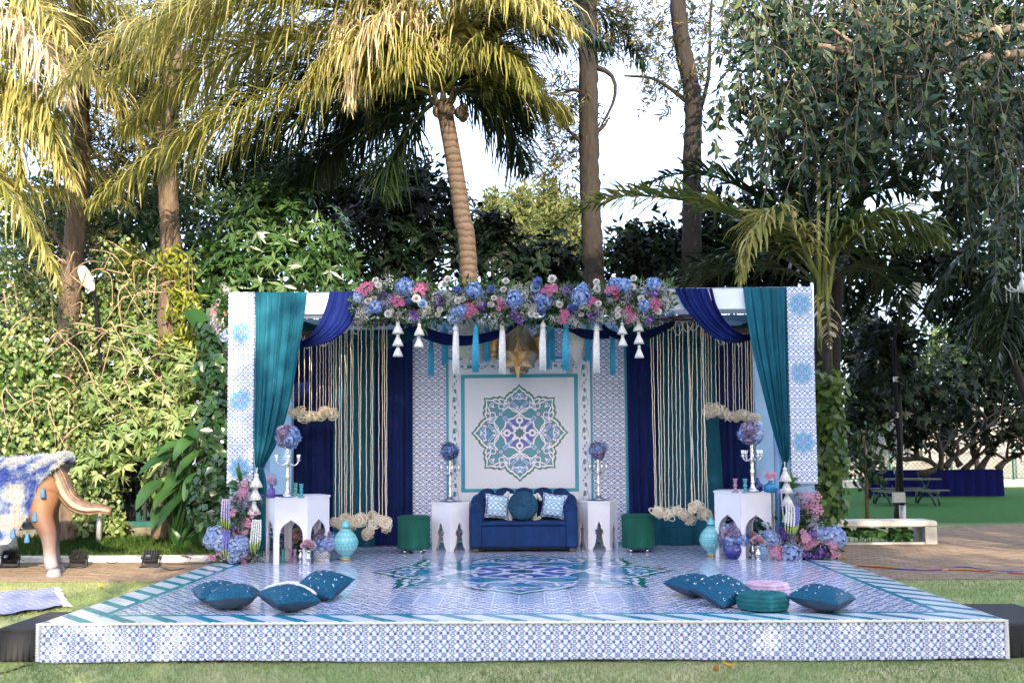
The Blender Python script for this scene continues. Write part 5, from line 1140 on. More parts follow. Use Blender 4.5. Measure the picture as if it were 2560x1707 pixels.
# wreath on the outer side of the left pillar
wr = thing('flower_spray', 'sunlit spray of white and pink flowers fixed to the outer side of the left pillar', 'flowers', (-3.65, 4.15, 2.7))
for k, x, y, s in (('mum', 265, 440, 1.3), ('mum', 290, 500, 1.4), ('mum', 310, 535, 1.1), ('mum', 270, 300, .9), ('pinks', 240, 380, 1), ('pinks', 225, 430, .9), ('lil', 220, 520, 1), ('lil', 290, 590, 1.2), ('lil', 250, 550, 1), ('hydp', 350, 645, .9), ('hydp', 360, 600, .6), ('mum', 360, 200, 1), ('gyp', 330, 170, .8), ('fol', 320, 300, 1), ('fol', 340, 370, 1.1), ('fol', 345, 450, 1.1), ('fol', 340, 520, 1.1), ('fol', 300, 240, .8), ('fol', 330, 590, .8), ('gyp', 230, 470, .7), ('peach', 365, 405, .9)): flower(wr, k, aY(480+x/4.052, 680+y/4.052, 4.18), s, face=(-.5, -.8, .3))

# ------------------------------------------------------------------ floor cushions
def m_seq(t):
    v = objco(t); x, y, z = xyz(t, v); vo = t.nodes.new('ShaderNodeTexVoronoi'); vo.inputs['Scale'].default_value = 70; t.links.new(v, vo.inputs['Vector'])
    d = X(t, vo.outputs['Distance']); return mixc(t, (d-.3).inside(.1), (.001, .07, .14), (.003, .14, .24)), noise(t, 300, 1, .5, v)*.3+.3
M['sequin'] = print_mat('blue_sequin_cloth', m_seq, .3); M['sequin'].node_tree.nodes['Principled BSDF'].inputs['Metallic'].default_value = .15
M['sequin'].node_tree.nodes['Principled BSDF'].inputs['Specular IOR Level'].default_value = .25
_t = M['sequin'].node_tree; _v = _t.nodes.new('ShaderNodeTexVoronoi'); _v.inputs['Scale'].default_value = 95; _t.links.new(objco(_t), _v.inputs['Vector']); bump(_t, _t.nodes['Principled BSDF'], X(_t, _v.outputs['Distance']), .7, .008)
M['cushback'] = mat('slate_cushion_back', (.02, .045, .075), .7, .15, 12)
M['glint'] = mat('silver_sequin', (.80, .85, .90), .12, 0, metal=.8)
def sequin_cushion(x, y, W, T, rz, tilt, lbl, H=None, dz=0):
    T *= 1.25; p = aZ(x*K, y*K, SZ); b = pillow(W, H or W, T, 20, .12, 2.2)
    mb = MB(); mb.add(b.v, b.f, 0, True); half = len(b.f)//2; mb.mi = [0]*half+[1]*(len(b.f)-half)
    mm = (Matrix.Rotation(rz, 3, 'Z')@Matrix.Rotation(tilt[0], 3, 'X')@Matrix.Rotation(tilt[1], 3, 'Y')); zmin = min((mm@Vector(v)).z for v in b.v)
    o = mb.build('sequin_cushion', [M['sequin'], M['cushback']], local=True, label=lbl, cat='cushion', group='blue sequin floor cushions'); o.location = (p.x, p.y, SZ-zmin+.002+dz); o.rotation_euler = mm.to_euler()
    s_ = MB(); Hh = H or W
    for i in range(5):
        for j in range(5):
            u, v = (i+.5+.25*(j % 2))/5.4, (j+.5)/5.2; x_, y_ = 2*u-1, 2*v-1
            for k in range(6):
                a = k*math.pi/3; q = .011; uu, vv = x_+q*math.cos(a)/(W/2), y_+q*math.sin(a)/(Hh/2)
                if max(abs(uu), abs(vv)) > .93 or random.random() < .25: continue
                kk = (1-abs(uu)**2.2)**.5*(1-abs(vv)**2.2)**.5; r = .0045; c_ = Vector((W/2*uu*(1-.12*(1-vv*vv)*abs(uu)**3), Hh/2*vv*(1-.12*(1-uu*uu)*abs(vv)**3), T/2*kk*(1+.04*math.sin(5*uu+3*vv)*math.sin(4*vv-uu))+.0035)); tx, ty = random.uniform(-.6, .6), random.uniform(-.6, .6)
                s_.add([c_+Vector((r*math.cos(e), r*math.sin(e), r*(tx*math.cos(e)+ty*math.sin(e)))) for e in [n*math.pi/3 for n in range(6)]], [(0, 1, 2, 3, 4, 5)])
    s_.build('sequins', M['glint'], o, local=True, kind='stuff'); return o
sequin_cushion(500, 1386, .40, .15, R(30), (R(4), 0), 'blue sequin cushion at far left, rear one of the left pile')
sequin_cushion(536, 1397, .40, .16, R(8), (R(-2), R(-3)), 'blue sequin cushion lying flat in front at the left')
sequin_cushion(664, 1402, .40, .16, R(42), (R(6), R(3)), 'blue sequin cushion in the front right of the left pile')
sequin_cushion(742, 1374, .42, .16, R(-20), (R(16), R(8)), 'blue sequin cushion propped at the right of the left pile')
p = dZ(655, 1383, SZ); b = pillow(.40, .40, .15, 18, .1, 2.4); o = b.build('white_cushion', M['cream'], local=True, label='white cushion half hidden in the left pile of sequin cushions', cat='cushion'); o.location = (p.x+.02, p.y+.10, SZ+.082); o.rotation_euler = (R(4), 0, R(30))
sequin_cushion(1597, 1368, .42, .15, R(25), (R(2), 0), 'blue sequin cushion at the rear left of the right pile')
sequin_cushion(1660, 1388, .42, .15, R(38), (R(18), R(-10)), 'blue sequin cushion tilted over its neighbour in the right pile')
sequin_cushion(1889, 1402, .42, .16, R(52), (R(4), 0), 'blue sequin cushion lying alone at the right')
def round_floor(x, y, Rr_, h, m_, lbl, dz=0):
    p = aZ(x*K, y*K, SZ); c = Vector((p.x, p.y, SZ+.002+dz)); b = MB(); N = 72
    def f(u, v):
        a = 2*math.pi*u
        if v < .45: g = v/.45; z = h*(.08+.84*g); q = Rr_*(.93+.07*math.sin(math.pi*g)**.5); q += .011*(math.sin(a*14+g*9)*math.sin(a*14-g*9))
        else: g = (v-.45)/.55; q = Rr_*.97*(1-g**1.5*.985); z = h*(.92+.10*math.sin(math.pi*min(1, g*1.15))-.22*g**5)+.007*math.sin(a*24)*math.sin(math.pi*g)
        return c+Vector((q*math.cos(a), q*math.sin(a), z))
    b.grid(f, N, 24, wrap=True); b.ball(c+Vector((0, 0, h*.86)), .02, 8, 5); b.build('round_floor_cushion', M[m_], label=lbl, cat='cushion', group='round floor cushions')
round_floor(1752, 1398, .205, .125, 'v_tealc', 'teal round smocked floor cushion in front of the pink one')
round_floor(1762, 1367, .195, .11, 'v_pink', 'pale pink round pleated floor cushion behind the teal one')
# ------------------------------------------------------------------ horse statue at the left edge
hp = aZ(127.6, 1443, 0); HX, HY = hp.x, hp.y
M['horse'] = None
def m_horse(t):
    x, y, z = xyz(t, objco(t)); n = noise(t, 5, 4, .6, objco(t)); f = (z*1.0+(n-.5)*.25)
    c = ramp(t, f, [(.02, (.20, .19, .22)), (.22, (.27, .24, .26)), (.40, (.16, .12, .12)), (.58, (.12, .065, .05)), (.95, (.18, .085, .04))]); return c
M['horse'] = print_mat('painted_horse', m_horse, .62)
M['hoof'] = mat('grey_hoof', (.22, .22, .24), .5, .15, 20); M['tailc'] = mat('painted_tail_light', (.27, .20, .14), .6, .4, 9); M['tailp'] = mat('painted_tail', (.12, .07, .05), .6, .6, 7)
hs = thing('horse_statue', 'brown painted horse statue with shaggy blue and white blanket at the left edge', 'statue', (HX, HY+.27, 0))
cy = HY+.27
vs = []; es = []; rad = []
def jn(p, r, prev=None):
    vs.append(p); rad.append(r if hasattr(r, '__len__') else (r, r)); 
    if prev is not None: es.append((prev, len(vs)-1))
    return len(vs)-1
pel = jn((HX-.30, cy, 1.28), (.27, .27)); rump = jn((HX-.12, cy, 1.30), .22, pel)
b1 = jn((HX-.75, cy, 1.22), .29, pel); b2 = jn((HX-1.15, cy, 1.20), .30, b1); chest = jn((HX-1.5, cy, 1.22), .27, b2)
nk = jn((HX-1.85, cy, 1.55), .17, chest); nk2 = jn((HX-2.1, cy, 1.9), .12, nk); hd = jn((HX-2.25, cy, 2.02), .115, nk2); hd2 = jn((HX-2.48, cy, 1.82), .085, hd); hd3 = jn((HX-2.62, cy, 1.66), .065, hd2)
FH = aZ(152, 1427, 0)
for s, dx in ((-1, 0), (1, FH.x-HX)):
    y = cy+s*.14; y2 = cy+s*.25
    a = jn((HX-.17+dx*.4, y, 1.08), (.24, .20), pel); k1 = jn((HX-.19+dx*.8, y2, .84), .17, a); k2 = jn((HX-.10+dx, y2, .66), .13, k1); k3 = jn((HX-.045+dx, y2, .55), .112, k2); k4 = jn((HX-.04+dx, y2, .36), .082, k3); k5 = jn((HX-.02+dx, y2, .17), .088, k4); jn((HX+.015+dx, y2, .085), .09, k5)
    a = jn((HX-1.5, cy+s*.15, .95), .12, chest); k1 = jn((HX-1.48, cy+s*.2, .62), .07, a); k2 = jn((HX-1.5, cy+s*.2, .50), .06, k1); k3 = jn((HX-1.49, cy+s*.2, .2), .042, k2); jn((HX-1.52, cy+s*.2, .09), .05, k3)
me = bpy.data.meshes.new('horse_body'); me.from_pydata([(x-HX, y-cy, z) for x, y, z in vs], es, []); me.materials.append(M['horse'])
ho = bpy.data.objects.new('body', me); link(ho, hs)
sk = ho.modifiers.new('skin', 'SKIN'); sk.use_smooth_shade = True
for i, sv in enumerate(me.skin_vertices[0].data): sv.radius = rad[i]; sv.use_root = (i == 0)
ss = ho.modifiers.new('sub', 'SUBSURF'); ss.levels = 2; ss.render_levels = 2
for s, dx, hx in ((-1, 0, .02), (1, FH.x-HX, .02), (-1, -1.535, .0), (1, -1.535, .0)):
    b = MB(); yy = cy+s*(.25 if dx > -1 else .2); b.lathe([(.095, .004), (.092, .03), (.066, .11), (.04, .115)], (HX+dx+hx, yy, 0), 16, fn=lambda a, z: 1+.12*max(0, math.cos(a))); b.build('hoof', M['hoof'], hs)
def Hp(x, y, Y=None): return aY(x/3.408, 1000+y/3.408, HY+.2 if Y is None else Y)
tp = spline([Hp(425, 520), Hp(470, 560), Hp(520, 680), Hp(580, 810), Hp(660, 890), Hp(760, 925), Hp(860, 925), Hp(945, 945)], 34)
b = MB(); tr_ = [.055+.045*min(1, i/8) if i < 20 else .10-.055*(i-20)/13 for i in range(34)]
n0 = len(b.v); b.tube(tp, tr_, 22)
b.mi = [1 if (k % 22) % 3 == 0 and k < 33*22 else 0 for k in range(len(b.f))]; b.v = [tuple(Vector(v)+(Vector(v)-tp[i//22])*(.16*math.sin((i % 22)*2*math.pi*7/22))) for i, v in enumerate(b.v)]; b.build('tail', [M['tailp'], M['tailc']], hs)
# blanket: cloth over the back with shaggy pile
def m_fur(t):
    v = objco(t); n = noise(t, 3.4, 3, .6, v); n2 = noise(t, 2.3, 2, .5, vm(t, 'ADD', X(t, v), (5, 3, 1)))
    c = ramp(t, n, [(.38, (.06, .10, .38)), (.46, (.26, .34, .52)), (.52, (.46, .47, .50)), (.75, (.55, .55, .55))]); return mixc(t, (n2-.56)*6, c, (.50, .44, .36))
M['fur'] = print_mat('shaggy_blanket', m_fur, .95)
def blanket(u, v):
    a = (u-.5)*2; e = .13*math.cos(u*9)+.05*math.cos(u*23); x = HX+.06-.10*abs(a)*0-2.0*v; 
    back = max(0, 1-v*6); x -= back*.0
    ang = a*2.0; top = 1.60-.06*math.sin(v*3.1); ry = .345
    if abs(ang) < math.pi/2: y = cy+ry*math.sin(ang); z = top-ry*(1-math.cos(ang))
    else: y = cy+ry*(1 if ang > 0 else -1)*(1.0+.02*math.sin(v*30)); z = top-ry-(abs(ang)-math.pi/2)*(1.62+e)*(.55+.45*min(1, v*5))
    if v < .02: x -= .02
    x -= max(0, abs(a)-.35)*.5*max(0, 1-v*2)
    return (x, y, z)
b = MB(); b.grid(blanket, 60, 60); bl = b.build('blanket', M['fur'], hs)
nb = 42000; U = rng.random(nb); Vv = rng.random(nb)**1.3*.62; U = .5-(.5-U*.62)*.98
Pb = np.array([blanket(u, v) for u, v in zip(U, Vv)]); cc = np.array([HX-.9, cy, 1.15]); Nn = Pb-np.stack([Pb[:, 0], np.full(nb, cy), np.minimum(Pb[:, 2], 1.25)], 1); Nn = unit(Nn)
Db = Nn*.5+np.array([.05, 0, -.75])+rng.normal(0, .35, (nb, 3)); me = blades('pile', Pb-np.array(ORG[hs.name]), Db, np.cross(Db, rng.normal(size=(nb, 3))), rng.uniform(.05, .10, nb), .0055, M['fur'], .1, .2); put('pile', me, bl, kind='stuff')
M['tassel_d'] = mat('blue_yarn_tassel', (.05, .14, .30), .8, .2, 30)
for x, y in ((365, 790), (297, 995), (110, 1140), (230, 1175), (-30, 1120)):
    p = Hp(x, y, HY-.12); b = MB(); b.lathe([(.01, .07), (.022, .06), (.018, .045), (.03, .0), (.034, -.05), (.03, -.06)], p, 10); b.build('blanket_tassel', M['tassel_d'], hs)
# white plinth behind the horse
p0 = aZ(-40, 1385, .0); p1 = aZ(95, 1385, .0)
b = MB(); b.prism([(p0.x-.5, .11), (p1.x, .11), (p1.x-.05, .36), (p1.x-.22, .52), (p0.x-.5, .52)], 6.85, 7.35); b.build('white_plinth', M['kerb'], label='white painted block on the grass bank behind the horse', cat='plinth')
# ------------------------------------------------------------------ floodlights and cables
FLp = [aZ(16, 1420, .008), aZ(188, 1420, .008), aZ(370, 1420, .008)]
for i, p in enumerate(FLp):
    t = thing('flood_light', ['black floodlight at the far left edge behind the horse', 'black floodlight on the pavers just right of the horse leg', 'black floodlight on the pavers nearest the stage'][i], 'floodlight', (p.x, p.y+.1, .012), 'black ground floodlights')
    c = Vector((p.x, p.y+.1, .012)); rt = Matrix.Rotation(R(-28), 3, 'X')
    b = MB(); b.box(c+Vector((-.10, -.05, .055)), c+Vector((.10, .05, .235)), bev=.012, rot=rt); b.build('housing', M['black'], t)
    for k in range(5):
        b = MB(); xk = -.075+.0375*k; b.box(c+Vector((xk-.004, -.085, .08)), c+Vector((xk+.004, -.052, .21)), rot=rt, piv=c+Vector((0, 0, .145))); b.build('cooling_fin', M['black'], t)
    b = MB(); b.tube([c+Vector((-.125, 0, .14)), c+Vector((-.125, .0, .02)), c+Vector((-.125, -.09, .01)), c+Vector((.125, -.09, .01)), c+Vector((.125, 0, .02)), c+Vector((.125, 0, .14))], .010, 6); b.build('bracket', M['black'], t)
    for s in (-1, 1):
        b = MB(); b.tube([c+Vector((s*.10, 0, .14)), c+Vector((s*.14, 0, .14))], .018, 8); b.build('knob', M['black'], t)
    b = MB(); b.box(c+Vector((-.03, -.11, .09)), c+Vector((.03, -.075, .13)), rot=rt, piv=c+Vector((0, 0, .145))); b.build('label_plate', M['chrome'], t)
def cable(pts, r, m_, lbl, grp=None, n=60):
    b = MB(); b.tube(spline(pts, n), r, 6); return b.build('cable', m_, label=lbl, cat='cable', group=grp)
z = .022
def Gz(L, z=.022): return [aZ(x, y, zz) for x, y, zz in [(q[0], q[1], q[2] if len(q) > 2 else z) for q in L]]
cable(Gz([(45, 1395, .12), (70, 1402), (110, 1404), (150, 1388, .1), (182, 1390, .17)]), .006, M['black'], 'black cable looping from the far left floodlight past the horse leg')
cable(Gz([(200, 1388, .18), (235, 1392), (275, 1406), (310, 1400), (345, 1390, .1), (366, 1388, .18)]), .006, M['black'], 'black cable running between the two right floodlights')
cable(Gz([(385, 1390, .18), (405, 1385, .12), (400, 1412), (425, 1424), (460, 1420)]), .006, M['black'], 'short black cable end beside the floodlight nearest the stage')
cable(Gz([(410, 1408), (460, 1409), (540, 1407)]), .005, M['black'], 'thin black cable along the kerb to the stage')
M['orange'] = mat('orange_cable', (.62, .20, .03), .5, .1); M['red'] = mat('red_cable', (.42, .03, .03), .5, .1); M['blue_c'] = mat('blue_cable', (.02, .06, .32), .5, .1); M['yellow'] = mat('yellow_cable', (.60, .38, .04), .5, .1)
cable(Gz([(452, 1388, .16), (490, 1394), (520, 1401), (545, 1402)]), .010, M['orange'], 'orange cable lying on the grass beside the left flowers')
cable(Gz([(456, 1390, .15), (492, 1397), (522, 1403), (548, 1404)]), .007, M['blue_c'], 'blue cable beside the orange one at the left flowers')
def Rz(L): return [aZ(1960+x/3.408, 1000+y/3.408, .022) for x, y in L]
cable(Rz([(560, 1405), (700, 1412), (900, 1430), (1100, 1438), (1400, 1442), (1700, 1455), (2100, 1478), (2400, 1490)]), .008, M['red'], 'red cable lying across the pavers at right')
cable(Rz([(580, 1402), (750, 1415), (1000, 1438), (1250, 1446), (1400, 1440), (1480, 1418), (1600, 1425), (1750, 1450), (2100, 1466), (2400, 1480)]), .008, M['blue_c'], 'blue cable curling across the pavers at right')
cable(Rz([(570, 1408), (800, 1410), (1000, 1430), (1300, 1445), (1550, 1436), (1800, 1462), (2100, 1472), (2400, 1484)]), .008, M['yellow'], 'yellow cable lying across the pavers at right')
cable([aZ(x, y, .01) for x, y in ((-20, 1685), (20, 1678), (60, 1664), (85, 1660))], .007, M['black'], 'black cable in the grass at the bottom left corner')
# rug on the lawn
def m_rug(t):
    x, y, z = xyz(t, objco(t)); c = tile(t, x/.22, y/.22, white=(.42, .43, .48), dark=(.09, .11, .30), blue=(.16, .22, .42), soft=.2); n = noise(t, 60, 3, .6, objco(t)); return mixc(t, n*.35, c, (.42, .43, .50))
M['rug'] = print_mat('woven_rug', m_rug, .95)
q = [aZ(-120, 1490, .012), aZ(133, 1475, .012), aZ(158, 1520, .012), aZ(-120, 1560, .012)]; rc_ = q[1]
b = MB(); b.grid(lambda u, v: (q[0].lerp(q[1], u)).lerp(q[3].lerp(q[2], u), v)+Vector((0, 0, .028+.008*math.sin(u*21+v*7)+.006*math.sin(v*13))), 30, 12)
rg = b.build('lawn_rug', M['rug'], label='blue and white woven rug with fringe lying on the left lawn', cat='rug')
for k in range(26):
    p = q[1].lerp(q[2], (k+.5)/26); b = MB(); d = Vector((random.uniform(.05, .10), random.uniform(-.03, .03), 0)); b.tube([p+Vector((0, 0, .022)), p+d*.5+Vector((0, 0, .03)), p+d+Vector((0, 0, .012))], [.012, .016, .009], 5); b.build('fringe_knot', M['cream'], rg)
# ------------------------------------------------------------------ left wall, fence and lamp
M['wall'] = mat('stained_concrete', (.13, .12, .09), .95, .45, 5, bmp=.5, bscale=25); M['fencep'] = mat('dark_fence_paint', (.014, .022, .024), .5, .2, 20); M['rail'] = mat('teal_rail_paint', (.012, .10, .10), .5, .2, 10)
b = MB(); b.box((-13, 8.75, 0), (-3.6, 8.95, .36), bev=.02); b.build('garden_wall', M['wall'], label='low mossy concrete wall behind the left planting', cat='wall')
t = thing('mesh_fence', 'dark mesh fence with teal bottom rail standing on the low wall', 'fence', (-8, 8.85, .36))
b = MB(); b.box((-13, 8.80, .365), (-3.6, 8.90, .46)); b.build('bottom_rail', M['rail'], t)
b = MB(); b.box((-13, 8.83, 2.0), (-3.6, 8.87, 2.05)); b.build('top_rail', M['fencep'], t)
for x in (-12.5, -10.2, -8.2, -6.6, -5.2, -3.9):
    b = MB(); b.box((x, 8.82, .462), (x+.05, 8.88, 1.998)); b.build('post', M['fencep'], t)
b = MB()
for i in range(90): x = -12.4+i*.096; b.tube([(x, 8.84, .47), (x, 8.84, 1.995)], .007, 4)
for i in range(40): zz = .5+i*.038; b.tube([(-12.9, 8.852, zz), (-3.7, 8.852, zz)], .002, 3)
b.build('wire_mesh', M['fencep'], t, kind='stuff')
M['metal'] = mat('galvanised_pole', (.38, .38, .38), .45, .15, 12, metal=.6); M['lampg'] = mat('pale_lamp_housing', (.36, .36, .36), .4, .1); M['lampl'] = mat('lamp_lens', (.70, .68, .58), .15, .05, trans=.3); M['darkpole'] = mat('dark_pole', (.008, .009, .011), .85, .15, spec=.15)
def lamp_head(t, p, d, L, wd, m_, m2):
    """cobra-head street lamp: d points from neck to nose; lens below"""
    p = Vector(p); d = Vector(d).normalized(); s = d.cross(Vector((0, -.9, .3))).normalized(); n = s.cross(d).normalized()
    b = MB()
    def f(u, v):
        a = 2*math.pi*u; w_ = wd/2*(math.sin(math.pi*(v**.75))**.6*(.55+.5*v) if 0 < v < 1 else 0)+.012; return p+d*(L*v)+s*(w_*math.cos(a))+n*(w_*.38*math.sin(a))
    b.grid(f, 20, 16, wrap=True); b.build('lamp_head', M[m_], t)
    b = MB(); c = p+d*(L*.66); k = 1 if n.y < 0 else -1
    b.add([c+d*(L*.24*math.cos(a))+s*(wd*.33*math.sin(a))+n*(k*wd*.195) for a in [i*math.pi/10 for i in range(20)]], [tuple(range(20))]); b.build('lens', M[m2], t)
pb = aZ(246, 1372, .1); t = thing('street_lamp', 'street lamp with pale oval head rising out of the left bushes', 'street lamp', (pb.x, 7.95, 0), 'street lamps')
Yl = 7.95; a0 = aY(246, 1372, Yl); a1 = aY(258, 1000, Yl); a2 = aY(240, 760, Yl)
b = MB(); b.tube([(aY(246, 1372, Yl).x, Yl, 0.05), aY(250, 1262, Yl)], .045, 10); b.build('pole_base', M['metal'], t)
b = MB(); b.tube([aY(250, 1262, Yl), a1, a2, aY(232, 728, Yl)], .032, 10); b.build('pole', M['darkpole'], t)
lamp_head(t, aY(232, 730, Yl), aY(200, 662, Yl)-aY(232, 730, Yl), (aY(200, 662, Yl)-aY(232, 730, Yl)).length, .24, 'lampg', 'lampl')
b = MB(); pj = aY(255, 1255, Yl-.06); b.box(pj-Vector((.09, .05, .045)), pj+Vector((.09, .02, .045)), bev=.008); b.build('junction_box', M['lampg'], t)
# ------------------------------------------------------------------ right side
M['concrete'] = mat('pale_concrete', (.46, .44, .41), .85, .14, 6, bmp=.3, bscale=30)
br = aZ(2324, 1361, 0); bl_ = aZ(2060, 1362, 0)
x0, x1, yb0 = 4.75, br.x+.12, br.y-.05
t = thing('concrete_bench', 'long pale concrete bench over leafy plants right of the stage', 'bench', ((x0+x1)/2, yb0+.3, 0))
b = MB(); b.box((x0, yb0, .30), (x1, yb0+.55, .40), bev=.02); b.build('seat', M['concrete'], t)
for xa, xb in ((x1-.20, x1-.005), (x0+.005, x0+.18)):
    b = MB(); b.box((xa, yb0+.01, .0), (xb, yb0+.54, .299), bev=.012); b.build('leg', M['concrete'], t)
b = MB(); b.box((x0+.19, yb0+.02, .0), (x1-.21, yb0+.08, .045)); b.build('base_kerb', M['concrete'], t)
# lamp with junction box and the number 3
Yr = 11.0; t = thing('street_lamp', 'dark street lamp pole with grey head and number three, right side', 'street lamp', aZ(2258, 1330, 0), 'street lamps')
pz = aZ(2258, 1330, 0); Yr = pz.y
b = MB(); b.tube([(pz.x, Yr, 0), aY(2256, 1262, Yr)], .062, 12); b.build('pole_base', M['metal'], t)
b = MB(); b.tube([aY(2256, 1264, Yr), aY(2248, 1110, Yr), aY(2240, 1000, Yr), aY(2236, 850, Yr), aY(2256, 770, Yr)], [.042, .04, .038, .032, .028], 12); b.build('pole', M['darkpole'], t)
lamp_head(t, aY(2262, 775, Yr), aY(2296, 702, Yr)-aY(2262, 775, Yr), (aY(2296, 702, Yr)-aY(2262, 775, Yr)).length, .30, 'lampg', 'lampl')
pj = aY(2246, 1243, Yr-.1); b = MB(); b.box(pj-Vector((.11, .06, .10)), pj+Vector((.11, .04, .10)), bev=.01); b.build('junction_box', M['lampg'], t)
pj = aY(2240, 948, Yr-.05); b = MB(); b.box(pj-Vector((.05, .03, .05)), pj+Vector((.05, .03, .05)), bev=.008); sb_ = b.build('sensor_box', M['lampg'], t)
b = MB(); b.tube([pj+Vector((.04, -.03, -.0)), pj+Vector((.07, -.1, -.02))], .035, 10); b.build('sensor_eye', M['darkpole'], sb_)
fc = bpy.data.curves.new('numeral_three', 'FONT'); fc.body = '3'; fc.size = .15; fc.extrude = .002; fc.align_x = 'CENTER'; fc.align_y = 'CENTER'
fo = bpy.data.objects.new('numeral', fc); link(fo)
bpy.context.view_layer.update(); me = bpy.data.meshes.new_from_object(fo.evaluated_get(bpy.context.evaluated_depsgraph_get())); bpy.data.objects.remove(fo)
me.materials.clear(); me.materials.append(M['kerb']); p3 = aY(2243, 1038, Yr-.05); put('numeral', me, t, p3-ORG[t.name], (R(90), 0, 0))
# picnic table
M['green_t'] = mat('dark_green_paint', (.012, .035, .028), .45, .2, 9)
pa = aZ(1960+905/3.408, 1000+905/3.408, 0); pc_ = aZ(1960+1320/3.408, 1000+900/3.408, 0)
cx, cyy = (pa.x+pc_.x)/2, pa.y+.75; t = thing('picnic_table', 'dark green picnic table with attached benches on the far right lawn', 'picnic table', (cx, cyy, 0)); hwid = (pc_.x-pa.x)/2+.22
for k in range(5): b = MB(); b.box((cx-hwid, cyy-.375+k*.152, .72), (cx+hwid, cyy-.375+k*.152+.14, .76)); b.build('table_board', M['green_t'], t)
for s in (-1, 1):
    b = MB(); b.box((cx-hwid, cyy+s*.72-.13, .42), (cx+hwid, cyy+s*.72+.13, .46)); b.build('bench_board', M['green_t'], t)
    xx = cx+s*(hwid-.3)
    for r_ in (-1, 1): b = MB(); b.tube([(xx, cyy+r_*.72, .02), (xx, cyy-r_*.3, .72)] if False else [(xx, cyy+r_*.62, .02), (xx, cyy-r_*.25, .72)], .035, 6); b.build('leg', M['green_t'], t)
    b = MB(); b.box((xx-.03, cyy-.82, .36), (xx+.03, cyy+.82, .42)); b.build('cross_rail', M['green_t'], t)
    for r_ in (-1, 1): b = MB(); b.tube([(xx+.02, cyy+r_*.8, .02), (xx+.02, cyy+r_*.7, .40)], .03, 6); b.build('bench_leg', M['green_t'], t)
# skirted table far right
qa = aZ(1960+715/3.408, 1000+822/3.408, 0); qb = aZ(1960+1935/3.408, 1000+826/3.408, 0); Yt = (qa.y+qb.y)/2; hgt = aY(1960+1300/3.408, 1000+600/3.408, Yt).z
t = thing('skirted_table', 'long buffet table with royal blue pleated skirt at the far right', 'table', ((qa.x+qb.x)/2, Yt+.4, 0))
M['skirtblue'] = mat('royal_blue_table_cloth', (.0012, .003, .045), .9, .3, 4, spec=.1)
b = MB(); L = qb.x-qa.x
def sk_(u, v):
    d = u*(L+1.6); off = .05*abs(math.sin(d*9))*(1-.5*v)
    if d < .8: return (qa.x-off*(1 if True else 0), Yt+.8-d, .02+(hgt-.03)*v)
    if d < .8+L: return (qa.x+d-.8, Yt-off, .02+(hgt-.03)*v)
    return (qb.x+off, Yt+d-.8-L, .02+(hgt-.03)*v)
b.grid(sk_, 320, 4); b.build('pleated_skirt', M['skirtblue'], t)
b = MB(); b.box((qa.x-.02, Yt-.02, hgt-.012), (qb.x+.02, Yt+.82, hgt+.02), bev=.01); b.build('table_top', M['skirtblue'], t)
# far boundary: chain link fence and pale wall
M['farwall'] = mat('pale_far_wall', (.30, .29, .28), .9, .10, 1.2); M['gpost'] = mat('green_fence_post', (.02, .14, .10), .5, .15)
t = thing('boundary_wall', 'pale boundary wall seen behind the far right trees', 'wall', (17, 36, 0))
b = MB(); b.box((2, 36, 0), (42, 36.3, 3.6)); b.build('wall_face', M['farwall'], t)
for x in (9, 13.5, 18, 22.5, 27): b = MB(); b.box((x, 35.9, 1.0), (x+.9, 35.995, 2.4)); b.build('shutter', M['concrete'], t)
t = thing('chain_link_fence', 'chain link fence with green posts behind the far right trees', 'fence', (16, 33, 0))
for i in range(11): b = MB(); b.tube([(5+i*2.6, 33, 0), (5+i*2.6, 33, 2.7)], .045, 6); b.build('post', M['gpost'], t)
for zz in (.35, 2.6): b = MB(); b.tube([(4, 33, zz), (32, 33, zz)], .03, 6); b.build('rail', M['gpost'], t)
b = MB()
for i in range(150):
    x = 3+i*.19; b.tube([(x, 33.02, .35), (x+2.25, 33.02, 2.6)], .009, 3, cap=False); b.tube([(x+2.25, 33.03, .35), (x, 33.03, 2.6)], .009, 3, cap=False)
b.build('wire_mesh', M['fencep'], t, kind='stuff')
b = MB(); b.box((4, 32.2, 0), (32, 32.6, .3), bev=.02); b.build('kerb_wall', M['concrete'], label='low pale kerb wall in front of the chain link fence', cat='kerb')
# stake with sapling
ps = aZ(1960+708/3.408, 1000+1030/3.408, 0); t = thing('sapling', 'young sapling tied to a brown wooden stake behind the bench', 'sapling', (ps.x, ps.y, 0))
M['stick'] = mat('brown_stick', (.16, .09, .05), .8, .2, 14)
b = MB(); b.tube([(ps.x, ps.y, 0), aY(1960+700/3.408, 1000+640/3.408, ps.y), aY(1960+675/3.408, 1000+260/3.408, ps.y)], [.045, .04, .03], 8); b.build('stake', M['stick'], t)
pcn = aY(1960+705/3.408, 1000+500/3.408, ps.y); n = 320; P = np.array(pcn)+rng.normal(size=(n, 3))*np.array([.26, .2, .36])
Dv = rng.normal(size=(n, 3))*.5+np.array([0, -.2, -.8])
LEAFDK = leafmat('dark_sapling_leaf', [(.05, (.012, .03, .012)), (.5, (.025, .06, .02)), (.95, (.06, .12, .03))], .35, .25)
put('leaves', blades('leaves', P-np.array(ORG[t.name]), Dv, np.cross(Dv, rng.normal(size=(n, 3))), rng.uniform(.12, .22, n), .10, LEAFDK), t, kind='stuff')
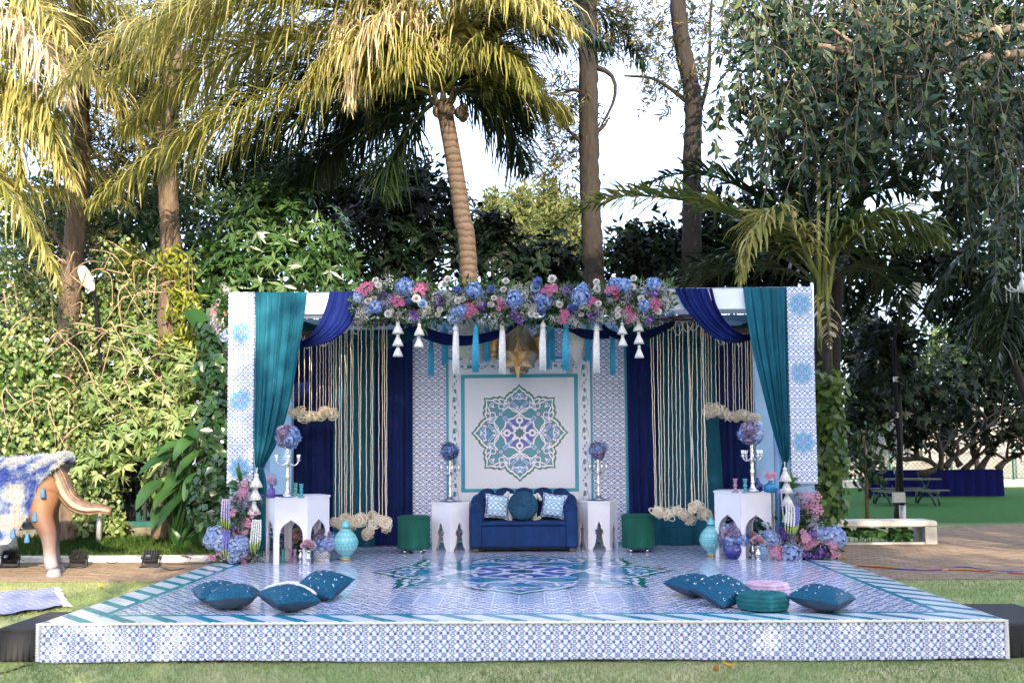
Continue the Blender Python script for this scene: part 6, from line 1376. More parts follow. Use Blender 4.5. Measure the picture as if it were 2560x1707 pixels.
# crystal chandelier hanging at the right edge
pch = dY(2348, 660, 6.0); t = thing('chandelier', 'white crystal chandelier hanging at the right edge among the leaves', 'chandelier', pch)
M['crystal'] = mat('crystal', (.85, .85, .86), .06, .05, trans=.5)
b = MB(); b.lathe([(.01, .22), (.03, .18), (.015, .12), (.035, .06), (.05, .0), (.02, -.04), (.008, -.08)], pch, 12); b.tube([pch+Vector((0, 0, .2)), pch+Vector((0, 0, 1.6))], .005, 5); b.build('stem', M['crystal'], t)
for k in range(6):
    a = k*math.pi/3+.3; d = Vector((math.cos(a), math.sin(a), 0)); b = MB(); b.tube(spline([pch, pch+d*.1+Vector((0, 0, -.05)), pch+d*.2+Vector((0, 0, 0)), pch+d*.22+Vector((0, 0, .06))], 10), .010, 6); ao = b.build('arm', M['crystal'], t)
    b = MB()
    for j in range(9): b.ball(pch+d*.21+Vector((0, 0, -.02-j*.02)), .008, 6, 4)
    b.build('bead_drop', M['crystal'], ao, kind='stuff')
# fallen leaves on the front lawn
M['dry'] = mat('dry_leaf', (.42, .20, .04), .7, .3, 30)
for i, (x, y, l) in enumerate(((1790, 1678, 'curled brown fallen leaf on the front lawn, left one of the two'), (1822, 1667, 'yellow fallen leaf on the front lawn, right one of the two'), (252, 1468, 'small yellow fallen leaf on the left lawn'), (2110, 1397, 'yellow fallen leaf on the pavers by the right flowers'))):
    p = aZ(x, y, .03); b = MB(); a = random.uniform(0, 3); d = Vector((math.cos(a), math.sin(a), 0)); s = Vector((-d.y, d.x, 0))
    b.grid(lambda u, v: p+d*(.10*(v-.5))+s*((u-.5)*.045*math.sin(math.pi*min(1, v*.95+.05)))+Vector((0, 0, .02*(2*u-1)**2+.03*(2*v-1)**2)), 5, 8); b.build('fallen_leaf', M['dry'] if i == 0 else M['yellow'], label=l, cat='leaf', group='fallen leaves')
# bits of dry twig dropped on the printed floor
for i, (x, y, l) in enumerate(((1354, 1408, 'small dry twig on the floor medallion near its far edge'), (1655, 1421, 'small dry twig on the right point of the floor medallion'))):
    p = aZ(x, y, SZ+.004); t = thing('dry_twig', l, 'twig', p, 'dry twigs on the stage floor')
    for k in range(4): a = random.uniform(0, 6.28); b = MB(); b.tube([p+Vector((0, 0, .004)), p+Vector((.07*math.cos(a), .07*math.sin(a), .012)), p+Vector((.12*math.cos(a+.4), .12*math.sin(a+.4), .006))], [.004, .003, .001], 5); b.build('sprig', M['stick'], t)
# ------------------------------------------------------------------ grass
GM = leafmat('grass_blade', [(.05, (.18, .27, .08)), (.45, (.31, .40, .15)), (.75, (.48, .48, .25)), (1, (.62, .56, .36))], .7, .45, .15)
GM2 = leafmat('bank_grass_blade', [(.05, (.03, .08, .015)), (.5, (.07, .15, .03)), (1, (.20, .26, .07))], .7, .35, .15)
def grass(areas, dens, hgt, m_, name, label, zf=None):
    P = []
    for x0, y0, x1, y1, k in areas:
        n = int((x1-x0)*(y1-y0)*dens*k); P.append(np.stack([rng.uniform(x0, x1, n), rng.uniform(y0, y1, n), np.zeros(n)], 1))
    P = np.concatenate(P); keep = np.ones(len(P), bool)
    keep &= ~((np.abs(P[:, 0]) < 3.70) & (P[:, 1] > -.03) & (P[:, 1] < 6.2))
    keep &= ~((P[:, 0] > -4.57) & (P[:, 0] < -3.6) & (P[:, 1] > -.0) & (P[:, 1] < .82)); keep &= ~((P[:, 0] > 3.6) & (P[:, 0] < 4.27) & (P[:, 1] > .0) & (P[:, 1] < 1.02))
    P = P[keep]; n = len(P)
    if zf is not None: P[:, 2] = zf(P[:, 0], P[:, 1])
    pat = np.sin(P[:, 0]*1.9+np.sin(P[:, 1]*2.3)*1.4)*.5+np.sin(P[:, 0]*4.1+P[:, 1]*3.7)*.3+np.sin(P[:, 0]*.8-P[:, 1]*5.1)*.2
    rd = np.clip(.42+.30*pat+rng.normal(0, .18, n), 0, 1)
    Dv = np.stack([rng.normal(0, .5, n), rng.normal(0, .5, n), np.ones(n)], 1)
    V, F = leafgeo(P, Dv, rng.normal(size=(n, 3)), hgt*rng.uniform(.5, 1.3, n), .006, .2, .35, .3)
    put(name, npmesh(name, V, F, m_, np.repeat(rd, 5)), label=label, cat='grass', kind='stuff')
grass([(-5.2, -1.6, 5.2, .02, 1), (-8.5, .0, -3.6, 4.55, .55), (3.6, .0, 9.5, 4.35, .55)], 3000, .034, GM, 'lawn_grass', 'short mown lawn grass around the stage')
grass([(-9.5, 6.8, -3.4, 8.5, 1)], 1500, .12, GM2, 'bank_grass', 'longer grass on the bank behind the left kerb', lambda x, y: .07+.11*(y-6.78)/1.75)

# ------------------------------------------------------------------ plant helpers
def bark(name, a, c, sc_=14):
    mt, t, b = new_mat(name); v = objco(t); s = vm(t, 'MULTIPLY', X(t, v), (1, 1, .25)); n = noise(t, sc_, 5, .65, s); n2 = noise(t, 2.2, 2, .5, v)
    setc(t, b, 'Base Color', mixc(t, n2*.5, ramp(t, n, [(.3, a), (.7, c)]), a)); b.inputs['Roughness'].default_value = .9; bump(t, b, n, .8, .03); return mt
BK = bark('brown_bark', (.055, .038, .028), (.21, .15, .105)); BK2 = bark('dark_bark', (.008, .006, .005), (.04, .030, .024)); BK3 = bark('grey_branch_bark', (.10, .075, .055), (.30, .23, .17)); TWIG = mat('tan_twig', (.16, .12, .08), .85, .25, 12)
PETI = mat('palm_petiole', (.16, .17, .035), .45, .2, 5); PETID = mat('shaded_palm_petiole', (.05, .065, .02), .5, .2, 5)  # second one is the shaded copy, shade put into its colour
def stops(*c): return [(i/(len(c)-1)*.94+.03, q) for i, q in enumerate(c)]
LM = dict(
    mango=leafmat('mango_leaf', stops((.012, .045, .016), (.035, .09, .028), (.07, .15, .045), (.17, .25, .09)), .32, .25, .5),
    mangol=leafmat('sunlit_mango_leaf', stops((.05, .12, .03), (.14, .24, .07), (.27, .35, .13), (.45, .47, .22)), .33, .3, .5),  # paler copy of the mango leaf, sunlight put into the colour
    vine=leafmat('vine_leaf', stops((.05, .13, .035), (.14, .25, .07), (.27, .36, .13), (.46, .48, .22)), .4, .35, .4),
    yel=leafmat('yellow_green_leaf', stops((.10, .16, .02), (.22, .26, .03), (.36, .34, .04)), .4, .4, .4),
    dark=leafmat('dark_leaf', stops((.0015, .005, .003), (.004, .012, .006), (.012, .028, .010)), .5, .15, .18),  # near black: depth of shade in the foliage put into the colour
    gloss=leafmat('glossy_dark_leaf', stops((.010, .035, .014), (.02, .06, .02), (.04, .10, .03)), .22, .18, .6),
    jamun=leafmat('drooping_leaf', stops((.005, .018, .011), (.013, .040, .022), (.035, .072, .036), (.15, .20, .08)), .42, .25, .35),
    feather=leafmat('feathery_leaf', stops((.03, .04, .025), (.08, .09, .04), (.24, .20, .08)), .6, .35, .2),
    far=leafmat('far_leaf', stops((.10, .14, .04), (.17, .20, .07), (.26, .27, .10)), .6, .45, .2),  # distance haze put into the pale colour
    mid=leafmat('mid_leaf', stops((.012, .04, .014), (.035, .075, .028), (.11, .15, .06)), .5, .3, .25),
    ivy=leafmat('ivy_leaf', stops((.02, .06, .012), (.06, .13, .02), (.15, .23, .04)), .3, .4, .45),
    palm=leafmat('coconut_leaflet', stops((.13, .17, .035), (.28, .29, .07), (.48, .42, .14), (.70, .60, .34)), .4, .45, .4),  # sunlight put into the leaflet colour; palmm is a dimmer sunlit copy
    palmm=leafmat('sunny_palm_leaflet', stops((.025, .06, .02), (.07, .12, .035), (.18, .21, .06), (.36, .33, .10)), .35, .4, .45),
    palmd=leafmat('shaded_palm_leaflet', stops((.006, .016, .007), (.014, .034, .012), (.04, .06, .018)), .35, .22, .35),  # copy for fronds in shade, the shade put into its colour
    straw=leafmat('dry_palm_leaflet', stops((.48, .36, .18), (.62, .52, .36), (.72, .65, .52)), .6, .4, .2))
def sample(blobs, n, shell=.5):
    """blobs: (centre, (rx,ry,rz))"""
    w_ = np.array([b[1][0]*b[1][2] for b in blobs]); k = rng.choice(len(blobs), n, p=w_/w_.sum())
    C_ = np.array([tuple(b[0]) for b in blobs])[k]; Rr_ = np.array([b[1] for b in blobs])[k]
    d = unit(rng.normal(size=(n, 3))); r = (shell+(1-shell)*rng.random((n, 1)))*(1+.18*np.sin(d[:, :1]*9+d[:, 2:]*7+C_[:, :1]))
    return C_+d*r*Rr_, d
def crown(t, blobs, n, L, W, m_, mode='whorl', name='crown', shell=.45, droop=.25):
    if mode == 'whorl':
        k = 8; nw = n//k; P, d = sample(blobs, nw, shell); ax = unit(d*.8+np.array([0, -.1, .45])+rng.normal(0, .35, (nw, 3)))
        P = np.repeat(P, k, 0); A = np.repeat(ax, k, 0); rdm = unit(np.cross(A, rng.normal(size=A.shape))); Dv = rdm*.85+A*.35+np.array([0, 0, -.28]); N = A+rng.normal(0, .15, A.shape); rd = np.clip(np.repeat(rng.random(nw), k)*.6+.4*rng.random(nw*k), 0, 1); m = nw*k
    elif mode == 'round':
        P, d = sample(blobs, n, shell); N = unit(d*.6+np.array([0, -.45, .45])+rng.normal(0, .4, (n, 3))); Dv = unit(np.cross(N, rng.normal(size=(n, 3))))+np.array([0, 0, -.7]); rd = rng.random(n); m = n
    elif mode == 'spray':
        k = 9; nw = n//k; P, d = sample(blobs, nw, shell); ax = unit(d+rng.normal(0, .6, (nw, 3))); s = np.tile(np.arange(k)/k, nw)[:, None]; P = np.repeat(P, k, 0); A = np.repeat(ax, k, 0); P = P+A*s*L*1.6
        Dv = A*.6+unit(np.cross(A, rng.normal(size=A.shape)))*.7; N = rng.normal(size=A.shape); rd = np.repeat(rng.random(nw), k); m = nw*k
    else:
        P, d = sample(blobs, n, shell); Dv = d*.5+rng.normal(size=(n, 3))*.7+np.array([0, 0, -.3]); N = np.cross(Dv, rng.normal(size=(n, 3)))+np.array([0, -.3, .5]); rd = rng.random(n); m = n
    o = ORG[t.name]; me = blades(name, P-np.array(o), Dv, N, L*rng.uniform(.6, 1.2, m), W*rng.uniform(.75, 1.15, m), m_, .14, droop, rd, .42)
    return put(name, me, t, kind='stuff')
def B(x, y, Y, r, ry=None, rz=None): return (dY(x, y, Y), (r, ry or r*.8, rz or r))
def trunk(t, pts, r, m_=BK, name='trunk', n=28, wob=.06, sides=12):
    q = spline(pts, n); k = len(q); rr = [r[0]+(r[1]-r[0])*i/(k-1) for i in range(k)]
    b = MB(); b.tube(q, [a*(1+wob*math.sin(i*1.9)+wob*.6*math.sin(i*.7+2)) for i, a in enumerate(rr)], sides)
    b.v = [tuple(Vector(v)+(Vector(v)-q[i//sides])*(.07*math.sin((i % sides)*2.9+(i//sides)*1.3)+.05*math.sin((i % sides)*5.1-(i//sides)*2.2)+random.uniform(-.03, .03))) for i, v in enumerate(b.v)]
    return b.build(name, m_, t)
def limbs(t, src, blobs, r, m_=BK, k=None):
    for i, (c, rr) in enumerate(blobs if k is None else blobs[:k]):
        s = Vector(src); c = Vector(c); md = s.lerp(c, .5)+Vector((random.uniform(-.2, .2), random.uniform(-.2, .2), .15*(c-s).length)); trunk(t, [s, md, c], (r, r*.25), m_, 'limb', 10, .05, 7)
def tree(name, label, base, blobs, n, L, W, m_, mode='whorl', r=(.12, .06), bk=BK2, cat='tree', group=None, shell=.45, top=None, lim=True, droop=.25):
    t = thing(name, label, cat, base, group); base = Vector(base)
    cx = sum((Vector(b[0]) for b in blobs), Vector())/len(blobs); tp = Vector(top) if top is not None else Vector((cx.x*.6+base.x*.4, cx.y*.6+base.y*.4, cx.z-.2))
    trunk(t, [base, base.lerp(tp, .5)+Vector((.05, 0, 0)), tp], r, bk)
    if lim: limbs(t, tp, blobs, r[1]*.8, bk)
    crown(t, blobs, n, L, W, m_, mode, shell=shell, droop=droop); return t
def gnd(x, Y): return (dY(x, 1100, Y).x, Y, 0)

# ------------------------------------------------------------------ palms
def frond(t, pts, L, n, m_, pet, hang=1.0, r=.03, seed=0, tip=.35, up=(0, 0, 1), start=.12, w_=.05, spread=.75, name='frond'):
    """pts: course of the midrib; leaflets on both sides, drooping"""
    rs = np.random.default_rng(seed); q = spline(pts, 40); b = MB(); o = ORG[t.name]
    b.tube(q, [r*(1-.9*(i/39)**.8)+.004 for i in range(40)], 7, flat=.7); fo = b.build(name, pet, t)
    A = np.array([tuple(p) for p in q]); Tn = unit(np.gradient(A, axis=0))
    f = start+(1-start)*(np.arange(n)+rs.random(n)*.6)/n; idx = f*39; i0 = np.clip(idx.astype(int), 0, 38); fr = (idx-i0)[:, None]; Pp = A[i0]*(1-fr)+A[i0+1]*fr; T_ = unit(Tn[i0]*(1-fr)+Tn[i0+1]*fr)
    S_ = unit(np.cross(T_, np.array(up, float)+rs.normal(0, .05, (n, 3)))); Vs, Fs, RD = [], [], []; off = 0; base = rs.random()*.35
    for s in (-1, 1):
        ln = L*(.55+.45*np.sin(np.pi*np.clip(f, 0, 1)**.8))*(1-(1-tip)*np.clip((f-.6)/.4, 0, 1))*rs.uniform(.62, 1.15, n)
        d = unit(S_*s*spread+T_*.55+np.array([0, 0, .12])+rs.normal(0, .15, (n, 3))); P = Pp.copy(); K_ = 5; row = []
        wd = np.stack([.35+0*f, 1+0*f, .95+0*f, .65+0*f, .06+0*f], 1)*w_*rs.uniform(.8, 1.1, (n, 1))
        wv = unit(np.cross(d, np.array([0, 0, 1.])+T_*.4)+rs.normal(0, .25, (n, 3)))
        for k in range(K_):
            row.append(P-wv*wd[:, k:k+1]/2); row.append(P+wv*wd[:, k:k+1]/2)
            P = P+d*(ln[:, None]/(K_-1)); d = unit(d+np.array([0, 0, -1])*hang*(.28+.16*k)*rs.uniform(.45, 1.4, (n, 1))+rs.normal(0, .11, (n, 3)))
        V = np.stack(row, 1).reshape(-1, 3); i = np.arange(n)[:, None]*10+off
        for k in range(4): Fs.append(i+np.array([2*k, 2*k+1, 2*k+3, 2*k+2]))
        Vs.append(V); RD.append(np.repeat(np.clip(base+rs.random(n)*.65, 0, 1), 10)); off += len(V)
    me = npmesh('leaflets', np.concatenate(Vs)-np.array(o), np.concatenate(Fs), m_, np.concatenate(RD)); put('leaflets', me, fo, kind='stuff'); return fo
def DP(L): return [dY(x, y, Y) for x, y, Y in L]
def ringbark(name, a, c):
    mt, t, b = new_mat(name); x, y, z = xyz(t, objco(t)); n = noise(t, 9, 4, .6, objco(t)); rg = (z*8.6+n*1.3).frac()
    setc(t, b, 'Base Color', mixc(t, n*.6, ramp(t, rg, [(.0, tuple(q*.2 for q in a)), (.14, a), (.7, c), (.97, tuple(q*.5 for q in a))]), a)); b.inputs['Roughness'].default_value = .85; bump(t, b, rg, .8, .03); return mt
RB_ = ringbark('coconut_bark', (.075, .05, .036), (.155, .105, .075))
cp = thing('coconut_palm', 'tall coconut palm with ringed trunk and sunlit fronds behind the middle of the stage', 'palm', gnd(1100, 8.1), 'palms')
CT = DP([(1018, 235, 8.1), (1028, 290, 8.1), (1044, 380, 8.1), (1062, 500, 8.1), (1076, 620, 8.1)]); CT.append(Vector(gnd(1100, 8.1)))
CT.reverse(); q = spline(CT, 260); b = MB(); rr_ = random.Random(4); b.tube(q, [(.175-.045*i/259)*(1+.03*(1-((i*.31+.25*math.sin(i*.21)) % 1))+rr_.uniform(-.008, .008))+(.03 if i > 250 else 0) for i in range(260)], 16); b.build('trunk', RB_, cp)
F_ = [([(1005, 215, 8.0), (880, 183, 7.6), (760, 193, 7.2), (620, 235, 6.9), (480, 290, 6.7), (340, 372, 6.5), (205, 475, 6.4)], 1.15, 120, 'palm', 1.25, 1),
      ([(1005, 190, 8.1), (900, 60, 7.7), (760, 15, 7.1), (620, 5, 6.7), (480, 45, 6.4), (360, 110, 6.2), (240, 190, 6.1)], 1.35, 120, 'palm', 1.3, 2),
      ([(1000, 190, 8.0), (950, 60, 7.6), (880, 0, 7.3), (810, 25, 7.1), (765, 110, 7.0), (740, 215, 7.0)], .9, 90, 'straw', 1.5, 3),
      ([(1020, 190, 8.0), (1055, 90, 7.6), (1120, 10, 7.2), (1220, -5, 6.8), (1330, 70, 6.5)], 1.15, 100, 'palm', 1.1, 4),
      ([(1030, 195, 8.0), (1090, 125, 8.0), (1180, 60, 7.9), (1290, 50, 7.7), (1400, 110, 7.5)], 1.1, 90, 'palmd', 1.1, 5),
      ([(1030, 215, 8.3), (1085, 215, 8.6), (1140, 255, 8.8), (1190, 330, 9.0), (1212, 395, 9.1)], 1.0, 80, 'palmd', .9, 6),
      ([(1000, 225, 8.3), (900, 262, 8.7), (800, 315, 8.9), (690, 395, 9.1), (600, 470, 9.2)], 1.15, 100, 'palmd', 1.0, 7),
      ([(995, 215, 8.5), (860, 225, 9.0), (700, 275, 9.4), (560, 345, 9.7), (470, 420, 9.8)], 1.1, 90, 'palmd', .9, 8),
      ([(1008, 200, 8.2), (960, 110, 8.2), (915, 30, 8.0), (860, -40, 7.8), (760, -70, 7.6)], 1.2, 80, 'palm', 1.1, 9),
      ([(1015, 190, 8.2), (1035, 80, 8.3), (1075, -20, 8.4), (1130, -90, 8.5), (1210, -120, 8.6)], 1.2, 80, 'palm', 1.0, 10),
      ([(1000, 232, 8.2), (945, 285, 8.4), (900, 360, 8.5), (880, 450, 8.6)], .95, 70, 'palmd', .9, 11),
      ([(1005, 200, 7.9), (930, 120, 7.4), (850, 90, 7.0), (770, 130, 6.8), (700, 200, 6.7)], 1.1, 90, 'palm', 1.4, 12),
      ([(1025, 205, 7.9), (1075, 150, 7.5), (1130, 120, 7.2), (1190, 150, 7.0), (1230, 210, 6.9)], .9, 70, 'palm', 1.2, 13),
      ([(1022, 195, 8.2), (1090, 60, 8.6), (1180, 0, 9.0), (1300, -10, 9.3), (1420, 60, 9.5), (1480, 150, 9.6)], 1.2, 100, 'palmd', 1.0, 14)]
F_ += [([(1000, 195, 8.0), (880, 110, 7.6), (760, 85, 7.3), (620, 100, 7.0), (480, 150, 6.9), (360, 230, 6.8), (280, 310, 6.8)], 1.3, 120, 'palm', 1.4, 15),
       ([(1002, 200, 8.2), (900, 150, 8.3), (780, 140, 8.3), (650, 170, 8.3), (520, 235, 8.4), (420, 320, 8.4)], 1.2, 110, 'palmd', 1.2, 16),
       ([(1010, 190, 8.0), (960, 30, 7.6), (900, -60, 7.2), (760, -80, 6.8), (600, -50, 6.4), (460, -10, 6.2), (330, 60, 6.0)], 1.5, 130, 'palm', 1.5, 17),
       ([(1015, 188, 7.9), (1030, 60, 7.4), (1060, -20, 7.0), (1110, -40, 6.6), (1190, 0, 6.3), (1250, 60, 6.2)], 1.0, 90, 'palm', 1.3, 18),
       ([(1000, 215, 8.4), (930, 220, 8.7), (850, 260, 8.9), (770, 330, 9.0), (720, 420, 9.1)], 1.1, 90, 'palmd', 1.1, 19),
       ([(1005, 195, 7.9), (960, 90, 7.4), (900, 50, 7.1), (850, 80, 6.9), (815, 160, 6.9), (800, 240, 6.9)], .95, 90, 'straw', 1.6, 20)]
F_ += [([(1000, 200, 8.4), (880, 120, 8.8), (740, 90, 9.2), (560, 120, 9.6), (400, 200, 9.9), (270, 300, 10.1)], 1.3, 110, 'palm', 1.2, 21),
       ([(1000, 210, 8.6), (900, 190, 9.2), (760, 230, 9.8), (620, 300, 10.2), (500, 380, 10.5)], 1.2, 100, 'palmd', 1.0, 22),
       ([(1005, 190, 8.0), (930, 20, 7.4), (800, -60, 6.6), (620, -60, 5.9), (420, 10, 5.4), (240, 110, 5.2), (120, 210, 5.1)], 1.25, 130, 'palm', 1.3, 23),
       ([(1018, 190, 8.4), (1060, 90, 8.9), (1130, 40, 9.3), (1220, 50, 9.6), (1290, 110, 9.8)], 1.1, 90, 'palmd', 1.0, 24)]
rs_ = random.Random(11)
for k in range(16):
    a = -.5+k*(math.pi+1.0)/15; rr_ = rs_.uniform(120, 230); dx, dy = rr_*math.cos(a)*1.25, -rr_*math.sin(a)*.75; Ye = 8.3+rs_.uniform(-1.2, 1.4)
    F_.append(([(1012, 208, 8.15), (1012+dx*.45, 200+dy*.6-18, (8.15+Ye)/2), (1012+dx*.85, 205+dy*.8, Ye), (1012+dx*1.12, 245+dy*.7, Ye+.1)], .95, 70, 'palm' if Ye < 8.4 else 'palmd', 1.1, 200+k))
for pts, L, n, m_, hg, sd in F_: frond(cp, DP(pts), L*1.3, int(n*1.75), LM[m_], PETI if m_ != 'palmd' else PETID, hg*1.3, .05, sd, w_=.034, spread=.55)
b = MB()
for k in range(9): a = k*2.4; b.ball(q[-1]+Vector((.22*math.cos(a)+.12, .22*math.sin(a), -.12-.05*(k % 3))), .085, 8, 6, sq=(1, 1, 1.25))
b.build('coconuts', BK, cp, kind='stuff')
for k in range(8):
    a = k*.8; p = q[-1]; b = MB(); b.tube([p+Vector((.10*math.cos(a), .1*math.sin(a), -.1)), p+Vector((.2*math.cos(a), .2*math.sin(a), .05)), p+Vector((.26*math.cos(a), .26*math.sin(a), .25))], [.07, .05, .02], 6, flat=.4); b.build('leaf_sheath', BK3, cp)
lp_ = thing('coconut_palm', 'coconut palm reaching in from the left edge with bright drooping fronds', 'palm', gnd(-190, 6.6), 'palms')
LT = [Vector(gnd(-190, 6.6)), dY(-170, 700, 6.6), dY(-130, 250, 6.6), dY(-110, 60, 6.6)]; b = MB(); b.tube(spline(LT, 60), [.18-.04*i/59 for i in range(60)], 12); b.build('trunk', RB_, lp_)
for i, (pts, L, n, m_, hg) in enumerate([([(-110, 60, 6.6), (-20, -20, 6.4), (70, 0, 6.3), (140, 70, 6.2), (180, 170, 6.2)], 1.0, 80, 'palm', 1.2), ([(-110, 70, 6.6), (-20, 90, 6.2), (60, 150, 6.0), (110, 240, 5.9), (130, 340, 5.9)], 1.0, 80, 'palm', 1.2), ([(-110, 70, 6.5), (-30, 180, 6.2), (30, 300, 6.0), (50, 420, 6.0)], .9, 70, 'palm', 1.2), ([(-110, 80, 6.9), (0, 190, 7.4), (90, 280, 7.7), (165, 390, 7.9)], 1.0, 80, 'palmd', .8), ([(-110, 60, 6.9), (20, 40, 7.3), (140, 100, 7.6), (230, 200, 7.8)], 1.0, 80, 'palm', 1.0), ([(-110, 80, 6.2), (-60, 260, 5.9), (-10, 400, 5.8), (60, 500, 5.8), (115, 600, 5.8), (140, 670, 5.8)], .75, 80, 'palm', 1.3), ([(-110, 80, 6.6), (-50, 350, 6.6), (30, 420, 6.6), (130, 440, 6.7), (220, 470, 6.8)], .85, 80, 'palm', 1.2), ([(-110, 50, 6.8), (-40, -60, 7.0), (80, -60, 7.2), (200, 10, 7.4)], 1.0, 80, 'palm', 1.0), ([(-110, 60, 6.2), (-40, 40, 5.9), (40, 60, 5.7), (110, 130, 5.6), (150, 230, 5.6)], 1.0, 80, 'straw', 1.4), ([(-110, 80, 6.4), (-40, 150, 6.2), (40, 230, 6.1), (120, 330, 6.1), (170, 430, 6.1)], 1.0, 90, 'palm', 1.2), ([(-110, 40, 6.6), (60, -40, 6.8), (200, -20, 7.0), (320, 60, 7.2), (410, 170, 7.3)], 1.15, 100, 'palm', 1.2), ([(-110, 60, 7.4), (60, 60, 8.2), (220, 120, 8.8), (340, 220, 9.2), (420, 330, 9.4)], 1.1, 100, 'palmd', 1.0), ([(-110, 80, 7.2), (0, 230, 7.8), (110, 320, 8.2), (220, 400, 8.5), (300, 480, 8.6)], 1.0, 90, 'palm', 1.0), ([(-110, 60, 7.0), (40, 90, 7.4), (170, 150, 7.7), (270, 240, 7.9), (330, 340, 8.0)], 1.0, 90, 'palm', 1.2)]):
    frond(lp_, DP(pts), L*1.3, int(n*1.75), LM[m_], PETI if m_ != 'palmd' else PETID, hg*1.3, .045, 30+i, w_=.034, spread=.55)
rp = thing('feather_palm', 'palm with arching dark green fronds standing behind the right pillar', 'palm', gnd(1895, 6.6), 'palms')
b = MB(); b.tube(spline([Vector(gnd(1895, 6.6)), dY(1893, 900, 6.6), dY(1888, 650, 6.6)], 40), [.15-.03*i/39 for i in range(40)], 10); b.build('trunk', BK2, rp)
for i, (pts, L, n, m_, hg) in enumerate([([(1880, 640, 6.5), (1810, 565, 6.6), (1700, 500, 6.8), (1560, 458, 7.0), (1400, 455, 7.1), (1260, 515, 7.2)], .85, 150, 'palmm', .35), ([(1890, 640, 6.4), (1930, 570, 6.2), (1985, 520, 6.0), (2050, 505, 5.9), (2120, 520, 5.8), (2180, 560, 5.8)], 1.0, 150, 'palmm', 1.2), ([(1880, 640, 6.3), (1830, 540, 6.0), (1775, 490, 5.8), (1735, 520, 5.7), (1712, 590, 5.7), (1702, 650, 5.7)], .75, 110, 'palm', 1.3), ([(1890, 660, 6.7), (1960, 610, 7.0), (2040, 640, 7.3), (2100, 730, 7.5)], .9, 80, 'palmd', .8), ([(1885, 640, 6.6), (1900, 480, 6.8), (1950, 370, 7.0), (2030, 310, 7.2)], .9, 80, 'palmd', .5), ([(1880, 640, 6.7), (1790, 500, 7.2), (1680, 420, 7.5), (1560, 400, 7.8), (1450, 440, 8.0)], .85, 90, 'palmd', .5), ([(1880, 650, 6.5), (1800, 590, 6.5), (1720, 575, 6.6), (1620, 600, 6.7), (1500, 640, 6.8)], .7, 90, 'palmd', .4), ([(1880, 640, 6.4), (1860, 500, 6.6), (1830, 400, 6.8), (1770, 330, 7.0)], .8, 80, 'palmd', .4), ([(1885, 640, 6.4), (1960, 480, 6.4), (2060, 430, 6.4), (2170, 460, 6.4)], .8, 80, 'palmd', .8), ([(1885, 650, 6.4), (1900, 720, 6.2), (1905, 800, 6.1)], .3, 20, 'straw', 1.0), ([(1880, 650, 6.8), (1760, 610, 7.3), (1640, 620, 7.6), (1540, 650, 7.8)], .8, 80, 'palmd', .6)]):
    frond(rp, DP(pts), L, n, LM[m_], PETI if i in (0, 1, 2) else PETID, hg, .04, 50+i)
for i, (x, y) in enumerate(((1893, 840), (1905, 780), (1880, 560), (1898, 560), (1915, 590))):
    b = MB(); b.tube([dY(1884, 800, 6.35), dY(x, y, 6.25), dY(x+8*(i-2), y-160, 6.2)], [.04, .035, .02], 7); b.build('petiole', PETI, rp)
r2 = thing('feather_palm', 'dark palm hanging over the far right lawn', 'palm', gnd(2450, 11), 'palms')
b = MB(); b.tube(spline([Vector(gnd(2450, 11)), dY(2440, 800, 11), dY(2430, 500, 11)], 30), [.2-.05*i/29 for i in range(30)], 10); b.build('trunk', BK2, r2)
for i, pts in enumerate([[(2430, 500, 11), (2300, 520, 11.2), (2180, 620, 11.4), (2120, 740, 11.5)], [(2430, 500, 10.8), (2330, 450, 10.5), (2210, 470, 10.2), (2130, 560, 10)], [(2430, 510, 10.6), (2360, 600, 10.4), (2310, 740, 10.2), (2290, 850, 10.2)], [(2430, 490, 11), (2380, 380, 11.3), (2280, 320, 11.6), (2160, 340, 11.8)], [(2430, 510, 11), (2350, 560, 11.4), (2260, 680, 11.6), (2230, 800, 11.8)]]): frond(r2, DP(pts), 1.3, 80, LM['palmd'], PETID, .9, .05, 70+i)
r3 = thing('feather_palm', 'tall dark palm showing through the gaps of the drooping tree, upper right', 'palm', gnd(1905, 12), 'palms')
b = MB(); b.tube(spline([Vector(gnd(1905, 12)), dY(1915, 700, 12), dY(1970, 450, 12), dY(2050, 260, 12)], 30), [.2-.05*i/29 for i in range(30)], 10); b.build('trunk', BK2, r3)
for i, (x, y) in enumerate(((1800, 200), (1760, 330), (1830, 100), (1960, 40), (2160, 60), (2290, 160), (2320, 290), (2200, 400), (1880, 420))): frond(r3, DP([(2050, 260, 12), ((2050+x)/2, (260+y)/2-50, 12+(i % 3-1)), (x, y, 12+(i % 3-1)*1.6), (x+(x-2050)*.25, y+70, 12+(i % 3-1)*1.8)]), 1.2, 80, LM['palmd'], PETID, .5, .05, 80+i)

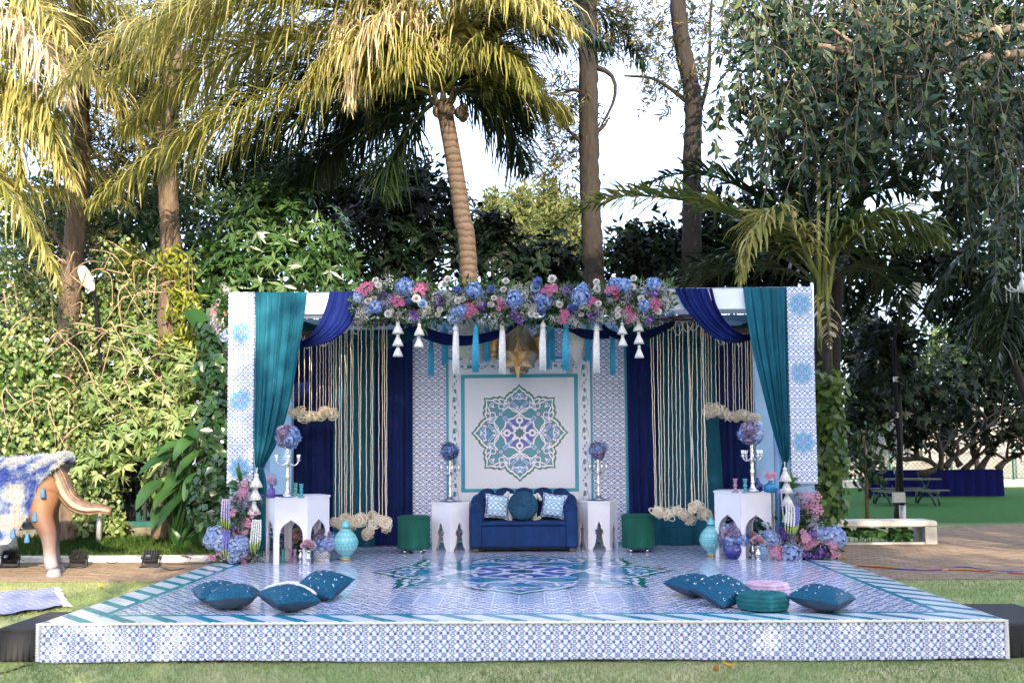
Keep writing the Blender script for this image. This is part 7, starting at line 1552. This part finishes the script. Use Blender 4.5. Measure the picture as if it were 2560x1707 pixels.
# ------------------------------------------------------------------ tall trunks
def px(L, Y): return [aY(x, y, Y) for x, y in L]
def tall(label, pts, Y, r, blobs, n, m_='feather', bk=BK, br=()):
    base = aY(*pts[0], Y); t = thing('tall_tree', label, 'tree', (base.x, Y, 0), 'tall slender trees')
    trunk(t, [(base.x, Y, 0)]+px([(x+random.uniform(-5, 5), y) for x, y in pts], Y), r, bk, n=110, wob=.035, sides=18); crown(t, blobs, n, .19, .03, LM[m_], 'spray', shell=.2)
    for L in br: trunk(t, px(L, Y), (.05, .015), bk, 'branch', 10, .05, 7)
    return t
tall('tall tree with sunlit brown trunk at the far left', [(174, 1300), (172, 900), (178, 700), (193, 480), (200, 330), (195, 0), (195, -150)], 8.2, (.19, .14), [B(250, 100, 8.2, .8), B(300, 200, 8.4, .7), B(120, 40, 8.3, .7), B(250, 350, 8.6, .6), B(180, 540, 8.6, .7)], 5200, br=[[(200, 330), (150, 250), (80, 210)], [(195, 100), (260, 30), (320, -60)], [(175, 640), (120, 570), (60, 520)]])
tall('second tall tree from the left, trunk half covered by creeper', [(410, 1300), (415, 960), (420, 800), (425, 620), (420, 400), (430, 160), (435, -150)], 8.3, (.19, .13), [B(330, 120, 8.5, .7), B(420, 60, 8.6, .8), B(300, 380, 8.7, .7), B(430, 360, 8.6, .6), B(380, 250, 8.7, .7)], 5200, br=[[(425, 430), (395, 330), (370, 190)], [(425, 420), (470, 360), (520, 330)]])
tall('tall dark trunk just right of the coconut palm', [(1482, 900), (1480, 700), (1476, 500), (1475, 300), (1470, 100), (1465, -150)], 9.2, (.20, .16), [B(1275, 215, 9.4, .45), B(1300, 320, 9.4, .5), B(1250, 270, 9.3, .3), B(1290, 390, 9.5, .5), B(1395, 60, 9.5, .8), B(1320, 250, 9.4, .4)], 3000, bk=BK2, br=[[(1458, 360), (1430, 335), (1405, 310)], [(1480, 335), (1505, 320), (1520, 300)], [(1462, 240), (1440, 225), (1400, 235)], [(1470, 160), (1530, 190), (1535, 250), (1500, 320)]])
tall('forked dark trunk left of the drooping tree', [(1738, 900), (1732, 700), (1733, 400), (1728, 250), (1705, 90), (1690, -100)], 9.8, (.21, .14), [B(1520, 130, 10, .6), B(1560, 220, 10, .6), B(1640, 60, 10, .8), B(1480, 60, 10, .5)], 2600, bk=BK2, br=[[(1733, 330), (1770, 200), (1775, 60), (1785, -60)], [(1725, 260), (1640, 200), (1560, 190)]])

# ------------------------------------------------------------------ left planting
tree('mango_tree', 'broad mango tree with whorled glossy leaves above the left pillar', gnd(640, 9.6), [B(640, 500, 9.2, .75), B(720, 560, 9.2, .7), B(560, 560, 9.0, .75), B(650, 620, 8.9, .8), B(540, 650, 8.8, .7), B(480, 620, 9.2, .7), B(760, 630, 9.3, .6), B(610, 450, 9.5, .5), B(480, 760, 8.7, .7)], 9000, .25, .062, LM['mango'], group='mango trees')
tree('mango_tree', 'low sunlit mango tree with pale leaves left of the stage', gnd(420, 8.2), [B(430, 850, 7.9, .62), B(350, 930, 7.7, .55), B(470, 930, 7.7, .55), B(290, 1000, 7.5, .55), B(410, 1010, 7.5, .6), B(250, 900, 7.8, .5), B(480, 1010, 7.6, .45), B(320, 830, 8.0, .5), B(240, 1070, 7.4, .4), B(380, 1080, 7.5, .4), B(500, 860, 8.0, .4), B(300, 760, 8.1, .4)], 7600, .21, .052, LM['mangol'], group='mango trees', r=(.10, .05))
t = thing('vine_thicket', 'sunlit thicket of round leaved vines and dry stems at the far left', 'bush', gnd(90, 8.4))
crown(t, [B(100, 860, 8.2, .9), B(20, 760, 8.3, .8), B(200, 790, 8.3, .7), B(50, 1000, 8.0, .8), B(150, 960, 8.0, .7), B(260, 720, 8.4, .55), B(330, 690, 8.4, .5), B(120, 700, 8.5, .7), B(200, 1060, 7.9, .6), B(30, 620, 8.6, .7), B(280, 620, 8.5, .6), B(360, 620, 8.5, .5), B(230, 1130, 7.9, .45)], 9000, .10, .075, LM['vine'], 'round', shell=.35)
crown(t, [B(60, 880, 8.2, .8), B(180, 850, 8.3, .7), B(80, 1030, 8.1, .6), B(280, 680, 8.4, .5)], 700, .19, .13, LM['ivy'], 'round', name='broad_leaves', shell=.6)
crown(t, [B(150, 700, 8.3, .8), B(300, 650, 8.3, .7), B(230, 860, 8.2, .8), B(60, 640, 8.5, .8)], 5000, .055, .03, LM['feather'], 'random', name='fine_leaves', shell=.5)
DRY = mat('dry_vine_stem', (.34, .25, .16), .85, .25, 12)
for i in range(85):
    x0 = random.uniform(0, 440); y0 = random.uniform(560, 1000); Yv = random.uniform(7.3, 8.0); p0 = dY(x0, y0, Yv); dx = random.uniform(-.9, .9); dz = random.uniform(-1.1, .2)
    b = MB(); b.tube(spline([p0, p0+Vector((dx*.4+random.uniform(-.15, .15), -.1, dz*.4+.15)), p0+Vector((dx, random.uniform(-.1, .1), dz))], 12), [.011-.0006*k for k in range(12)], 5); b.build('dry_stem', DRY, t)
FT = 'background trees behind the left planting'
tree('background_tree', 'dark leafy tree filling the gap between the two left trunks', gnd(300, 12), [B(60, 500, 12, 1.2), B(180, 450, 12.3, 1.1), B(300, 480, 12, 1.1), B(400, 430, 12.5, 1.1), B(480, 500, 12, 1.0), B(120, 580, 11.5, 1.2), B(340, 580, 11.5, 1.2), B(240, 560, 11.6, 1.0)], 6500, .24, .09, LM['mid'], 'random', group=FT, shell=.25)
tree('background_tree', 'thin feathery tree rising behind the fronds at upper left', gnd(380, 13), [B(300, 250, 13, 1.0), B(420, 330, 13, 1.1), B(240, 340, 13, .9), B(520, 400, 13, 1.0), B(120, 250, 13, 1.0), B(360, 160, 13, .9)], 4200, .20, .035, LM['feather'], 'spray', group=FT, shell=.1)
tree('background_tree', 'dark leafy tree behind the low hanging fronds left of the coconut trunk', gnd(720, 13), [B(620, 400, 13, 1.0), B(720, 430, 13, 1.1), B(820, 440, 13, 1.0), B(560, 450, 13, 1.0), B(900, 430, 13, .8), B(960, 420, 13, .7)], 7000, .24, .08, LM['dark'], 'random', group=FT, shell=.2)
t = thing('creeper', 'yellow green creeper hanging on the second tall trunk', 'creeper', dY(420, 800, 8.0)); crown(t, [B(400, 600, 8.0, .35), B(420, 680, 7.95, .32, rz=.5), B(440, 740, 7.9, .25, rz=.45), B(395, 780, 7.95, .25), B(300, 590, 8.1, .3)], 900, .16, .05, LM['yel'], 'round', shell=.3)
for k in range(6): b = MB(); p = dY(400+8*k, 590, 8.0); b.tube([p, p+Vector((.05, -.05, -.6)), p+Vector((.0, -.05, -1.2))], .008, 5); b.build('stem', TWIG, t)
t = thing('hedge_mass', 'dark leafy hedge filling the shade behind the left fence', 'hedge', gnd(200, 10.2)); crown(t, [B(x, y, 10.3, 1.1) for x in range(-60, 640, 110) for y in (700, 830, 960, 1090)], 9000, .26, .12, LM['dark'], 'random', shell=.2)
# banana-like plant
t = thing('heliconia_plant', 'heliconia with long torn banana like leaves beside the left flowers', 'plant', aZ(430, 1375, .1))
def Z5(x, y, Y=6.9): return aY(x/3.408, 1000+y/3.408, Y)
M['heli'] = leafmat('heliconia_leaf', stops((.02, .07, .022), (.035, .10, .03), (.06, .15, .04)), .35, .3, .45)
for i, (a, c_, w_) in enumerate((((1690, 300), (1470, 510), .26), ((1750, 420), (1490, 650), .26), ((1590, 620), (1365, 840), .30), ((1380, 690), (1150, 935), .26), ((1500, 740), (1300, 925), .24), ((1580, 790), (1340, 1085), .28), ((1520, 470), (1170, 630), .24), ((1600, 360), (1330, 470), .22), ((1470, 430), (1290, 440), .2), ((1700, 620), (1560, 860), .22), ((1850, 600), (1720, 650), .2), ((1420, 900), (1280, 1110), .22), ((1560, 250), (1690, 330), .25), ((1830, 780), (1890, 1000), .28), ((1760, 1060), (1720, 1230), .16), ((1640, 150), (1850, 170), .22), ((1860, 820), (1780, 1090), .22))):
    Ya = 6.95+.12*(i % 3); broad_leaf(t, Z5(*a, Ya), Z5(*c_, Ya-.35), w_, 'leaf', lobes=9 if i in (1, 5, 8, 11) else 0, m_='heli', curl=.10, n=30)
    b = MB(); b.tube(spline([aZ(425+(i % 5)*6, 1372, .1), Z5((a[0]+1450)/2, (a[1]+1250)/2, Ya+.1), Z5(*a, Ya)], 10), [.02, .018, .017, .016, .015, .014, .013, .012, .011, .010], 6); b.build('stalk', M['bigleaf'], t)
bo = thing('heliconia_plant', 'single big banana like leaf hanging above the left flower spray', 'plant', dY(470, 800, 7.6)); broad_leaf(bo, aY(470, 775, 7.6), aY(545, 868, 7.3), .34, 'leaf', m_='heli', curl=.05)
tree('hibiscus_bush', 'glossy dark shrub squeezed between the left pillar and the heliconia', gnd(500, 6.6), [B(500, 1000, 6.4, .3), B(505, 1080, 6.3, .3), B(480, 1120, 6.3, .28), B(505, 940, 6.5, .3), B(470, 1180, 6.2, .25), B(510, 1180, 6.2, .28), B(495, 850, 6.9, .35), B(500, 760, 7.2, .35)], 1700, .17, .12, LM['gloss'], 'round', r=(.03, .015), cat='shrub')
t = thing('ground_plant', 'low broad leaved seedling on the grass bank by the left flowers', 'plant', aZ(455, 1378, .1))
for k in range(9): a = k*.7; p = aZ(455, 1376, .1); broad_leaf(t, p, p+Vector((.22*math.cos(a), .15*math.sin(a), .12+.14*(k % 3))), .13, 'leaf', m_='heli')
t = thing('ivy_patch', 'bright ivy climbing the low wall beside the horse leg', 'ivy', aZ(150, 1350, .2)); crown(t, [B(225, 1120, 8.3, .35), B(200, 1190, 8.2, .3), B(260, 1200, 8.3, .25), B(240, 1050, 8.3, .35)], 1300, .12, .09, LM['vine'], 'round')
# ------------------------------------------------------------------ trees behind the stage
DT = 'dark trees behind the stage'
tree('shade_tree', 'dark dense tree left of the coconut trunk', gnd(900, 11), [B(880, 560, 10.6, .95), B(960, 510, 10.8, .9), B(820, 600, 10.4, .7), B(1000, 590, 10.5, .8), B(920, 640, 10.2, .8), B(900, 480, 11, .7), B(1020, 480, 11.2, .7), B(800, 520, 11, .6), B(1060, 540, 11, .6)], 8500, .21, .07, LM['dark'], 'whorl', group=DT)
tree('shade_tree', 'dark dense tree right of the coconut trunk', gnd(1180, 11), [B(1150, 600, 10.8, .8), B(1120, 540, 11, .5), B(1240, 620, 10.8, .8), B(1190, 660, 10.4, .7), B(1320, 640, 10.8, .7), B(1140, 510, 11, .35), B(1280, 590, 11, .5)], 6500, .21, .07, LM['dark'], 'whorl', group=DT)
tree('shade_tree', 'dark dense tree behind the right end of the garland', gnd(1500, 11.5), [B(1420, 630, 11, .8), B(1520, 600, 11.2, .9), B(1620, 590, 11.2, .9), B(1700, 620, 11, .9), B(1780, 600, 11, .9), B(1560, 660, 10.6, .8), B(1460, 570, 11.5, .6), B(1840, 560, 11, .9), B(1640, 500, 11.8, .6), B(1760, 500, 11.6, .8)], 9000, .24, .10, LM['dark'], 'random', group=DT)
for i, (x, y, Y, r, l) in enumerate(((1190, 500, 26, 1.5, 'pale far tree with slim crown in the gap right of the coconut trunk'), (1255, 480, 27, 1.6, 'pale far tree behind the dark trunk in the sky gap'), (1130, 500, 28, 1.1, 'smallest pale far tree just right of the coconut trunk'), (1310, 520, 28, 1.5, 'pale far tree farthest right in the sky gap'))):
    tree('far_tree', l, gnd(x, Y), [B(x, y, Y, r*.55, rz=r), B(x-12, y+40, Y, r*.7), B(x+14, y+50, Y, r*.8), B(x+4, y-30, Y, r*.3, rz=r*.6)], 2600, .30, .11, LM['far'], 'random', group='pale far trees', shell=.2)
# ------------------------------------------------------------------ drooping tree, upper right
t = thing('drooping_tree', 'big drooping tree with hanging twigs and grey green leaves filling the upper right', 'tree', gnd(2480, 7.5))
TB = [Vector(gnd(2480, 7.5)), dY(2470, 700, 7.5), dY(2440, 300, 7.4), dY(2420, 80, 7.3)]; trunk(t, TB, (.28, .2), BK3)
BR = [[(2430, 60, 7.3), (2300, 70, 7.1), (2200, 95, 7.0), (2100, 140, 6.8), (2010, 130, 6.6), (1900, 60, 6.5)], [(2430, 120, 7.2), (2280, 130, 6.6), (2180, 160, 6.3), (2080, 180, 6.1), (1960, 150, 6.0)], [(2430, 30, 7.2), (2300, -20, 7.0), (2100, -40, 6.8), (1850, -40, 6.8), (1700, -20, 6.8)], [(2100, 140, 6.8), (2000, 60, 6.8), (1940, 0, 6.8)], [(2430, 250, 7.2), (2300, 200, 6.8), (2240, 210, 6.6)], [(2010, 130, 6.6), (1900, 110, 6.5), (1800, 90, 6.6)]]
for L in BR: trunk(t, DP(L), (.085, .022), BK3, 'limb', 20, .06, 8)
PP, DD, NN, RD = [], [], [], []; nst = 620
tw = MB()
for i in range(nst):
    x = 1650+710*random.random()**.85; lim_y = 330+90*math.sin(x*.011)+(250 if x > 2150 else 60)*max(0, (x-1900)/450); y = -60+(lim_y+40)*random.random()**.9
    if x < 1720 and y > 260: continue
    Y_ = random.uniform(5.6, 8.0); p = dY(x, y, Y_); Lg = random.uniform(.5, 1.3); dr = Vector((random.uniform(-.5, .5), random.uniform(-.4, .3), random.uniform(-.6, .1)))
    pts = [p]; d = dr.normalized()
    for k in range(7): d = (d+Vector((random.uniform(-.22, .22), random.uniform(-.2, .2), -.38))).normalized(); pts.append(pts[-1]+d*(Lg/7))
    tw.tube(pts, [.009-.0008*k for k in range(8)], 4, cap=False)
    nl = int(Lg*16); 
    for k in range(nl):
        f = random.uniform(.12, 1)*6.99; j = int(f); q_ = pts[j].lerp(pts[j+1], f-j); PP.append(tuple(q_)); DD.append((random.uniform(-.75, .75), random.uniform(-.7, .5), random.uniform(-1.2, .1))); RD.append(random.random()**1.3)
PP, DD = np.array(PP), np.array(DD); n = len(PP); NN = rng.normal(size=(n, 3))*.6+np.array([0, -.7, .4])
me = blades('hanging_leaves', PP-np.array(ORG[t.name]), DD, NN, rng.uniform(.09, .27, n), rng.uniform(.05, .095, n), LM['jamun'], .12, .12, np.array(RD), .42); put('hanging_leaves', me, t, kind='stuff'); tw.build('hanging_twigs', TWIG, t, kind='stuff')
crown(t, [B(1800, 40, 8.2, .8), B(1900, 150, 8.3, .9), B(1850, 260, 8.2, .7), B(2000, 20, 8.3, .8), B(2150, 10, 8.2, .8), B(2300, 60, 8.2, .9), B(2310, 260, 8.1, .8), B(2250, 380, 8.0, .6), B(2320, 440, 8.0, .7), B(1950, 340, 8.2, .7), B(1830, 380, 8.1, .5), B(2080, 380, 8.3, .5), B(2200, 500, 8.1, .5), B(2330, 560, 8.0, .5)], 7000, .22, .09, LM['jamun'], 'random', shell=.2)
# ------------------------------------------------------------------ right side planting
t = thing('vine_column', 'leafy vine column wrapped round the trunk right of the printed pillar', 'vine', gnd(1905, 6.2)); crown(t, [B(1900, y, 6.2, .25, .22, .3) for y in range(880, 1200, 36)]+[B(1918, 960, 6.1, .14), B(1922, 1060, 6.1, .16), B(1890, 1180, 6.0, .25)], 1500, .15, .11, LM['ivy'], 'round', shell=.55)
b = MB(); b.tube([Vector(gnd(1900, 6.2)), dY(1900, 900, 6.2), dY(1898, 760, 6.2)], [.09, .08, .06], 8); b.build('trunk', BK2, t)
t = thing('bench_plants', 'broad leaved plants growing under the concrete bench', 'plants', (x0+1.2, yb0+.4, 0))
for k in range(64):
    p = Vector((random.uniform(5.2, x1-.25), yb0+random.uniform(.12, .6), 0.0)); a = random.uniform(0, 6.28); hgt_ = random.uniform(.10, .27); q_ = p+Vector((.05*math.cos(a), .05*math.sin(a), hgt_)); broad_leaf(t, q_, q_+Vector((.16*math.cos(a), -.08+.08*math.sin(a), random.uniform(-.12, .0))), .15, 'leaf', m_='heli', n=7)
    b = MB(); b.tube([p, q_], .004, 4); b.build('stalk', M['heli'], t)
RT = 'dark spreading trees on the right lawn'
def spread_tree(label, bx, Yb, limbs_, blobs, n, m_='dark', L=.24):
    t = thing('spreading_tree', label, 'tree', gnd(bx, Yb), RT)
    for L_ in limbs_: trunk(t, [dY(x, y, Yb) for x, y in L_], (.085*Yb/18, .03), BK2, 'limb', 16, .08, 8)
    for L_ in limbs_:
        for k in range(5):
            x, y = random.choice(L_[1:]); trunk(t, [dY(x, y, Yb), dY(x+random.uniform(-40, 40), y-random.uniform(20, 50), Yb+random.uniform(-1, 1)), dY(x+random.uniform(-90, 90), y-random.uniform(50, 110), Yb+random.uniform(-1.5, 1.5))], (.05, .02), BK2, 'branch', 8, .06, 6)
    crown(t, blobs, n, L, .085, LM[m_], 'whorl', shell=.2); return t
def Z(x, y): return ((1960+x/3.408)/K, (1000+y/3.408)/K)
spread_tree('dark spreading tree with low forked trunks behind the lamp pole', 2105, 22, [[(2110, 1090), Z(1300, 580), Z(1200, 500), Z(1000, 500), Z(900, 420), Z(700, 330), Z(600, 260)], [Z(1330, 600), Z(1340, 450), Z(1300, 300), Z(1200, 150)], [Z(950, 460), Z(880, 330), Z(820, 200)], [Z(1370, 580), Z(1450, 480), Z(1560, 400), Z(1700, 250)], [Z(1130, 500), Z(1130, 380), Z(1180, 250)]],
            [B(1960, 960, 21, 1.1), B(2040, 920, 21, 1.2), B(2110, 960, 21.5, 1.0), B(1990, 860, 20, 1.2), B(2070, 830, 20, 1.1), B(1940, 800, 19, 1.1), B(2150, 900, 21, 1.2), B(2090, 1000, 22, .7), B(1960, 1020, 21, .6), B(2000, 760, 19, 1.0), B(1960, 710, 18, .9)], 11000)
spread_tree('dark spreading tree with curved trunks above the skirted table', 2290, 25, [[Z(1660, 600), Z(1740, 480), Z(1800, 380), Z(1950, 250), Z(2100, 180)], [Z(1530, 600), Z(1620, 500), Z(1600, 420), Z(1680, 330)], [Z(1820, 590), Z(1900, 510), Z(2050, 450), Z(2200, 430)], [Z(1500, 560), Z(1450, 480), Z(1360, 400)], [Z(1790, 440), Z(1720, 300), Z(1780, 150)]],
            [B(2200, 940, 24, 1.3), B(2280, 930, 24, 1.4), B(2360, 900, 24, 1.4), B(2230, 860, 23, 1.3), B(2320, 820, 23, 1.3), B(2170, 1000, 25, .8), B(2340, 990, 25, .8), B(2250, 1000, 25, .7)], 9000)
tree('mid_tree', 'mid green tree catching light behind the far right trees', gnd(2250, 31), [B(2180, 790, 30, 1.6), B(2250, 830, 30, 1.9), B(2320, 790, 30, 1.9), B(2220, 760, 31, 1.3), B(2140, 860, 30, 1.5), B(2050, 900, 31, 1.6), B(1980, 900, 31, 1.5), B(2350, 720, 30, 1.6)], 7500, .34, .16, LM['mid'], 'random', group=RT, shell=.3)
tree('leaning_tree', 'slim dark leaning tree in front of the sky gap on the right', gnd(2060, 14), [B(2060, 740, 13.8, .5), B(2020, 780, 13.8, .55), B(2090, 780, 13.8, .4), B(2010, 840, 13.6, .6), B(2060, 860, 13.8, .5), B(2150, 700, 14, .4)], 1900, .24, .07, LM['dark'], 'whorl', r=(.09, .04), group=RT)
tree('shade_tree', 'dark tree closing the gap above the far right lawn', gnd(2440, 15), [B(2230, 680, 14, .9), B(2320, 660, 14, 1.0), B(2280, 740, 14.5, .8), B(2350, 760, 14.5, .8), B(1960, 640, 13, .8), B(2040, 600, 13, .8), B(2120, 600, 13, .7), B(1940, 560, 13, .8), B(2190, 590, 13.5, .7)], 6500, .24, .10, LM['dark'], 'random', group=RT)
# ------------------------------------------------------------------ trees behind the camera: they shade the stage
ST = 'shade trees behind the photographer'
SH = leafmat('shade_tree_leaf', stops((.02, .05, .015), (.05, .10, .03), (.10, .15, .05)), .5, .25, .3)
def shade(label, base, blobs, n):
    tree('shade_tree', label, base, [(Vector(c), r) for c, r in blobs], n, .38, .20, SH, 'random', r=(.3, .15), bk=BK, group=ST, shell=.1)
shade('low leafy tree behind the photographer to the left', (-3, -15, 0), [((-4.5, -15, 3.4), (3.5, 1.5, 2.6)), ((0, -15, 4.3), (2.6, 1.5, 2.9)), ((-7.5, -15, 5), (3, 1.5, 3.5))], 8000)
shade('tall leafy tree straight behind the photographer', (6, -15.5, 0), [((3.6, -15, 7.2), (2.4, 1.6, 3.9)), ((7, -15, 9.0), (3.0, 1.8, 4.4)), ((6, -14.5, 4.2), (3, 1.5, 2.6)), ((5.2, -15, 8.8), (2.0, 1.5, 2.6))], 23000)
shade('tall leafy tree behind the photographer to the right', (11, -15.5, 0), [((10.5, -15.5, 8.5), (3.0, 1.8, 5.2)), ((12.5, -15, 13), (3.0, 1.6, 3.2)), ((11.5, -15, 5), (3, 1.5, 3)), ((9, -15, 12), (2.2, 1.5, 2.4))], 24000)
shade('wide leafy tree far behind the photographer to the right', (17.5, -15, 0), [((16, -15.5, 13.4), (3.6, 1.8, 3.9)), ((20.5, -15, 13), (3.8, 1.8, 4.5)), ((15.2, -15, 6.2), (2.5, 1.5, 2.3)), ((20, -15, 6), (3, 1.5, 2.6))], 32000)
shade('leafy tree farthest behind the photographer to the right', (26, -15, 0), [((25.5, -15, 15), (4, 1.8, 5)), ((31, -15, 15), (4, 1.8, 5)), ((27, -15, 8), (4.5, 1.8, 4))], 28000)
